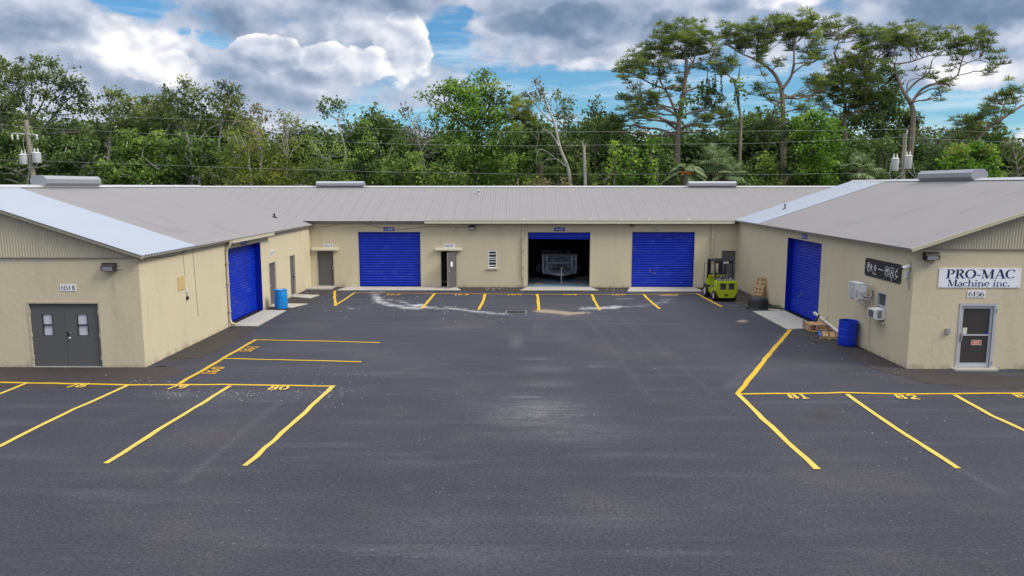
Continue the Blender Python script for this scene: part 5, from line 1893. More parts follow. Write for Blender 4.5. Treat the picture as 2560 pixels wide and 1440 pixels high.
def wheel(parent, x, y, r, w, s):
    M = TR((x, y, r)) @ Matrix.Rotation(R(90) * s, 4, 'Y')
    o = MB().lathe([(r * .6, -w / 2), (r * .93, -w / 2), (r, -w * .36), (r, w * .36), (r * .93, w / 2), (r * .62, w / 2), (r * .6, w * .3), (.02, w * .28)], M, 28).build('wheel', MT['rubber'], parent, True, 40)
    MB().lathe([(r * .60, w * .38), (r * .56, w * .44), (r * .46, w * .36), (r * .24, w * .34), (r * .2, w * .46), (.01, w * .47)], M, 24).build('rim', MT['rim'], o, True, 40)
    b = MB()
    for k in range(6):
        a = k * math.pi / 3
        b.lathe([(.016, w * .33), (.016, w * .40), (.006, w * .41)], M @ TR((r * .36 * math.cos(a), r * .36 * math.sin(a), 0)), 8)
    b.build('wheel_nut', MT['gunmetal'], o, True)


for s in (-1, 1):
    wheel(fk, s * .50, .62, .33, .24, s)
    wheel(fk, s * .47, -.72, .25, .20, s)

# ------------------------------------------------------------------ trailer in the open bay (coupler towards the yard)
tl = thing('dump_trailer', 'scuffed grey dump trailer nose inside the open bay', 'trailer', (2.45, 44.2, .022), R(2))
m = MB()
m.box(-1.08, 1.08, 1.55, 1.60, .50, 1.56)
m.box(-1.08, -1.03, 1.60, 5.2, .50, 1.56)
m.box(1.03, 1.08, 1.60, 5.2, .50, 1.56)
m.box(-1.03, 1.03, 5.15, 5.2, .50, 1.56)
m.box(-1.03, 1.03, 1.60, 5.15, .48, .54)
m.build('body', MT['trailer_dark'], tl, True)
m = MB()
m.bar((-1.12, 1.53, 1.58), (1.12, 1.53, 1.58), .09, .07)
for s in (-1, 1):
    m.bar((s * 1.10, 1.5, 1.58), (s * 1.10, 5.2, 1.58), .07, .07)
m.build('top_rail', MT['gunmetal'], tl, True)
m = MB()
for x in (-1.03, -.78, .78, 1.03):
    m.box(x - .045, x + .045, 1.47, 1.549, .5, 1.54)
m.box(-.73, .73, 1.48, 1.549, 1.02, 1.09)
m.box(-.73, .73, 1.48, 1.549, .5, .58)
m.build('front_rib', MT['trailer'], tl, True)
m = MB()
for s in (-1, 1):
    m.bar((s * 1.0, 1.6, .47), (s * .07, .15, .47), .09, .15)
m.bar((-1.05, 1.44, .47), (1.05, 1.44, .47), .08, .13)
m.build('tongue', MT['trailer'], tl, True)
m = MB()
m.box(-.07, .07, -.06, .28, .48, .60)
m.lathe([(.075, .52), (.09, .58), (.06, .66), (.02, .68)], TR((0, -.02, 0)), 14)
m.build('coupler', MT['steel'], tl, True)
m = MB()
m.tube([(0, .14, .16), (0, .14, .92)], .055, 12)
m.tube([(0, .14, .04), (0, .14, .3)], .04, 12)
m.tube([(0, .14, .88), (.14, .14, .9), (.17, .14, .84)], .014, 7)
m.box(-.11, .11, .03, .25, .025, .045)
m.build('jack', MT['steel'], tl, True, smooth=40)
MB().box(-.16, .16, -.03, .31, -.001, .025).build('jack_board', MT['wood_old'], tl, True)
m = MB()
m.box(-.5, .42, 1.0, 1.35, .62, .70)
m.tube([(-.5, 1.15, .72), (-.2, .8, .8), (0, .5, .86), (.2, .7, .82), (.45, 1.1, .78)], .02, 7)
m.tube([(.25, 1.1, .62), (.3, .9, .92), (.28, 1.1, 1.0)], .016, 6)
m.box(.16, .36, 1.05, 1.3, .70, .90)
m.build('winch', MT['gunmetal'], tl, True)
MB().box(.88, 1.02, 1.4605, 1.4695, 1.30, 1.36).build('label_plate', MT['white'], tl, True)
for s in (-1, 1):
    for y in (2.9, 3.75):
        wheel(tl, s * 1.25, y, .36, .22, s)
    m = MB()
    m.box(s * 1.25 - .13, s * 1.25 + .13, 2.4, 4.25, .76, .79)
    m.bar((s * 1.25, 2.4, .775), (s * 1.25, 2.25, .5), .26, .02)
    m.build('fender', MT['gunmetal'], tl, True)
MB().bar((-1.2, 1.9, .95), (-1.36, 1.9, .5), .3, .04, (0, 1, 0)).build('mudflap', MT['black'], tl, True)


def plank(label, p, q, w, h, m, group=None, name='loose_board'):
    a, b = Vector(p), Vector(q)
    c = (a + b) / 2
    o = MB().bar((a - c), (b - c), w, h).build(name, m)
    o.location = c
    tag(o, label, 'board', group)
    return o


p1, p2 = gp(1443, 697, .04), gp(1451, 711, .04)
plank('grey weathered plank on the bay floor to the right of the trailer jack', (p1.x, p1.y + .2, .045), (p2.x, p2.y, .045), .26, .045, MT['wood_old'])
c_ = gp(1347, 709, .04)
plank('short tan plywood offcut on the bay floor left of the trailer jack', (c_.x - .23, c_.y, .04), (c_.x + .23, c_.y - .02, .04), .34, .035, MT['ply'])
c_ = gp(1340, 695, .04)
plank('dark grey board in the shade near the left trailer wheel', (c_.x - .2, c_.y, .04), (c_.x + .25, c_.y, .04), .25, .03, MT['wood_old'])
for k, (px, py, w_, lab) in enumerate(((1452, 694, .34, 'brown timber block on the bay floor nearest the trailer'), (1462, 693, .24, 'middle brown timber block by the right bay wall'), (1470, 692, .3, 'brown timber block closest to the right bay wall'))):
    c_ = gp(px, py, .1)
    plank(lab, (c_.x - w_ / 2, c_.y, .075), (c_.x + w_ / 2, c_.y + .3, .075), .12, .10, MT['wood'], 'timber blocks stacked in the open bay', 'timber_block')

# ------------------------------------------------------------------ utility poles and wires
PY_ = 56.0


def transformer(pole, px, py, r, h, name='transformer'):
    c = wp(px, py, PY_ - .05)
    m = MB()
    m.lathe([(r * .95, -h / 2), (r, -h / 2 + .03), (r, h / 2 - .06), (r * 1.07, h / 2 - .05), (r * 1.07, h / 2), (r * .8, h / 2 + .06), (.02, h / 2 + .09)], TR(c), 20)
    o = m.build(name, MT['transformer'], pole, smooth=40)
    m = MB()
    for dx in (-.12, .13):
        m.lathe([(.05, h / 2 + .04), (.075, h / 2 + .12), (.045, h / 2 + .17), (.07, h / 2 + .22), (.04, h / 2 + .27), (.02, h / 2 + .4)], TR(c + Vector((dx, 0, 0))), 10)
    m.build('bushing', MT['porcelain'], o)
    return c


lp = thing('utility_pole', 'leaning grey wooden utility pole with two transformers behind the left roof', 'utility pole', (wp(92, 465, PY_).x + .35, PY_, -.05))
a, b = wp(65, 300, PY_), wp(86, 465, PY_)
g0 = b + (b - a) * ((b.z + .05) / (a.z - b.z))
MB().tube([g0, b, a], [.21, .19, .15], 14).build('pole', MT['pole'], lp, smooth=60)
lp.location  # base
for px, py in ((60, 399), (92, 395)):
    c = transformer(lp, px, py, .30, .72)
    q = wp(75, py, PY_)
    mb = MB()
    for dz in (-.2, .2):
        mb.bar(c + Vector((0, 0, dz)), q + Vector((0, 0, dz)), .06, .06)
    mb.build('bracket', MT['steel'], lp)
m = MB()
m.bar(wp(30, 333, PY_ - .1), wp(68, 335, PY_ - .1), .07, .07)
m.bar(wp(70, 335, PY_ - .1), wp(92, 337, PY_ - .1), .07, .07)
m.build('crossarm', MT['porcelain'], lp)
m = MB()
for px in (30, 44, 92):
    c = wp(px, 339, PY_ - .1)
    m.lathe([(.05, -.3), (.08, -.2), (.05, -.12), (.09, -.05), (.05, .02), (.03, .12)], TR(c), 10)
m.build('insulator', MT['porcelain'], lp)
m = MB()
for pts in (((78, 412), (70, 420), (58, 424), (36, 428)), ((76, 413), (62, 424), (42, 432)), ((72, 414), (78, 420), (90, 417), (96, 408)), ((73, 412), (72, 440), (68, 462)), ((95, 408), (88, 418), (96, 420)), ((62, 380), (58, 360), (60, 342)), ((84, 382), (80, 360), (90, 342))):
    m.tube([wp(x, y, PY_ - .25) for x, y in pts], .018, 5)
m.build('lead_wire', MT['wire'], lp)

rp = thing('utility_pole', 'upright grey wooden utility pole with two transformers behind the right roof', 'utility pole', (wp(2256, 465, PY_).x, PY_, -.05))
a, b = wp(2263, 333, PY_), wp(2255, 465, PY_)
g0 = b + (b - a) * ((b.z + .05) / (a.z - b.z))
MB().tube([g0, b, a], [.21, .18, .14], 14).build('pole', MT['pole'], rp, smooth=60)
MB().tube([wp(2267, 336, PY_), wp(2268, 324, PY_)], .05, 8).build('pole_pin', MT['porcelain'], rp)
for px, py, r, h in ((2237, 412, .27, .88), (2269, 406, .30, .94)):
    c = transformer(rp, px, py, r, h)
    q = wp(2257, py, PY_)
    mb = MB()
    for dz in (-.25, .2):
        mb.bar(c + Vector((0, 0, dz)), q + Vector((0, 0, dz)), .07, .07)
    mb.build('bracket', MT['steel'], rp)
m = MB()
for pts in (((2230, 400), (2226, 412), (2224, 430), (2226, 446), (2232, 450), (2250, 440), (2262, 428)), ((2281, 398), (2283, 415), (2288, 435), (2292, 446), (2284, 450)), ((2268, 424), (2280, 436), (2290, 447)), ((2228, 410), (2234, 422), (2244, 428)), ((2272, 392), (2264, 410), (2260, 424))):
    m.tube([wp(x, y, PY_ - .3) for x, y in pts], .022, 6)
m.build('lead_wire', MT['wire'], rp)
for pts, lab in ((((-200, 262), (65, 298 - 12), (530, 299), (1000, 324), (1280, 329.5), (1860, 328), (2268, 323), (2420, 328), (2800, 345)), 'topmost thin power line strung between the poles'),
                 (((-200, 290), (66, 318), (560, 343), (1000, 360), (1280, 365), (1900, 358), (2260, 343), (2400, 350), (2800, 368)), 'middle thin power line strung between the poles'),
                 (((-200, 395), (75, 401), (640, 421), (1000, 430.5), (1280, 435), (1920, 436), (2256, 432), (2450, 433), (2800, 440)), 'lowest thin power line strung just above the back roof')):
    P = [wp(x, y, PY_ - .15) for x, y in pts]
    D = []
    for i in range(len(P) - 1):
        p0, p1_, p2_, p3 = P[max(0, i - 1)], P[i], P[i + 1], P[min(len(P) - 1, i + 2)]
        for k in range(10):
            t = k / 10
            D.append(p1_.lerp(p2_, t))
    D.append(P[-1])
    o = MB().tube(D, .0075, 5).build('power_line', MT['wire'])
    tag(o, lab, 'power line', 'power lines behind the roofs')

# ------------------------------------------------------------------ scattered pale chips of stone and plaster
m = MB()
r2 = random.Random(11)


def chip(x, y, s):
    M = TR((x, y, .004 + s * .2)) @ Matrix.Rotation(r2.uniform(0, 6), 4, 'Z') @ Matrix.Rotation(r2.uniform(-.5, .5), 4, 'X')
    v = [M @ Vector(p) for p in ((-s, -s * .6, 0), (s, -s * .5, 0), (s * .7, s * .6, 0), (-s * .8, s * .5, 0), (0, 0, s * .7))]
    m.add(v, [(0, 1, 4), (1, 2, 4), (2, 3, 4), (3, 0, 4), (3, 2, 1, 0)])


for (px, py, sx, sy, n, s0) in ((560, 985, 150, 14, 70, .016), (820, 985, 110, 24, 60, .016), (1000, 760, 200, 25, 60, .024), (1250, 790, 200, 20, 40, .02), (1230, 722, 40, 6, 22, .03), (1540, 727, 40, 5, 18, .03),
                                (2200, 915, 90, 40, 40, .014), (2050, 850, 60, 25, 25, .018), (860, 930, 80, 30, 25, .014), (1870, 755, 40, 14, 26, .022), (350, 955, 120, 16, 20, .014), (1280, 1000, 500, 120, 60, .012), (780, 735, 30, 10, 20, .025), (2250, 1080, 140, 60, 26, .014)):
    for _ in range(n):
        g_ = gp(r2.gauss(px, sx * .6), min(1400, max(722, r2.gauss(py, sy * .6))))
        if -11.9 < g_.x < 12.1 or g_.y < 22.9:
            chip(g_.x, g_.y, s0 * r2.uniform(.35, 1.0) ** 1.3 * 1.5)
tag(m.build('stone_chips', mat('pale_chips', (.42, .42, .41), .8, .2, 30), recalc=False), 'scattered pale stone chips over the dark asphalt', 'debris', None, 'stuff')

# ================================================================== TREES AND PLANTS
rng = np.random.default_rng(5)


def leaf_mat(name, dark, light, warm, trans=.40):
    m = bpy.data.materials.new(name)
    m.use_nodes = True
    nt = m.node_tree
    b = nt.nodes['Principled BSDF']
    b.inputs['Roughness'].default_value = .55
    b.inputs['Specular IOR Level'].default_value = .35
    t = nd(nt, 'ShaderNodeAttribute', attribute_name='tint').outputs['Fac']
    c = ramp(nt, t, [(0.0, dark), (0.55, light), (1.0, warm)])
    nt.links.new(c, b.inputs['Base Color'])
    tr = nd(nt, 'ShaderNodeBsdfTranslucent', {'Color': c})
    mx = nd(nt, 'ShaderNodeMixShader', {0: trans, 1: b.outputs[0], 2: tr.outputs[0]})
    nt.links.new(mx.outputs[0], nt.nodes['Material Output'].inputs[0])
    return m


LM = {
    'oak': leaf_mat('oak_leaves', (0.0492, 0.0794, 0.0303), (0.1324, 0.1853, 0.0567), (0.2837, 0.3215, 0.1041)),
    'dark': leaf_mat('dark_leaves', (0.0415, 0.0781, 0.0268), (0.1159, 0.1891, 0.0488), (0.2196, 0.3172, 0.0854)),
    'mid': leaf_mat('mid_green_leaves', (0.061, 0.1196, 0.0244), (0.1708, 0.2806, 0.0549), (0.3294, 0.4392, 0.0854)),
    'yellow': leaf_mat('yellow_green_leaves', (0.0853, 0.124, 0.0217), (0.217, 0.2712, 0.0434), (0.372, 0.403, 0.0775)),
    'vine': leaf_mat('vine_leaves', (0.0605, 0.1418, 0.0189), (0.1608, 0.3215, 0.0378), (0.3593, 0.5106, 0.0756)),
    'olive': leaf_mat('olive_leaves', (0.0853, 0.0853, 0.0388), (0.186, 0.1783, 0.0775), (0.31, 0.2635, 0.1318)),
    'pine': leaf_mat('pine_needles', (.055, .085, .020), (.170, .235, .048), (.36, .42, .085), .28),
    'pine_y': leaf_mat('yellowish_pine_needles', (0.0853, 0.1162, 0.0186), (0.217, 0.2712, 0.0372), (0.341, 0.372, 0.062), .2),
    'grey': leaf_mat('greyish_leaves', (0.0775, 0.0899, 0.062), (0.1628, 0.1705, 0.1162), (0.2635, 0.2402, 0.1705)),
    'palm': leaf_mat('palm_fronds', (.080, .135, .065), (.22, .31, .15), (.42, .48, .22), .3),
}
MT['bark'] = mat('brown_grey_bark', (.20, .165, .14), .9, .35, 2.2, bump=.6, bscale=14, stretch=(1, 1, .3))
MT['bark_pale'] = mat('pale_lichen_bark', (.36, .34, .30), .9, .3, 1.6, col2=(.16, .145, .125), c2amt=.6, c2scale=2.5, stretch=(1, 1, .5))
MT['bark_pine'] = mat('pine_bark', (.235, .185, .155), .9, .3, 2.2, col2=(.36, .30, .26), c2amt=.6, c2scale=4, bump=.5, bscale=10, stretch=(1, 1, .4))
MT['bark_dark'] = mat('dark_twigs', (.105, .09, .075), .9, .3, 2)


def quads_obj(name, V, tint, m, parent, k=4):
    """V: (n, k, 3) faces with a tint per face"""
    off = np.zeros(3)
    q = parent
    while q is not None:
        off += np.array(q.location)
        q = q.parent
    n = len(V)
    me = np_mesh(name, V.reshape(-1, 3) - off, np.arange(n * k).reshape(n, k), k)
    a = me.attributes.new('tint', 'FLOAT', 'POINT')
    a.data.foreach_set('value', np.repeat(np.clip(tint, 0, 1), k).astype(np.float32))
    me.materials.append(m)
    o = bpy.data.objects.new(name, me)
    COL.objects.link(o)
    if parent is not None:
        o.parent = parent
    return o


def rand_dirs(n):
    d = rng.normal(size=(n, 3))
    return d / np.linalg.norm(d, axis=1, keepdims=True)


def leaf_quads(c, size, aspect=.55, up=.75):
    """diamond leaves at points c"""
    n = len(c)
    nrm = rand_dirs(n)
    nrm[:, 2] += up
    nrm /= np.linalg.norm(nrm, axis=1, keepdims=True)
    t = rand_dirs(n)
    a = np.cross(nrm, t)
    a /= np.linalg.norm(a, axis=1, keepdims=True) + 1e-9
    b = np.cross(nrm, a)
    L = (size * rng.uniform(.6, 1.35, n))[:, None]
    W = L * aspect
    fold = nrm * L * .12
    return np.stack([c - a * L / 2, c + b * W / 2 + fold, c + a * L / 2, c - b * W / 2 + fold], 1)


def clump_points(blobs, Y, dens, tuft_n, spread):
    """tufts through each blob's volume, shell-weighted with a ragged outline; returns leaf centres + tint"""
    P, T, C = [], [], []
    for bl in blobs:
        px, py, rx, ry = bl[:4]
        dd = bl[4] if len(bl) > 4 else 1.0
        dy = bl[5] if len(bl) > 5 else rng.uniform(-1.2, 1.2)
        c = np.array(wp(px, py, Y + dy))
        s = (Y + dy) / F_PX
        ex, ez = rx * s, ry * s
        ey = max(ex, ez) * .8
        n = max(3, int(dens * dd * 19 * ex * ez))
        d = rand_dirs(n)
        r = rng.uniform(.15, 1.0, n) ** .55
        lump = 1 + .22 * np.sin(d[:, 0] * 5 + px) * np.sin(d[:, 2] * 6 + py) + rng.normal(0, .07, n)
        tc = c + d * (r * lump)[:, None] * np.array([ex, ey, ez])
        C.append((c, tc))
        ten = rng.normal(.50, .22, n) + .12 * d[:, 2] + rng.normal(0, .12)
        k = rng.poisson(tuft_n, n) + 3
        ix = np.repeat(np.arange(n), k)
        off = rng.normal(size=(len(ix), 3)) * spread * np.array([1, 1, .75])
        P.append(tc[ix] + off)
        T.append(ten[ix] + rng.normal(0, .10, len(ix)))
    return np.concatenate(P), np.concatenate(T), C


def limb(mb, p0, p1, r0, r1, bend=.12, n=5, k=6, sag=0.0):
    p0, p1 = Vector(p0), Vector(p1)
    L = (p1 - p0).length
    j = Vector((rnd.gauss(0, 1), rnd.gauss(0, 1), rnd.gauss(0, 1))) * L * bend
    pts, rs = [], []
    for i in range(n + 1):
        t = i / n
        w = math.sin(math.pi * t)
        pts.append(p0.lerp(p1, t) + j * w * .6 + Vector((rnd.gauss(0, .02), rnd.gauss(0, .02), rnd.gauss(0, .02))) * L * (w) + Vector((0, 0, sag * L * w)))
        rs.append(r0 + (r1 - r0) * t)
    mb.tube(pts, rs, k, cap=False)
    return pts


def smooth_path(pts, n=4):
    out = []
    for i in range(len(pts) - 1):
        a, b, c, d = pts[max(0, i - 1)], pts[i], pts[i + 1], pts[min(len(pts) - 1, i + 2)]
        for k in range(n):
            t = k / n
            out.append(((b * 2) + (c - a) * t + (a * 2 - b * 5 + c * 4 - d) * t * t + (b * 3 - a - c * 3 + d) * t ** 3) * .5)
    out.append(pts[-1])
    return out


def trunk_mesh(mb, paths, Y, k=9, thin=1.0):
    """paths: [(pixels..., r0, r1)] measured polylines; the first goes down to the ground"""
    allp = []
    for i, (pix, r0, r1) in enumerate(paths):
        pts = [wp(x, y, Y + (rnd.uniform(-.3, .3) if i else 0)) for x, y in pix]
        if i == 0:
            p = pts[0].copy()
            d = (pts[0] - pts[1])
            d = d / max(abs(d.z), .3)
            g = Vector((p.x + max(-.6, min(.6, d.x)) * p.z * .5, Y, -.1))
            pts = [g, g.lerp(p, .5) + Vector((rnd.gauss(0, .1), 0, 0))] + pts
        pts = smooth_path(pts, 4)
        rs = [(r0 + (r1 - r0) * (t / (len(pts) - 1)) ** .8) * thin for t in range(len(pts))]
        mb.tube(pts, rs, k)
        allp += list(zip(pts, rs))
    return allp


def nearest_below(allp, c, slack=.4):
    best, bd = None, 1e9
    for p, r in allp:
        d = (p - c).length + (2.5 * max(0, p.z - c.z + slack))
        if d < bd:
            best, bd, br = p, d, r
    return best, br


def broadleaf(name, label, cat, Y, trunks, blobs, leaf, bark='bark', dens=1.0, size=.27, tuft=20, spread=.25, group=None, twigs=3, limbs=True, aspect=.55, extra=None):
    base = wp(*trunks[0][0][0], Y)
    o = thing(name, label, cat, (base.x, Y, 0), 0, group)
    mb = MB()
    allp = trunk_mesh(mb, trunks, Y, 9, .72)
    P, T, C = clump_points(blobs, Y, dens, tuft, spread)
    if limbs:
        for c, tc in C:
            cv = Vector(c)
            s, r = nearest_below(allp, cv)
            r0 = min(r * .7, .05 + .02 * (cv - s).length)
            pts = limb(mb, s, cv, r0, .03, .10, 5, 6, .05)
            for i in rng.choice(len(tc), min(len(tc), twigs), replace=False):
                limb(mb, pts[rnd.randint(2, 5)], Vector(tc[i]), .03, .010, .08, 3, 4)
    mb.build('trunk', MT[bark], o, smooth=60, recalc=False)
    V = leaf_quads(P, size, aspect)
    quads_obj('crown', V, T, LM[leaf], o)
    if extra:
        eb, elf, ed, es = extra
        P2, T2, _ = clump_points(eb, Y - .8, ed, tuft, spread)
        quads_obj('vine', leaf_quads(P2, es, .7), T2, LM[elf], o)
    return o


def auto_blobs(x0, x1, top, bot, step=34, jit=10, prof=None):
    """a rounded leafy mass between two edges"""
    out = []
    n = max(1, int((x1 - x0) / step))
    for i in range(n + 1):
        x = x0 + (x1 - x0) * i / max(1, n)
        u = 2 * (x - x0) / max(1, (x1 - x0)) - 1
        tp = top + (bot - top) * (.10 + .45 * abs(u) ** 2.2 if prof is None else prof(u)) + rng.uniform(-12, 12)
        y = min(tp + step * .5, bot - step * .3)
        while y < bot:
            out.append((x + rng.normal(0, jit), y + rng.normal(0, 5), step * rng.uniform(.6, .95), step * rng.uniform(.5, .8)))
            y += step * .85
    return out


def needle_tufts(C, n_per, length, width, droop=.1):
    n = len(C)
    ix = np.repeat(np.arange(n), n_per)
    d = rand_dirs(len(ix))
    d[:, 2] = np.abs(d[:, 2]) * .75 + d[:, 2] * .35 + .12
    d /= np.linalg.norm(d, axis=1, keepdims=True)
    L = (length * rng.uniform(.65, 1.15, len(ix)))[:, None]
    side = np.cross(d, rand_dirs(len(ix)))
    side /= np.linalg.norm(side, axis=1, keepdims=True) + 1e-9
    p = C[ix]
    mid = p + d * L * .6
    tip = p + d * L + np.array([0, 0, -1]) * L * droop
    w = width * rng.uniform(.7, 1.3, len(ix))[:, None]
    return np.stack([p + d * .03, mid + side * w, tip, mid - side * w], 1), ix


def pine(name, label, Y, trunks, blobs, leaf='pine', dens=1.0, vine=None, hang=None, bark='bark_pine', group='tall slash pines behind the right side of the back roof'):
    base = wp(*trunks[0][0][0], Y)
    o = thing(name, label, 'pine tree', (base.x, Y, 0), 0, group)
    mb = MB()
    allp = trunk_mesh(mb, trunks, Y, 10, .76)
    tufts, tt = [], []
    fill = [(b[0] + rng.normal(0, b[2] * .4), b[1] + b[3] * 1.1, b[2] * .7, b[3] * .8, (b[4] if len(b) > 4 else 1.0) * .7) for b in blobs if rng.random() < .5 and b[2] > 18]
    for bl in list(blobs) + fill:
        px, py, rx, ry = bl[:4]
        dd = bl[4] if len(bl) > 4 else 1.0
        dy = rng.uniform(-1.6, 1.6)
        c = np.array(wp(px, py, Y + dy))
        s = (Y + dy) / F_PX
        ex, ez = rx * s * 1.06, ry * s * 1.6
        ey = max(ex, ez) * .8
        n = max(4, int(dens * dd * 15 * ex * max(ez, .5)))
        d = rand_dirs(n)
        r = rng.uniform(.1, 1, n) ** .5
        tc = c + d * r[:, None] * np.array([ex, ey, ez])
        tc += rng.normal(size=(n, 3)) * np.array([.2, .2, .22])
        tufts.append(tc)
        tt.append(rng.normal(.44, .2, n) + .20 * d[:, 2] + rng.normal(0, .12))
        cv = Vector(c) - Vector((0, 0, ez * .4))
        sp, sr = nearest_below(allp, cv, .2)
        pts = limb(mb, sp, cv, min(sr * .6, .05 + .015 * (cv - sp).length), .035, .12, 6, 6, .03)
        for i in rng.choice(n, min(n, 6 + n // 4), replace=False):
            limb(mb, pts[rnd.randint(2, 6)], Vector(tc[i]), .03, .012, .14, 4, 4)
    mb.build('trunk', MT[bark], o, smooth=60, recalc=False)
    C = np.concatenate(tufts)
    T = np.concatenate(tt)
    V, ix = needle_tufts(C, 46, .60, .021)
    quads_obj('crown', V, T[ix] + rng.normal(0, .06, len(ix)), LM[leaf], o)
    if vine:
        P2, T2, _ = clump_points(vine, Y - .5, 1.0, 10, .22)
        quads_obj('vine', leaf_quads(P2, .24, .8), T2, LM['mid'], o)
    if hang:
        pts = []
        for (x0, y0, y1) in hang:
            n = int((y1 - y0) / 1.6)
            for i in range(n):
                q = wp(x0 + rnd.gauss(0, 1.4), y0 + (y1 - y0) * i / n, Y - .4)
                pts.append(q)
        pts = np.array(pts)
        quads_obj('hanging_vine', leaf_quads(pts, .22, .8), rng.normal(.35, .15, len(pts)), LM['dark'], o)
    return o


GL = 'broad leaved trees behind the left roof'
GM = 'broad leaved trees behind the back roof'
# ---- left oaks
broadleaf('oak_tree', 'tall pale trunked oak cut by the left edge of the photo', 'tree', 63,
          [([(48, 440), (38, 400), (10, 335), (2, 280)], .42, .16), ([(30, 385), (50, 340), (60, 300)], .12, .06)],
          [(8, 160, 42, 26), (40, 190, 38, 28), (-5, 205, 50, 35), (45, 235, 30, 20), (-10, 260, 55, 35), (30, 290, 40, 22, .8), (58, 330, 34, 22), (5, 335, 45, 22, .7), (60, 375, 30, 18, .7), (-40, 320, 60, 60)],
          'oak', 'bark_pale', .74, group=GL)
broadleaf('oak_tree', 'very tall airy oak with a ragged domed crown above the left utility pole', 'tree', 66,
          [([(100, 430), (85, 360), (72, 300), (80, 240)], .40, .16), ([(76, 310), (110, 250), (120, 200)], .13, .06), ([(84, 350), (150, 270), (190, 230)], .14, .06)],
          [(95, 160, 40, 18), (135, 165, 34, 16), (110, 185, 45, 24), (78, 200, 32, 18), (150, 200, 48, 26), (188, 215, 34, 22), (75, 235, 28, 14, .7), (110, 235, 38, 20, .8), (160, 245, 44, 22, .8), (215, 245, 26, 18, .9), (65, 265, 26, 16, .8), (125, 280, 34, 18, .7),
           (190, 285, 38, 20, .7), (230, 275, 20, 14, .8), (80, 310, 30, 18, .9), (140, 330, 40, 24), (205, 330, 36, 22, .8)],
          'oak', 'bark_pale', .74, group=GL)
broadleaf('oak_tree', 'rounded oak between the airy tall oak and the leaning forked oak', 'tree', 64,
          [([(270, 430), (275, 360), (282, 310)], .32, .14), ([(276, 350), (320, 310), (335, 290)], .11, .05)],
          [(268, 240, 26, 16), (290, 235, 28, 16), (300, 262, 40, 24), (262, 275, 32, 20), (335, 262, 26, 18), (325, 295, 40, 22), (282, 305, 40, 22), (250, 320, 32, 20), (310, 335, 44, 22), (260, 355, 36, 22)],
          'oak', 'bark_pale', .74, group=GL)
broadleaf('oak_tree', 'oak with a long pale forked limb right of the rounded oak', 'tree', 65,
          [([(388, 420), (392, 370), (405, 340), (440, 300)], .36, .12), ([(395, 365), (370, 310), (365, 280)], .13, .05)],
          [(372, 255, 26, 16), (400, 262, 30, 16), (385, 285, 40, 20), (430, 262, 22, 18), (420, 300, 40, 20, .9), (350, 310, 32, 18), (385, 330, 40, 20, .8), (440, 335, 30, 18, .8)],
          'oak', 'bark_pale', .74, group=GL)
broadleaf('oak_tree', 'upright twin topped oak at the middle of the left tree row', 'tree', 64,
          [([(480, 440), (478, 380), (462, 320), (455, 270)], .34, .12), ([(476, 360), (500, 300), (498, 250)], .14, .05), ([(472, 350), (430, 300), (425, 260)], .12, .05), ([(480, 375), (520, 325), (550, 310)], .12, .05)],
          [(458, 208, 20, 14), (470, 228, 30, 18), (452, 250, 34, 20), (495, 235, 26, 18), (505, 262, 26, 20), (425, 230, 24, 14), (415, 250, 24, 18), (430, 280, 32, 20), (480, 285, 40, 22), (455, 315, 38, 20, .8), (500, 320, 30, 18, .8), (410, 300, 30, 18)],
          'oak', 'bark_pale', .74, group=GL)
broadleaf('oak_tree', 'full crowned oak at the right end of the left tree row', 'tree', 65,
          [([(540, 440), (545, 380), (555, 310), (560, 260)], .32, .12), ([(548, 350), (590, 300), (600, 270)], .12, .05)],
          [(555, 220, 24, 14), (580, 222, 22, 14), (565, 245, 36, 20), (545, 268, 30, 20), (592, 255, 26, 20), (575, 285, 38, 22), (545, 310, 34, 20), (600, 300, 26, 20, .8), (570, 335, 34, 20, .8)],
          'oak', 'bark_pale', .74, group=GL)
broadleaf('sparse_tree', 'thin olive brown tree with see through branches beside the full crowned oak', 'tree', 62,
          [([(625, 440), (622, 380), (628, 320)], .2, .07), ([(624, 370), (650, 310), (655, 290)], .08, .03), ([(622, 380), (600, 340), (592, 320)], .08, .03)],
          [(645, 280, 22, 16, .7), (658, 300, 16, 16, .7), (630, 295, 24, 18, .7), (612, 315, 22, 18, .6), (640, 330, 26, 22, .5), (605, 350, 24, 20, .5), (635, 370, 26, 22, .6)],
          'olive', 'bark_pale', .85, .25, group=GL)
# lower, darker layer of the left row
for args in (
        ('dense oak crown behind the left utility pole transformers', 60.5, (70, 445), (-40, 135), 310, 475),
        ('dense low oak between the left pole and the left roof vent end', 60, (200, 450), (115, 260), 315, 475),
        ('dense low oak beside the gap of open sky', 61, (300, 450), (258, 350), 325, 478),
        ('dense low oak under the leaning forked oak', 60, (395, 450), (325, 440), 320, 478),
        ('dense low oak with dark hollow under the twin topped oak', 60.5, (500, 450), (430, 560), 325, 478)):
    lab, Y_, b_, (xa, xb), tp, bt = args
    broadleaf('low_oak', lab, 'tree', Y_, [([b_, (b_[0] + 8, 400), (b_[0] + 14, 370)], .3, .12), ([(b_[0] + 6, 420), (b_[0] + 45, 385)], .12, .05), ([(b_[0] + 3, 425), (b_[0] - 40, 390)], .12, .05)],
              auto_blobs(xa, xb, tp, bt, 38), 'mid' if 'gap' in lab or 'leaning' in lab else 'dark', 'bark_pale', .95, .30, group=GL)
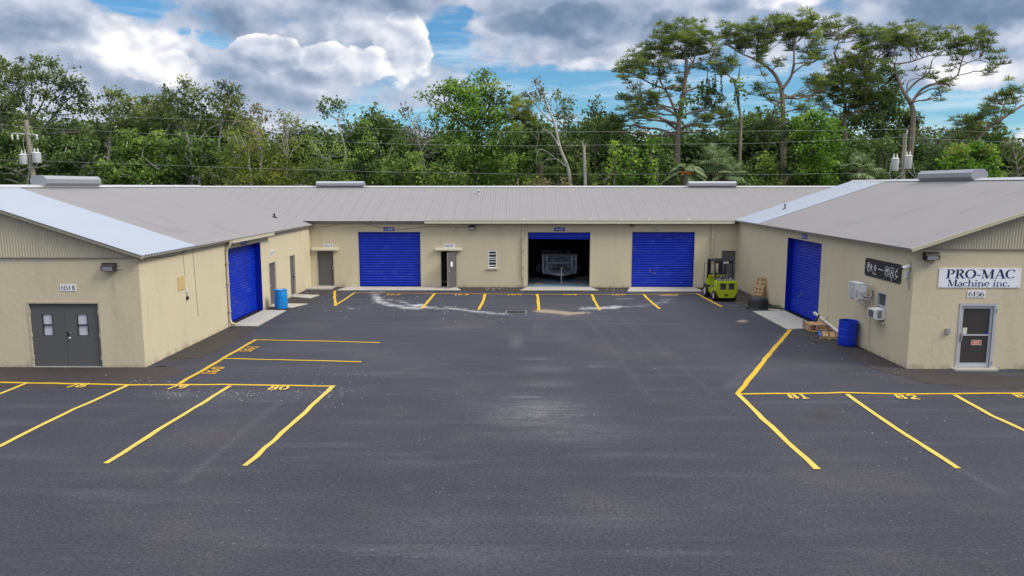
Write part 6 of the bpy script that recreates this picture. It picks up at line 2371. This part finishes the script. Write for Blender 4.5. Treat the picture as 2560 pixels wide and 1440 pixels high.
# ---- middle bushes
broadleaf('tall_shrub', 'bright lime leaved small tree at the end of the left oaks', 'tree', 59, [([(575, 450), (576, 410)], .12, .06)], [(575, 372, 24, 18, 1.2), (580, 395, 26, 18)], 'vine', dens=1.1, size=.28, group=GM)
WL_ = [('yellow green feathery bamboo like clump left of the back roof vent', 58, (630, 670), 330, 'yellow'), ('feathery yellow green clump with the tallest plume', 58.5, (690, 740), 320, 'yellow'),
       ('greyer feathery green clump directly behind the left back roof vent', 58, (770, 860), 352, 'mid'), ('low feathery yellow green clump beside the full crowned oak', 57.5, (560, 625), 350, 'yellow')]
for lab, Y_, (xa, xb), tp, lf in WL_:
    bl = auto_blobs(xa - 22, xb + 22, tp, 478, 30, 8)
    bl += [(rng.uniform(xa, xb), tp - rng.uniform(0, 20), 7, 22, 1.0) for _ in range(4)]
    broadleaf('feathery_clump', lab, 'bamboo', Y_, [([((xa + xb) / 2, 460), ((xa + xb) / 2 + 3, 400)], .10, .05)], bl, lf, 'bark_pale', 1.2, .26, 13, .28, GM, 2, True, .34)
broadleaf('twiggy_tree', 'thin twiggy tree with dark upright sprigs above the feathery clumps', 'tree', 64, [([(690, 450), (692, 380), (690, 330)], .16, .06), ([(692, 370), (735, 320), (745, 295)], .08, .03), ([(692, 380), (715, 330), (712, 300)], .07, .03)],
          [(675, 330, 18, 22, .5), (692, 310, 14, 22, .5), (712, 305, 14, 20, .5), (735, 300, 14, 18, .5), (748, 315, 12, 18, .5), (765, 325, 14, 20, .5), (720, 335, 26, 20, .6), (790, 335, 14, 16, .4), (660, 345, 14, 16, .4), (750, 345, 24, 16, .6)],
          'grey', 'bark_dark', 1.0, .22, 7, .3, GM, 6)
broadleaf('bent_tree', 'lone bent tree with a small umbrella crown against the white cloud', 'tree', 63, [([(865, 440), (862, 370), (848, 320), (843, 300), (828, 290)], .16, .06), ([(843, 303), (848, 285), (852, 270)], .06, .03), ([(830, 291), (812, 285)], .04, .02)],
          [(808, 262, 14, 12), (826, 255, 18, 9), (846, 258, 18, 10), (858, 268, 12, 12), (812, 282, 12, 10, .8), (838, 274, 18, 8, .6), (805, 274, 9, 9), (866, 315, 12, 16, .7), (856, 295, 9, 14, .5), (876, 330, 14, 14, .6)],
          'dark', 'bark_pale', 1.35, .26, 10, .22, GM)
broadleaf('small_tree', 'small tree with an upright leafy tip right of the bent tree', 'tree', 60, [([(910, 450), (910, 380), (908, 330)], .14, .05)],
          [(900, 312, 9, 12), (915, 305, 8, 12), (908, 325, 16, 12)] + auto_blobs(885, 945, 325, 478, 30), 'mid', dens=1.1, size=.27, group=GM)
broadleaf('small_tree', 'small tree with twin tips left of the sparse grey leaved tree', 'tree', 61, [([(975, 450), (972, 390)], .14, .06)], auto_blobs(950, 1010, 335, 478, 30), 'mid', dens=1.0, size=.27, group=GM)
broadleaf('sparse_tree', 'sparse grey leaved tree with a small tuft high on its left', 'tree', 64, [([(1065, 450), (1055, 390), (1040, 330), (1022, 285)], .2, .05), ([(1052, 380), (1085, 330)], .08, .03)],
          [(1020, 272, 14, 10, .9), (1012, 285, 10, 8, .8), (1035, 300, 14, 14, .7), (1010, 320, 18, 14, .8), (1040, 330, 32, 20, .8), (1075, 320, 26, 20, .7), (1020, 350, 34, 18, .7), (1070, 355, 40, 18, .6), (1060, 385, 40, 18, .5), (1030, 405, 30, 18, .7)],
          'grey', 'bark_pale', .95, .25, 9, .3, GM, 5)
broadleaf('vine_covered_tree', 'big broad tree draped in bright vines, the highest crown in the middle', 'tree', 61,
          [([(1190, 455), (1190, 400), (1185, 330), (1180, 270)], .42, .14), ([(1186, 330), (1120, 270), (1110, 235)], .14, .06), ([(1186, 320), (1230, 250), (1215, 190)], .16, .05), ([(1180, 300), (1080, 245), (1056, 238)], .12, .03)],
          [(1208, 183, 22, 12), (1200, 200, 24, 14), (1235, 212, 22, 16), (1165, 205, 14, 14, .8), (1132, 205, 16, 10, .8), (1058, 240, 10, 8, .8), (1078, 235, 14, 10, .7), (1100, 262, 22, 20, .7), (1120, 215, 26, 16), (1140, 240, 44, 26, 1.3), (1190, 235, 46, 28, 1.3), (1240, 245, 34, 30, 1.2),
           (1110, 290, 40, 26, 1.1), (1160, 285, 50, 30, 1.3), (1215, 290, 46, 30, 1.3), (1258, 290, 26, 30), (1130, 325, 40, 22), (1180, 335, 46, 24, 1.1), (1240, 335, 40, 24), (1110, 355, 34, 20, .8), (1150, 365, 40, 24), (1200, 370, 44, 26), (1245, 372, 34, 26), (1170, 405, 44, 24), (1225, 410, 40, 26), (1190, 440, 50, 24)],
          'mid', 'bark', 1.0, .29, 11, .3, GM, 3, True, .6,
          ([(1150, 225, 30, 16), (1175, 245, 34, 22), (1205, 262, 36, 20), (1165, 280, 40, 20), (1215, 300, 34, 18), (1235, 330, 24, 24), (1150, 350, 40, 14), (1228, 375, 20, 40, 1.4), (1222, 425, 24, 34, 1.4), (1240, 285, 24, 20), (1185, 320, 34, 14)], 'vine', 1.0, .24))
for lab, Y_, (xa, xb), tp, lf in (('dark leafy thicket tree under the sparse grey leaved tree', 59, (990, 1070), 355, 'mid'), ('dull olive thicket tree below the vine draped tree', 58.5, (1070, 1180), 350, 'mid'),
                                  ('thicket tree right of the bright hanging vine column', 59, (1250, 1335), 305, 'mid'), ('low yellow topped bush just above the back roof ridge', 57, (1270, 1320), 435, 'yellow'),
                                  ('low dark tree just right of the left back roof vent', 59, (885, 985), 345, 'dark')):
    broadleaf('thicket_tree', lab, 'tree', Y_, [([((xa + xb) / 2, 462), ((xa + xb) / 2, 447)], .12, .07)], auto_blobs(xa, xb, tp, 480, 34), lf, dens=1.0, size=.28, group=GM)
pine('young_pine', 'small bright green young pine right of the vine draped tree', 62, [([(1345, 450), (1342, 380), (1345, 330), (1335, 290)], .12, .05), ([(1343, 350), (1310, 300), (1300, 280)], .05, .03)],
     [(1288, 262, 22, 14), (1315, 270, 20, 14), (1300, 285, 34, 16), (1285, 305, 26, 14), (1320, 305, 24, 14)], 'pine_y', 1.2, group=GM)
broadleaf('slender_tree', 'slender pale barked tree with a leaning bare trunk and tufted top', 'tree', 58,
          [([(1426, 465), (1420, 420), (1402, 375), (1392, 335), (1385, 305), (1372, 275), (1358, 240)], .27, .07), ([(1386, 308), (1362, 290), (1340, 262), (1318, 238), (1306, 232)], .11, .035), ([(1398, 365), (1378, 335), (1356, 322)], .10, .05), ([(1414, 415), (1390, 398), (1362, 400)], .08, .04), ([(1410, 412), (1352, 372), (1340, 410)], .05, .03)],
          [(1346, 205, 14, 16), (1352, 225, 18, 18, .9), (1342, 238, 16, 12, .9), (1308, 234, 9, 5, .8), (1320, 236, 8, 5, .6), (1356, 250, 18, 12, .8), (1368, 268, 14, 12, .6)],
          'grey', 'bark_pale', 1.25, .22, 10, .2, GM)
broadleaf('slender_tree', 'small tufted tree top just right of the leaning pale trunk', 'tree', 60, [([(1395, 440), (1394, 340), (1392, 255)], .12, .04)],
          [(1390, 228, 12, 10), (1396, 243, 12, 12), (1412, 250, 14, 12, .8), (1420, 270, 18, 18), (1400, 285, 20, 18), (1425, 295, 24, 18)] + auto_blobs(1375, 1440, 300, 400, 30), 'oak', 'bark_pale', 1.1, .24, 10, .24, GM)
broadleaf('conical_tree', 'dark conical tree with a pointed twiggy top beside the pale snag', 'tree', 61, [([(1488, 450), (1488, 380), (1486, 290)], .18, .05)],
          [(1486, 250, 8, 12, .8), (1488, 268, 16, 14, .9), (1500, 280, 18, 14), (1476, 285, 20, 16), (1495, 305, 28, 18), (1470, 315, 24, 16), (1510, 325, 20, 16), (1485, 335, 34, 18), (1465, 360, 26, 18), (1505, 360, 28, 18)], 'dark', 'bark_dark', 1.15, .24, 10, .24, GM, 5)
sn = thing('tree_snag', 'bare pale broken trunk standing in the thicket without a crown', 'dead tree', (wp(1462, 465, 57.5).x, 57.5, 0), 0, GM)
mb = MB()
trunk_mesh(mb, [([(1463, 465), (1462, 420), (1461, 390), (1460, 365)], .14, .10)], 57.5, 10)
mb.tube([wp(1459, 368, 57.5), wp(1456, 356, 57.5), wp(1461, 348, 57.5)], [.07, .04, .02], 6)
mb.tube([wp(1460, 370, 57.5), wp(1466, 356, 57.5)], [.06, .02], 6)
mb.build('trunk', MT['bark_pale'], sn, smooth=60, recalc=False)
# ---- thicket between snag and palms, vine columns
for lab, Y_, (xa, xb), tp, lf in (('thicket tree left of the pale snag trunk', 59.5, (1375, 1455), 335, 'dark'), ('thicket tree directly right of the pale snag trunk', 59, (1478, 1545), 335, 'mid'),
                                  ('dark tall thicket tree left of the thick vine wrapped pine', 62, (1530, 1660), 305, 'dark'), ('dull thicket tree in front of the leaning pale trunk', 56.9, (1330, 1400), 430, 'olive'),
                                  ('dark thicket tree between the vine columns and the first palm', 58.5, (1595, 1690), 325, 'dark'), ('dark thicket tree behind the fan palm', 61, (1745, 1855), 325, 'dark'),
                                  ('greyish twiggy thicket tree between the two straight pine trunks', 62, (1862, 1940), 295, 'oak'), ('leafy thicket tree low between the two straight pine trunks', 59, (1865, 1945), 375, 'mid'),
                                  ('dark thicket tree at the foot of the forked middle pine', 59.5, (1970, 2040), 305, 'dark'), ('thicket tree right of the vine covered mound', 59, (2095, 2190), 325, 'dark'),
                                  ('dark thicket tree left of the upright utility pole', 60, (2160, 2250), 330, 'dark'), ('dense dull green tree right of the upright utility pole', 60, (2285, 2380), 345, 'dark')):
    broadleaf('thicket_tree', lab, 'tree', Y_, [([((xa + xb) / 2, 462), ((xa + xb) / 2, 445)], .12, .07)], auto_blobs(xa, xb, tp, 480, 34), lf, dens=1.0, size=.28, group=GM)
for lab, px, tp, w in (('narrow bright green vine column right of the pale snag', 1537, 365, 9), ('rounded bright vine covered stump in the thicket', 1581, 370, 17), ('tall ragged bright vine column left of the first palm', 1628, 350, 15)):
    bl = [(px + rng.normal(0, 4), y, w * rng.uniform(.7, 1.2), 12, 1.3) for y in np.arange(tp, 478, 13)]
    broadleaf('vine_column', lab, 'vine', 57.2, [([(px, 462), (px, tp + 10)], .12, .07)], bl, 'vine', dens=1.2, size=.25, tuft=11, spread=.2, group=GM, aspect=.8)

# ---- pines
pine('slash_pine', 'thick vine wrapped pine with the big domed crown, leftmost of the tall pines', 61,
     [([(1689, 460), (1693, 400), (1695, 340), (1700, 280), (1712, 215), (1716, 150)], .50, .16), ([(1712, 215), (1660, 220), (1620, 205), (1575, 180)], .16, .05), ([(1697, 300), (1672, 240), (1650, 200), (1645, 150)], .18, .05), ([(1716, 190), (1735, 150), (1740, 120)], .14, .05),
      ([(1708, 232), (1760, 215), (1800, 235)], .14, .05), ([(1700, 275), (1650, 262), (1610, 250)], .13, .05), ([(1698, 290), (1760, 275), (1800, 285)], .12, .05)],
     [(1700, 78, 46, 16, 1.2), (1662, 92, 36, 18, 1.1), (1735, 92, 36, 20, 1.1), (1698, 108, 50, 18), (1645, 118, 32, 18), (1750, 120, 28, 20), (1690, 138, 40, 14, .7), (1625, 132, 28, 14), (1600, 148, 30, 16, 1.1), (1572, 165, 34, 14, 1.1), (1545, 176, 16, 8), (1600, 178, 36, 14, .9), (1650, 165, 34, 14, .7), (1560, 192, 16, 8, .7),
      (1735, 150, 34, 14, .7), (1770, 165, 16, 12, .6), (1640, 195, 20, 10, .4), (1700, 195, 22, 14, .5),
      (1560, 248, 16, 12), (1600, 242, 30, 12, 1.1), (1640, 248, 26, 12), (1590, 268, 30, 14, 1.1), (1580, 290, 26, 14), (1625, 280, 26, 12, .8), (1775, 250, 26, 14), (1800, 270, 26, 16, 1.1), (1760, 282, 30, 16), (1800, 300, 30, 18, 1.1), (1765, 312, 28, 16, .9), (1540, 300, 22, 16), (1520, 312, 22, 14)],
     vine=[(1697, 330, 14, 26), (1704, 280, 14, 30), (1712, 230, 18, 26), (1735, 240, 26, 20, .6), (1680, 225, 20, 14, .6), (1752, 215, 20, 20, .6)], hang=[(1755, 205, 250), (1768, 195, 255), (1782, 190, 240), (1788, 185, 232), (1803, 180, 245), (1775, 200, 235), (1632, 200, 225), (1640, 205, 222)], dens=1.15)
pine('slash_pine', 'thin straight pine with a sparse forked top, second from the left of the tall pines', 60,
     [([(1848, 462), (1850, 380), (1852, 310), (1846, 255), (1838, 215), (1832, 195)], .24, .09), ([(1838, 212), (1848, 185), (1850, 160)], .08, .04), ([(1834, 198), (1815, 185), (1800, 172), (1780, 150)], .07, .03)],
     [(1785, 125, 18, 20, .7), (1800, 148, 22, 16, .8), (1780, 100, 14, 14, .6), (1812, 160, 20, 12, .7), (1835, 165, 16, 12, .7), (1790, 165, 18, 8, .6)], dens=.9,
     vine=[(1847, 225, 8, 14), (1850, 245, 9, 18, .8), (1846, 200, 8, 10)], hang=[(1846, 230, 275), (1838, 225, 262)])
pine('slash_pine', 'forked pine with the widest flat topped crown, middle of the tall pines', 61,
     [([(1957, 462), (1958, 400), (1958, 330), (1957, 270), (1954, 225), (1948, 205)], .40, .20), ([(1954, 222), (1936, 185), (1905, 158), (1880, 145), (1855, 135)], .22, .06), ([(1956, 222), (1978, 190), (1985, 150), (1984, 110)], .2, .06), ([(1980, 185), (2005, 165), (2030, 150)], .10, .04), ([(1950, 208), (1925, 205), (1905, 222)], .08, .03), ([(1985, 150), (1984, 110)], .1, .05)],
     [(1815, 85, 20, 14), (1838, 92, 30, 16, 1.1), (1872, 78, 34, 16, 1.1), (1850, 115, 28, 14, .8), (1905, 70, 30, 14, 1.1), (1890, 100, 34, 16), (1935, 62, 30, 14, 1.1), (1930, 90, 30, 14, .9), (1970, 60, 34, 14, 1.1), (2005, 52, 34, 14, 1.2), (2030, 65, 22, 14, 1.1), (1995, 78, 34, 14, .9), (2035, 90, 22, 14), (1985, 105, 24, 12, .9), (2045, 118, 22, 14, .9),
      (2020, 125, 26, 12, .7), (2055, 138, 18, 12, .8), (2030, 150, 18, 8, .6), (1905, 125, 22, 10, .5), (1945, 155, 16, 10, .8), (1900, 165, 18, 10, .6), (1905, 232, 18, 10), (1925, 245, 20, 12, .8), (1890, 222, 10, 8, .6), (2040, 210, 22, 16), (2060, 220, 18, 12), (1930, 290, 22, 16, .6), (2010, 260, 24, 18, .7)],
     vine=[(1957, 250, 9, 24), (1958, 300, 9, 28), (1958, 345, 8, 22)], dens=1.1)
pine('slash_pine', 'dark dense pine with a bare lower trunk, second from the right of the tall pines', 64,
     [([(2115, 455), (2116, 380), (2112, 310), (2112, 255), (2100, 180), (2085, 130)], .36, .10), ([(2108, 225), (2060, 212), (2030, 225)], .13, .05), ([(2112, 235), (2150, 190), (2175, 160)], .14, .05), ([(2086, 135), (2098, 100), (2105, 80)], .08, .04)],
     [(2060, 70, 22, 12, .9), (2085, 62, 22, 12, .9), (2108, 66, 26, 12), (2130, 78, 16, 10, .8), (2070, 92, 20, 10, .6), (2105, 90, 20, 10, .6), (2155, 70, 20, 12, .9), (2175, 85, 22, 14, .9), (2190, 105, 34, 18, 1.2), (2150, 110, 26, 14), (2225, 115, 20, 14), (2160, 135, 30, 14, .9),
      (2090, 160, 32, 16), (2130, 165, 34, 18, 1.1), (2080, 190, 36, 18, 1.1), (2140, 195, 40, 20, 1.1), (2180, 190, 30, 24), (2060, 215, 28, 18), (2110, 215, 40, 20), (2165, 225, 36, 22), (2085, 245, 36, 18), (2140, 250, 36, 18, .9), (2180, 260, 24, 18, .8), (2060, 270, 20, 14, .7)],
     'pine', 1.0)
pine('slash_pine', 'forked pine with long bare twisting limbs, rightmost of the tall pines', 62,
     [([(2266, 450), (2275, 390), (2282, 320), (2282, 275), (2274, 252)], .38, .22), ([(2276, 255), (2256, 225), (2243, 190), (2235, 158)], .24, .09), ([(2280, 256), (2300, 228), (2325, 213), (2360, 205), (2392, 190), (2402, 160), (2412, 130)], .18, .05), ([(2402, 165), (2440, 150), (2475, 158)], .07, .03), ([(2262, 235), (2290, 205), (2320, 185), (2330, 150)], .14, .05), ([(2243, 190), (2215, 215)], .07, .03), ([(2236, 160), (2200, 145)], .07, .03), ([(2236, 160), (2275, 155), (2320, 140), (2380, 120)], .09, .04), ([(2268, 240), (2270, 205), (2300, 195)], .08, .03)],
     [(2215, 88, 22, 12), (2245, 80, 26, 12, 1.1), (2275, 78, 26, 12, 1.1), (2300, 88, 22, 12), (2330, 85, 18, 12), (2260, 102, 34, 12, .9), (2310, 108, 28, 12, .9), (2240, 115, 20, 10, .7), (2360, 108, 24, 12), (2385, 95, 26, 12, 1.1), (2400, 115, 26, 12), (2430, 105, 24, 12, 1.1), (2455, 88, 22, 12, 1.1), (2470, 108, 16, 14), (2450, 125, 20, 10, .8), (2415, 130, 18, 8, .6),
      (2480, 150, 18, 9, .9), (2495, 160, 12, 8, .9), (2482, 172, 10, 6, .6), (2380, 145, 14, 9, .9), (2385, 165, 16, 9, .9), (2345, 130, 16, 8, .5), (2310, 185, 22, 9, .7), (2340, 195, 22, 9, .8), (2375, 212, 16, 8, .6), (2345, 235, 10, 14, .6), (2355, 220, 12, 10, .5), (2290, 125, 20, 8, .5)],
     dens=1.05)
pine('leaning_pine', 'leaning pine with layered tufts at the right edge of the photo', 58,
     [([(2430, 372), (2460, 330), (2500, 300), (2545, 270), (2600, 240)], .26, .09), ([(2500, 300), (2510, 260), (2530, 230), (2545, 222)], .06, .03), ([(2470, 325), (2430, 305), (2395, 305)], .07, .03), ([(2515, 270), (2490, 245)], .05, .03)],
     [(2535, 222, 18, 8, 1.1), (2515, 232, 18, 9, 1.1), (2490, 240, 16, 8), (2550, 235, 12, 10), (2500, 252, 14, 8, .9), (2540, 258, 16, 8, .8), (2460, 285, 20, 10, 1.1), (2485, 280, 18, 10), (2505, 292, 18, 10, .9), (2470, 300, 26, 10), (2440, 310, 24, 10), (2415, 305, 20, 10, 1.1), (2395, 310, 14, 8), (2430, 325, 26, 9, .9), (2455, 330, 22, 9, .8), (2400, 328, 14, 8, .7)],
     dens=1.1, group=None)
# ---- right broadleaf
broadleaf('broad_tree', 'large dark rounded tree filling the gap behind the two right pines', 'tree', 68, [([(2200, 450), (2200, 380), (2195, 300)], .3, .12)],
          [(2050, 195, 20, 16, .7), (2150, 150, 26, 18, .8), (2195, 165, 34, 24), (2230, 190, 24, 24), (2215, 220, 36, 26), (2180, 255, 50, 28), (2235, 255, 34, 26), (2210, 290, 60, 26), (2255, 295, 34, 24), (2160, 300, 44, 24), (2280, 300, 26, 20), (2110, 300, 44, 24), (2210, 330, 70, 24), (2290, 335, 30, 22)], 'dark', dens=1.05, size=.30, group=GM)
broadleaf('vine_mound', 'large bright vine covered mound to the right of the forked middle pine', 'vine', 58.5, [([(2045, 458), (2045, 440), (2042, 425)], .16, .08)],
          [(2030, 292, 26, 14), (2000, 308, 26, 16), (2050, 305, 34, 18), (2078, 325, 22, 20), (2015, 335, 40, 20), (2060, 350, 36, 24), (2082, 375, 16, 30), (2030, 375, 40, 24, .9), (2080, 420, 14, 34), (2050, 410, 34, 26, .9), (2010, 420, 26, 26, .7), (2065, 450, 30, 20, .8)], 'vine', dens=1.15, size=.26, group=GM, aspect=.75)
broadleaf('vine_column', 'bright vine climbing the bare trunk of the dark dense pine', 'vine', 62.5, [([(2118, 450), (2117, 370)], .1, .06)], [(2117 + rng.normal(0, 3), y, 8, 12, 1.2) for y in np.arange(365, 470, 12)], 'vine', dens=1.2, size=.24, spread=.18, group=GM, aspect=.8)
broadleaf('sparse_tree', 'sparse grey twiggy tree with sky showing through, right of the twisting pine', 'tree', 63, [([(2330, 450), (2335, 390), (2340, 340)], .16, .06), ([(2336, 380), (2375, 340), (2385, 325)], .08, .03)],
          [(2312, 325, 12, 8, .6), (2335, 332, 20, 10, .6), (2365, 328, 20, 10, .6), (2310, 350, 18, 12, .6), (2345, 352, 28, 12, .6), (2385, 345, 18, 12, .5), (2330, 375, 30, 14, .7), (2375, 372, 26, 14, .7)], 'grey', 'bark_dark', .9, .24, 8, .28, GM, 6)
broadleaf('bright_bush', 'big bright green bush with a yellow patch behind the right roof vent', 'bush', 55, [([(2430, 462), (2430, 420)], .16, .08)],
          [(2395, 378, 24, 14), (2430, 372, 30, 14), (2460, 380, 22, 16), (2385, 400, 28, 18), (2425, 405, 40, 20), (2475, 410, 24, 20), (2395, 430, 36, 20), (2445, 435, 40, 20), (2370, 440, 24, 18), (2490, 445, 22, 18)], 'vine', dens=1.25, size=.34, group=GM, aspect=.7,
          extra=([(2396, 372, 17, 9, 1.3), (2470, 372, 12, 8)], 'yellow', 1.2, .32))
broadleaf('edge_tree', 'dull green tree at the right edge with pale sky behind it', 'tree', 60, [([(2545, 460), (2540, 410), (2530, 370)], .2, .08)],
          [(2520, 362, 18, 12), (2545, 378, 24, 14, .8), (2575, 390, 26, 20), (2520, 395, 20, 14, .6), (2555, 415, 24, 14, .6), (2590, 430, 34, 24), (2530, 440, 34, 14), (2570, 455, 44, 16), (2500, 455, 30, 16, .9), (2620, 400, 40, 40)], 'oak', 'bark', 1.0, .26, group=GM)


# ---- palms
def frond(mb_pts, base, az_, el0, L, droop, nleaf, lw, ll, fan=False):
    out, tint = [], []
    d = Vector((math.cos(az_), math.sin(az_), 0))
    if fan:
        s = base + d * (L * math.cos(el0)) + Vector((0, 0, L * math.sin(el0)))
        mb_pts.append((base, s))
        ax = (s - base).normalized()
        sd = ax.cross(Vector((0, 0, 1))).normalized()
        for i in range(nleaf):
            a = -1.9 + 3.8 * i / (nleaf - 1)
            dr = (ax * math.cos(a) + sd * math.sin(a)).normalized()
            l = ll * (1 - .18 * abs(a) / 1.9)
            mid = s + dr * l * .6
            tip = s + dr * l + Vector((0, 0, -.28 * l))
            w = dr.cross(Vector((0, 0, 1))).normalized() * lw
            out.append((s, mid + w, tip, mid - w))
    else:
        P = []
        for i in range(13):
            t = i / 12
            P.append(base + d * (L * (t * math.cos(el0))) + Vector((0, 0, L * (math.sin(el0) * t - droop * t * t))))
        mb_pts.append(tuple(P))
        for i in range(1, 13):
            tdir = (P[i] - P[i - 1]).normalized()
            sd = tdir.cross(Vector((0, 0, 1))).normalized()
            for sgn in (-1, 1):
                for q in (0, .33, .66):
                    b = P[i - 1].lerp(P[i], q)
                    l = ll * math.sin(math.pi * (.12 + .8 * (i + q) / 13))
                    tip = b + sd * sgn * l * .85 + tdir * l * .45 + Vector((0, 0, -.35 * l))
                    m = b.lerp(tip, .5) + Vector((0, 0, .06 * l))
                    w = tdir * lw
                    out.append((b, m + w, tip, m - w))
    return out


def palm(name, label, px, py, Y, nfr, L, fan, ll, lw, drp=.55, leaf='palm', skirt=True):
    top = wp(px, py, Y)
    o = thing(name, label, 'palm', (top.x, Y, 0), 0, 'palms behind the back roof')
    MB().tube([(top.x + .2, Y, -.1), (top.x + .1, Y, top.z * .5), top], [.22, .19, .2], 12).build('trunk', MT['bark'], o, smooth=60)
    fr, st = [], []
    for i in range(nfr):
        el = rnd.uniform(-.5, 1.35)
        fr += frond(st, top, rnd.uniform(0, 2 * math.pi), el, L * rnd.uniform(.8, 1.1), drp, 17 if fan else 0, lw, ll * rnd.uniform(.85, 1.1), fan)
    V = np.array([[tuple(p) for p in q] for q in fr])
    quads_obj('fronds', V, rng.normal(.45, .2, len(V)), LM[leaf], o)
    mb = MB()
    for s in st:
        mb.tube(list(s), [.028] * (len(s) - 1) + [.012], 5, cap=False)
    mb.build('frond_stalk', mat('palm_stalk', (.20, .22, .09), .7, .2, 3), o, recalc=False)
    if skirt:
        dead = []
        for i in range(8):
            dead += frond([], top - Vector((0, 0, .2)), rnd.uniform(0, 6.28), -1.0 - rnd.uniform(0, .3), L * .6, .2, 16, lw, ll * .7, True)
        V = np.array([[tuple(p) for p in q] for q in dead])
        quads_obj('dead_fronds', V, rng.normal(.6, .25, len(V)), LM['olive'], o)
    return o


palm('feather_palm', 'feather leaved palm with orange fruit stalks just left of the fan palm', 1716, 428, 55.3, 26, 1.9, False, .55, .032, .8)
fp_ = [o for o in COL.objects if o.name == 'feather_palm'][0]
mb = MB()
for k in range(10):
    p = wp(1716 + rnd.gauss(0, 5), 428 + rnd.gauss(0, 2), 54.9)
    mb.tube([p, p + Vector((rnd.gauss(0, .25), -.2, rnd.uniform(-.3, .2)))], .05, 6)
mb.build('fruit_stalk', mat('orange_fruit_stalk', (.55, .22, .04), .7, .2, 5), fp_)
palm('fan_palm', 'largest fan palm with silvery fronds behind the right back roof vent', 1787, 405, 57, 34, .95, True, .95, .035)
palm('fan_palm', 'smaller fan palm hanging low at the right of the largest fan palm', 1822, 430, 55.2, 16, .7, True, .8, .05)
palm('fan_palm', 'small fan palm half hidden at the foot of the dark dense pine', 2150, 422, 55.5, 20, .8, True, .9, .05, leaf='palm', skirt=False)
palm('fan_palm', 'dark fan palm in the thicket left of the leaning pale trunk', 1352, 415, 59, 14, .9, True, 1.0, .05, leaf='dark', skirt=False)

# ---- tiny weed in the gutter
wd = thing('gutter_weed', 'tiny green weed sprouting under the back gutter', 'weed', WB.P(6.33, 3.62, .05))
pts = np.array([WB.P(6.33 + rnd.gauss(0, .07), 3.60 + rnd.gauss(0, .06), .07 + rnd.gauss(0, .03)) for _ in range(46)])
quads_obj('leaves', leaf_quads(pts, .11, .3), rng.normal(.6, .2, len(pts)), LM['yellow'], wd)
mb = MB()
for _ in range(5):
    mb.tube([WB.P(6.33, 3.69, .03), WB.P(6.33 + rnd.gauss(0, .07), 3.58, .08)], .006, 4)
mb.build('stem', MT['bark_dark'], wd)

# ---- the wood behind, read as one dark mass
n = 24000
xw = rng.uniform(-62, 62, n)
topz = 5.8 + 5.0 + np.where(xw < -27, 1.3, 0) + np.where(xw > 9, .3, 0) - np.where(xw > 39, 1.6, 0) + 1.0 * np.sin(xw * .31) + .9 * np.sin(xw * .83 + 1)
zw = rng.uniform(.5, 1.0, n) * topz
yw = rng.uniform(73, 82, n)
cw_ = np.stack([xw, yw, zw], 1)
ix = np.repeat(np.arange(n), 9)
pw = cw_[ix] + rng.normal(size=(len(ix), 3)) * .45
tw_ = rng.normal(.35, .15, n)[ix] + rng.normal(0, .08, len(ix))
wood = quads_obj('woodland', leaf_quads(pw, .48, .65), tw_, LM['dark'], None)
tag(wood, 'dark woodland filling the background behind the separate trees', 'woodland', None, 'stuff')

print('FACES', sum(len(o.data.polygons) for o in COL.objects if o.type == 'MESH'))


# ------------------------------------------------------------------ every separate small fitting becomes a part of its own
def split_pieces(names):
    for o in list(COL.objects):
        if o.type != 'MESH' or o.name.split('.')[0] not in names:
            continue
        me = o.data
        par = list(range(len(me.vertices)))

        def find(a):
            while par[a] != a:
                par[a] = par[par[a]]
                a = par[a]
            return a
        for p in me.polygons:
            r = find(p.vertices[0])
            for v in p.vertices[1:]:
                par[find(v)] = r
        groups = {}
        for p in me.polygons:
            groups.setdefault(find(p.vertices[0]), []).append(p)
        if len(groups) < 2:
            continue
        for ps_ in groups.values():
            used = sorted({v for p in ps_ for v in p.vertices})
            ix_ = {v: i for i, v in enumerate(used)}
            nm = bpy.data.meshes.new(me.name)
            nm.from_pydata([me.vertices[v].co[:] for v in used], [], [[ix_[v] for v in p.vertices] for p in ps_])
            for m_ in me.materials:
                nm.materials.append(m_)
            if ps_[0].use_smooth:
                nm.polygons.foreach_set('use_smooth', [True] * len(nm.polygons))
                nm.set_sharp_from_angle(angle=R(50))
            n_ = bpy.data.objects.new(o.name.split('.')[0], nm)
            COL.objects.link(n_)
            n_.parent = o.parent
            n_.location = o.location
        bpy.data.objects.remove(o)


split_pieces({'guide_rail', 'coupling', 'gutter_strap', 'pipe_strap', 'hinge', 'screw', 'bushing', 'insulator', 'reflector', 'bung',
              'filler_cap', 'lead_wire', 'hose', 'wheel_nut', 'cable', 'conduit', 'office_wall', 'partition', 'crossarm', 'door_jamb', 'fork', 'louvre', 'latch'})
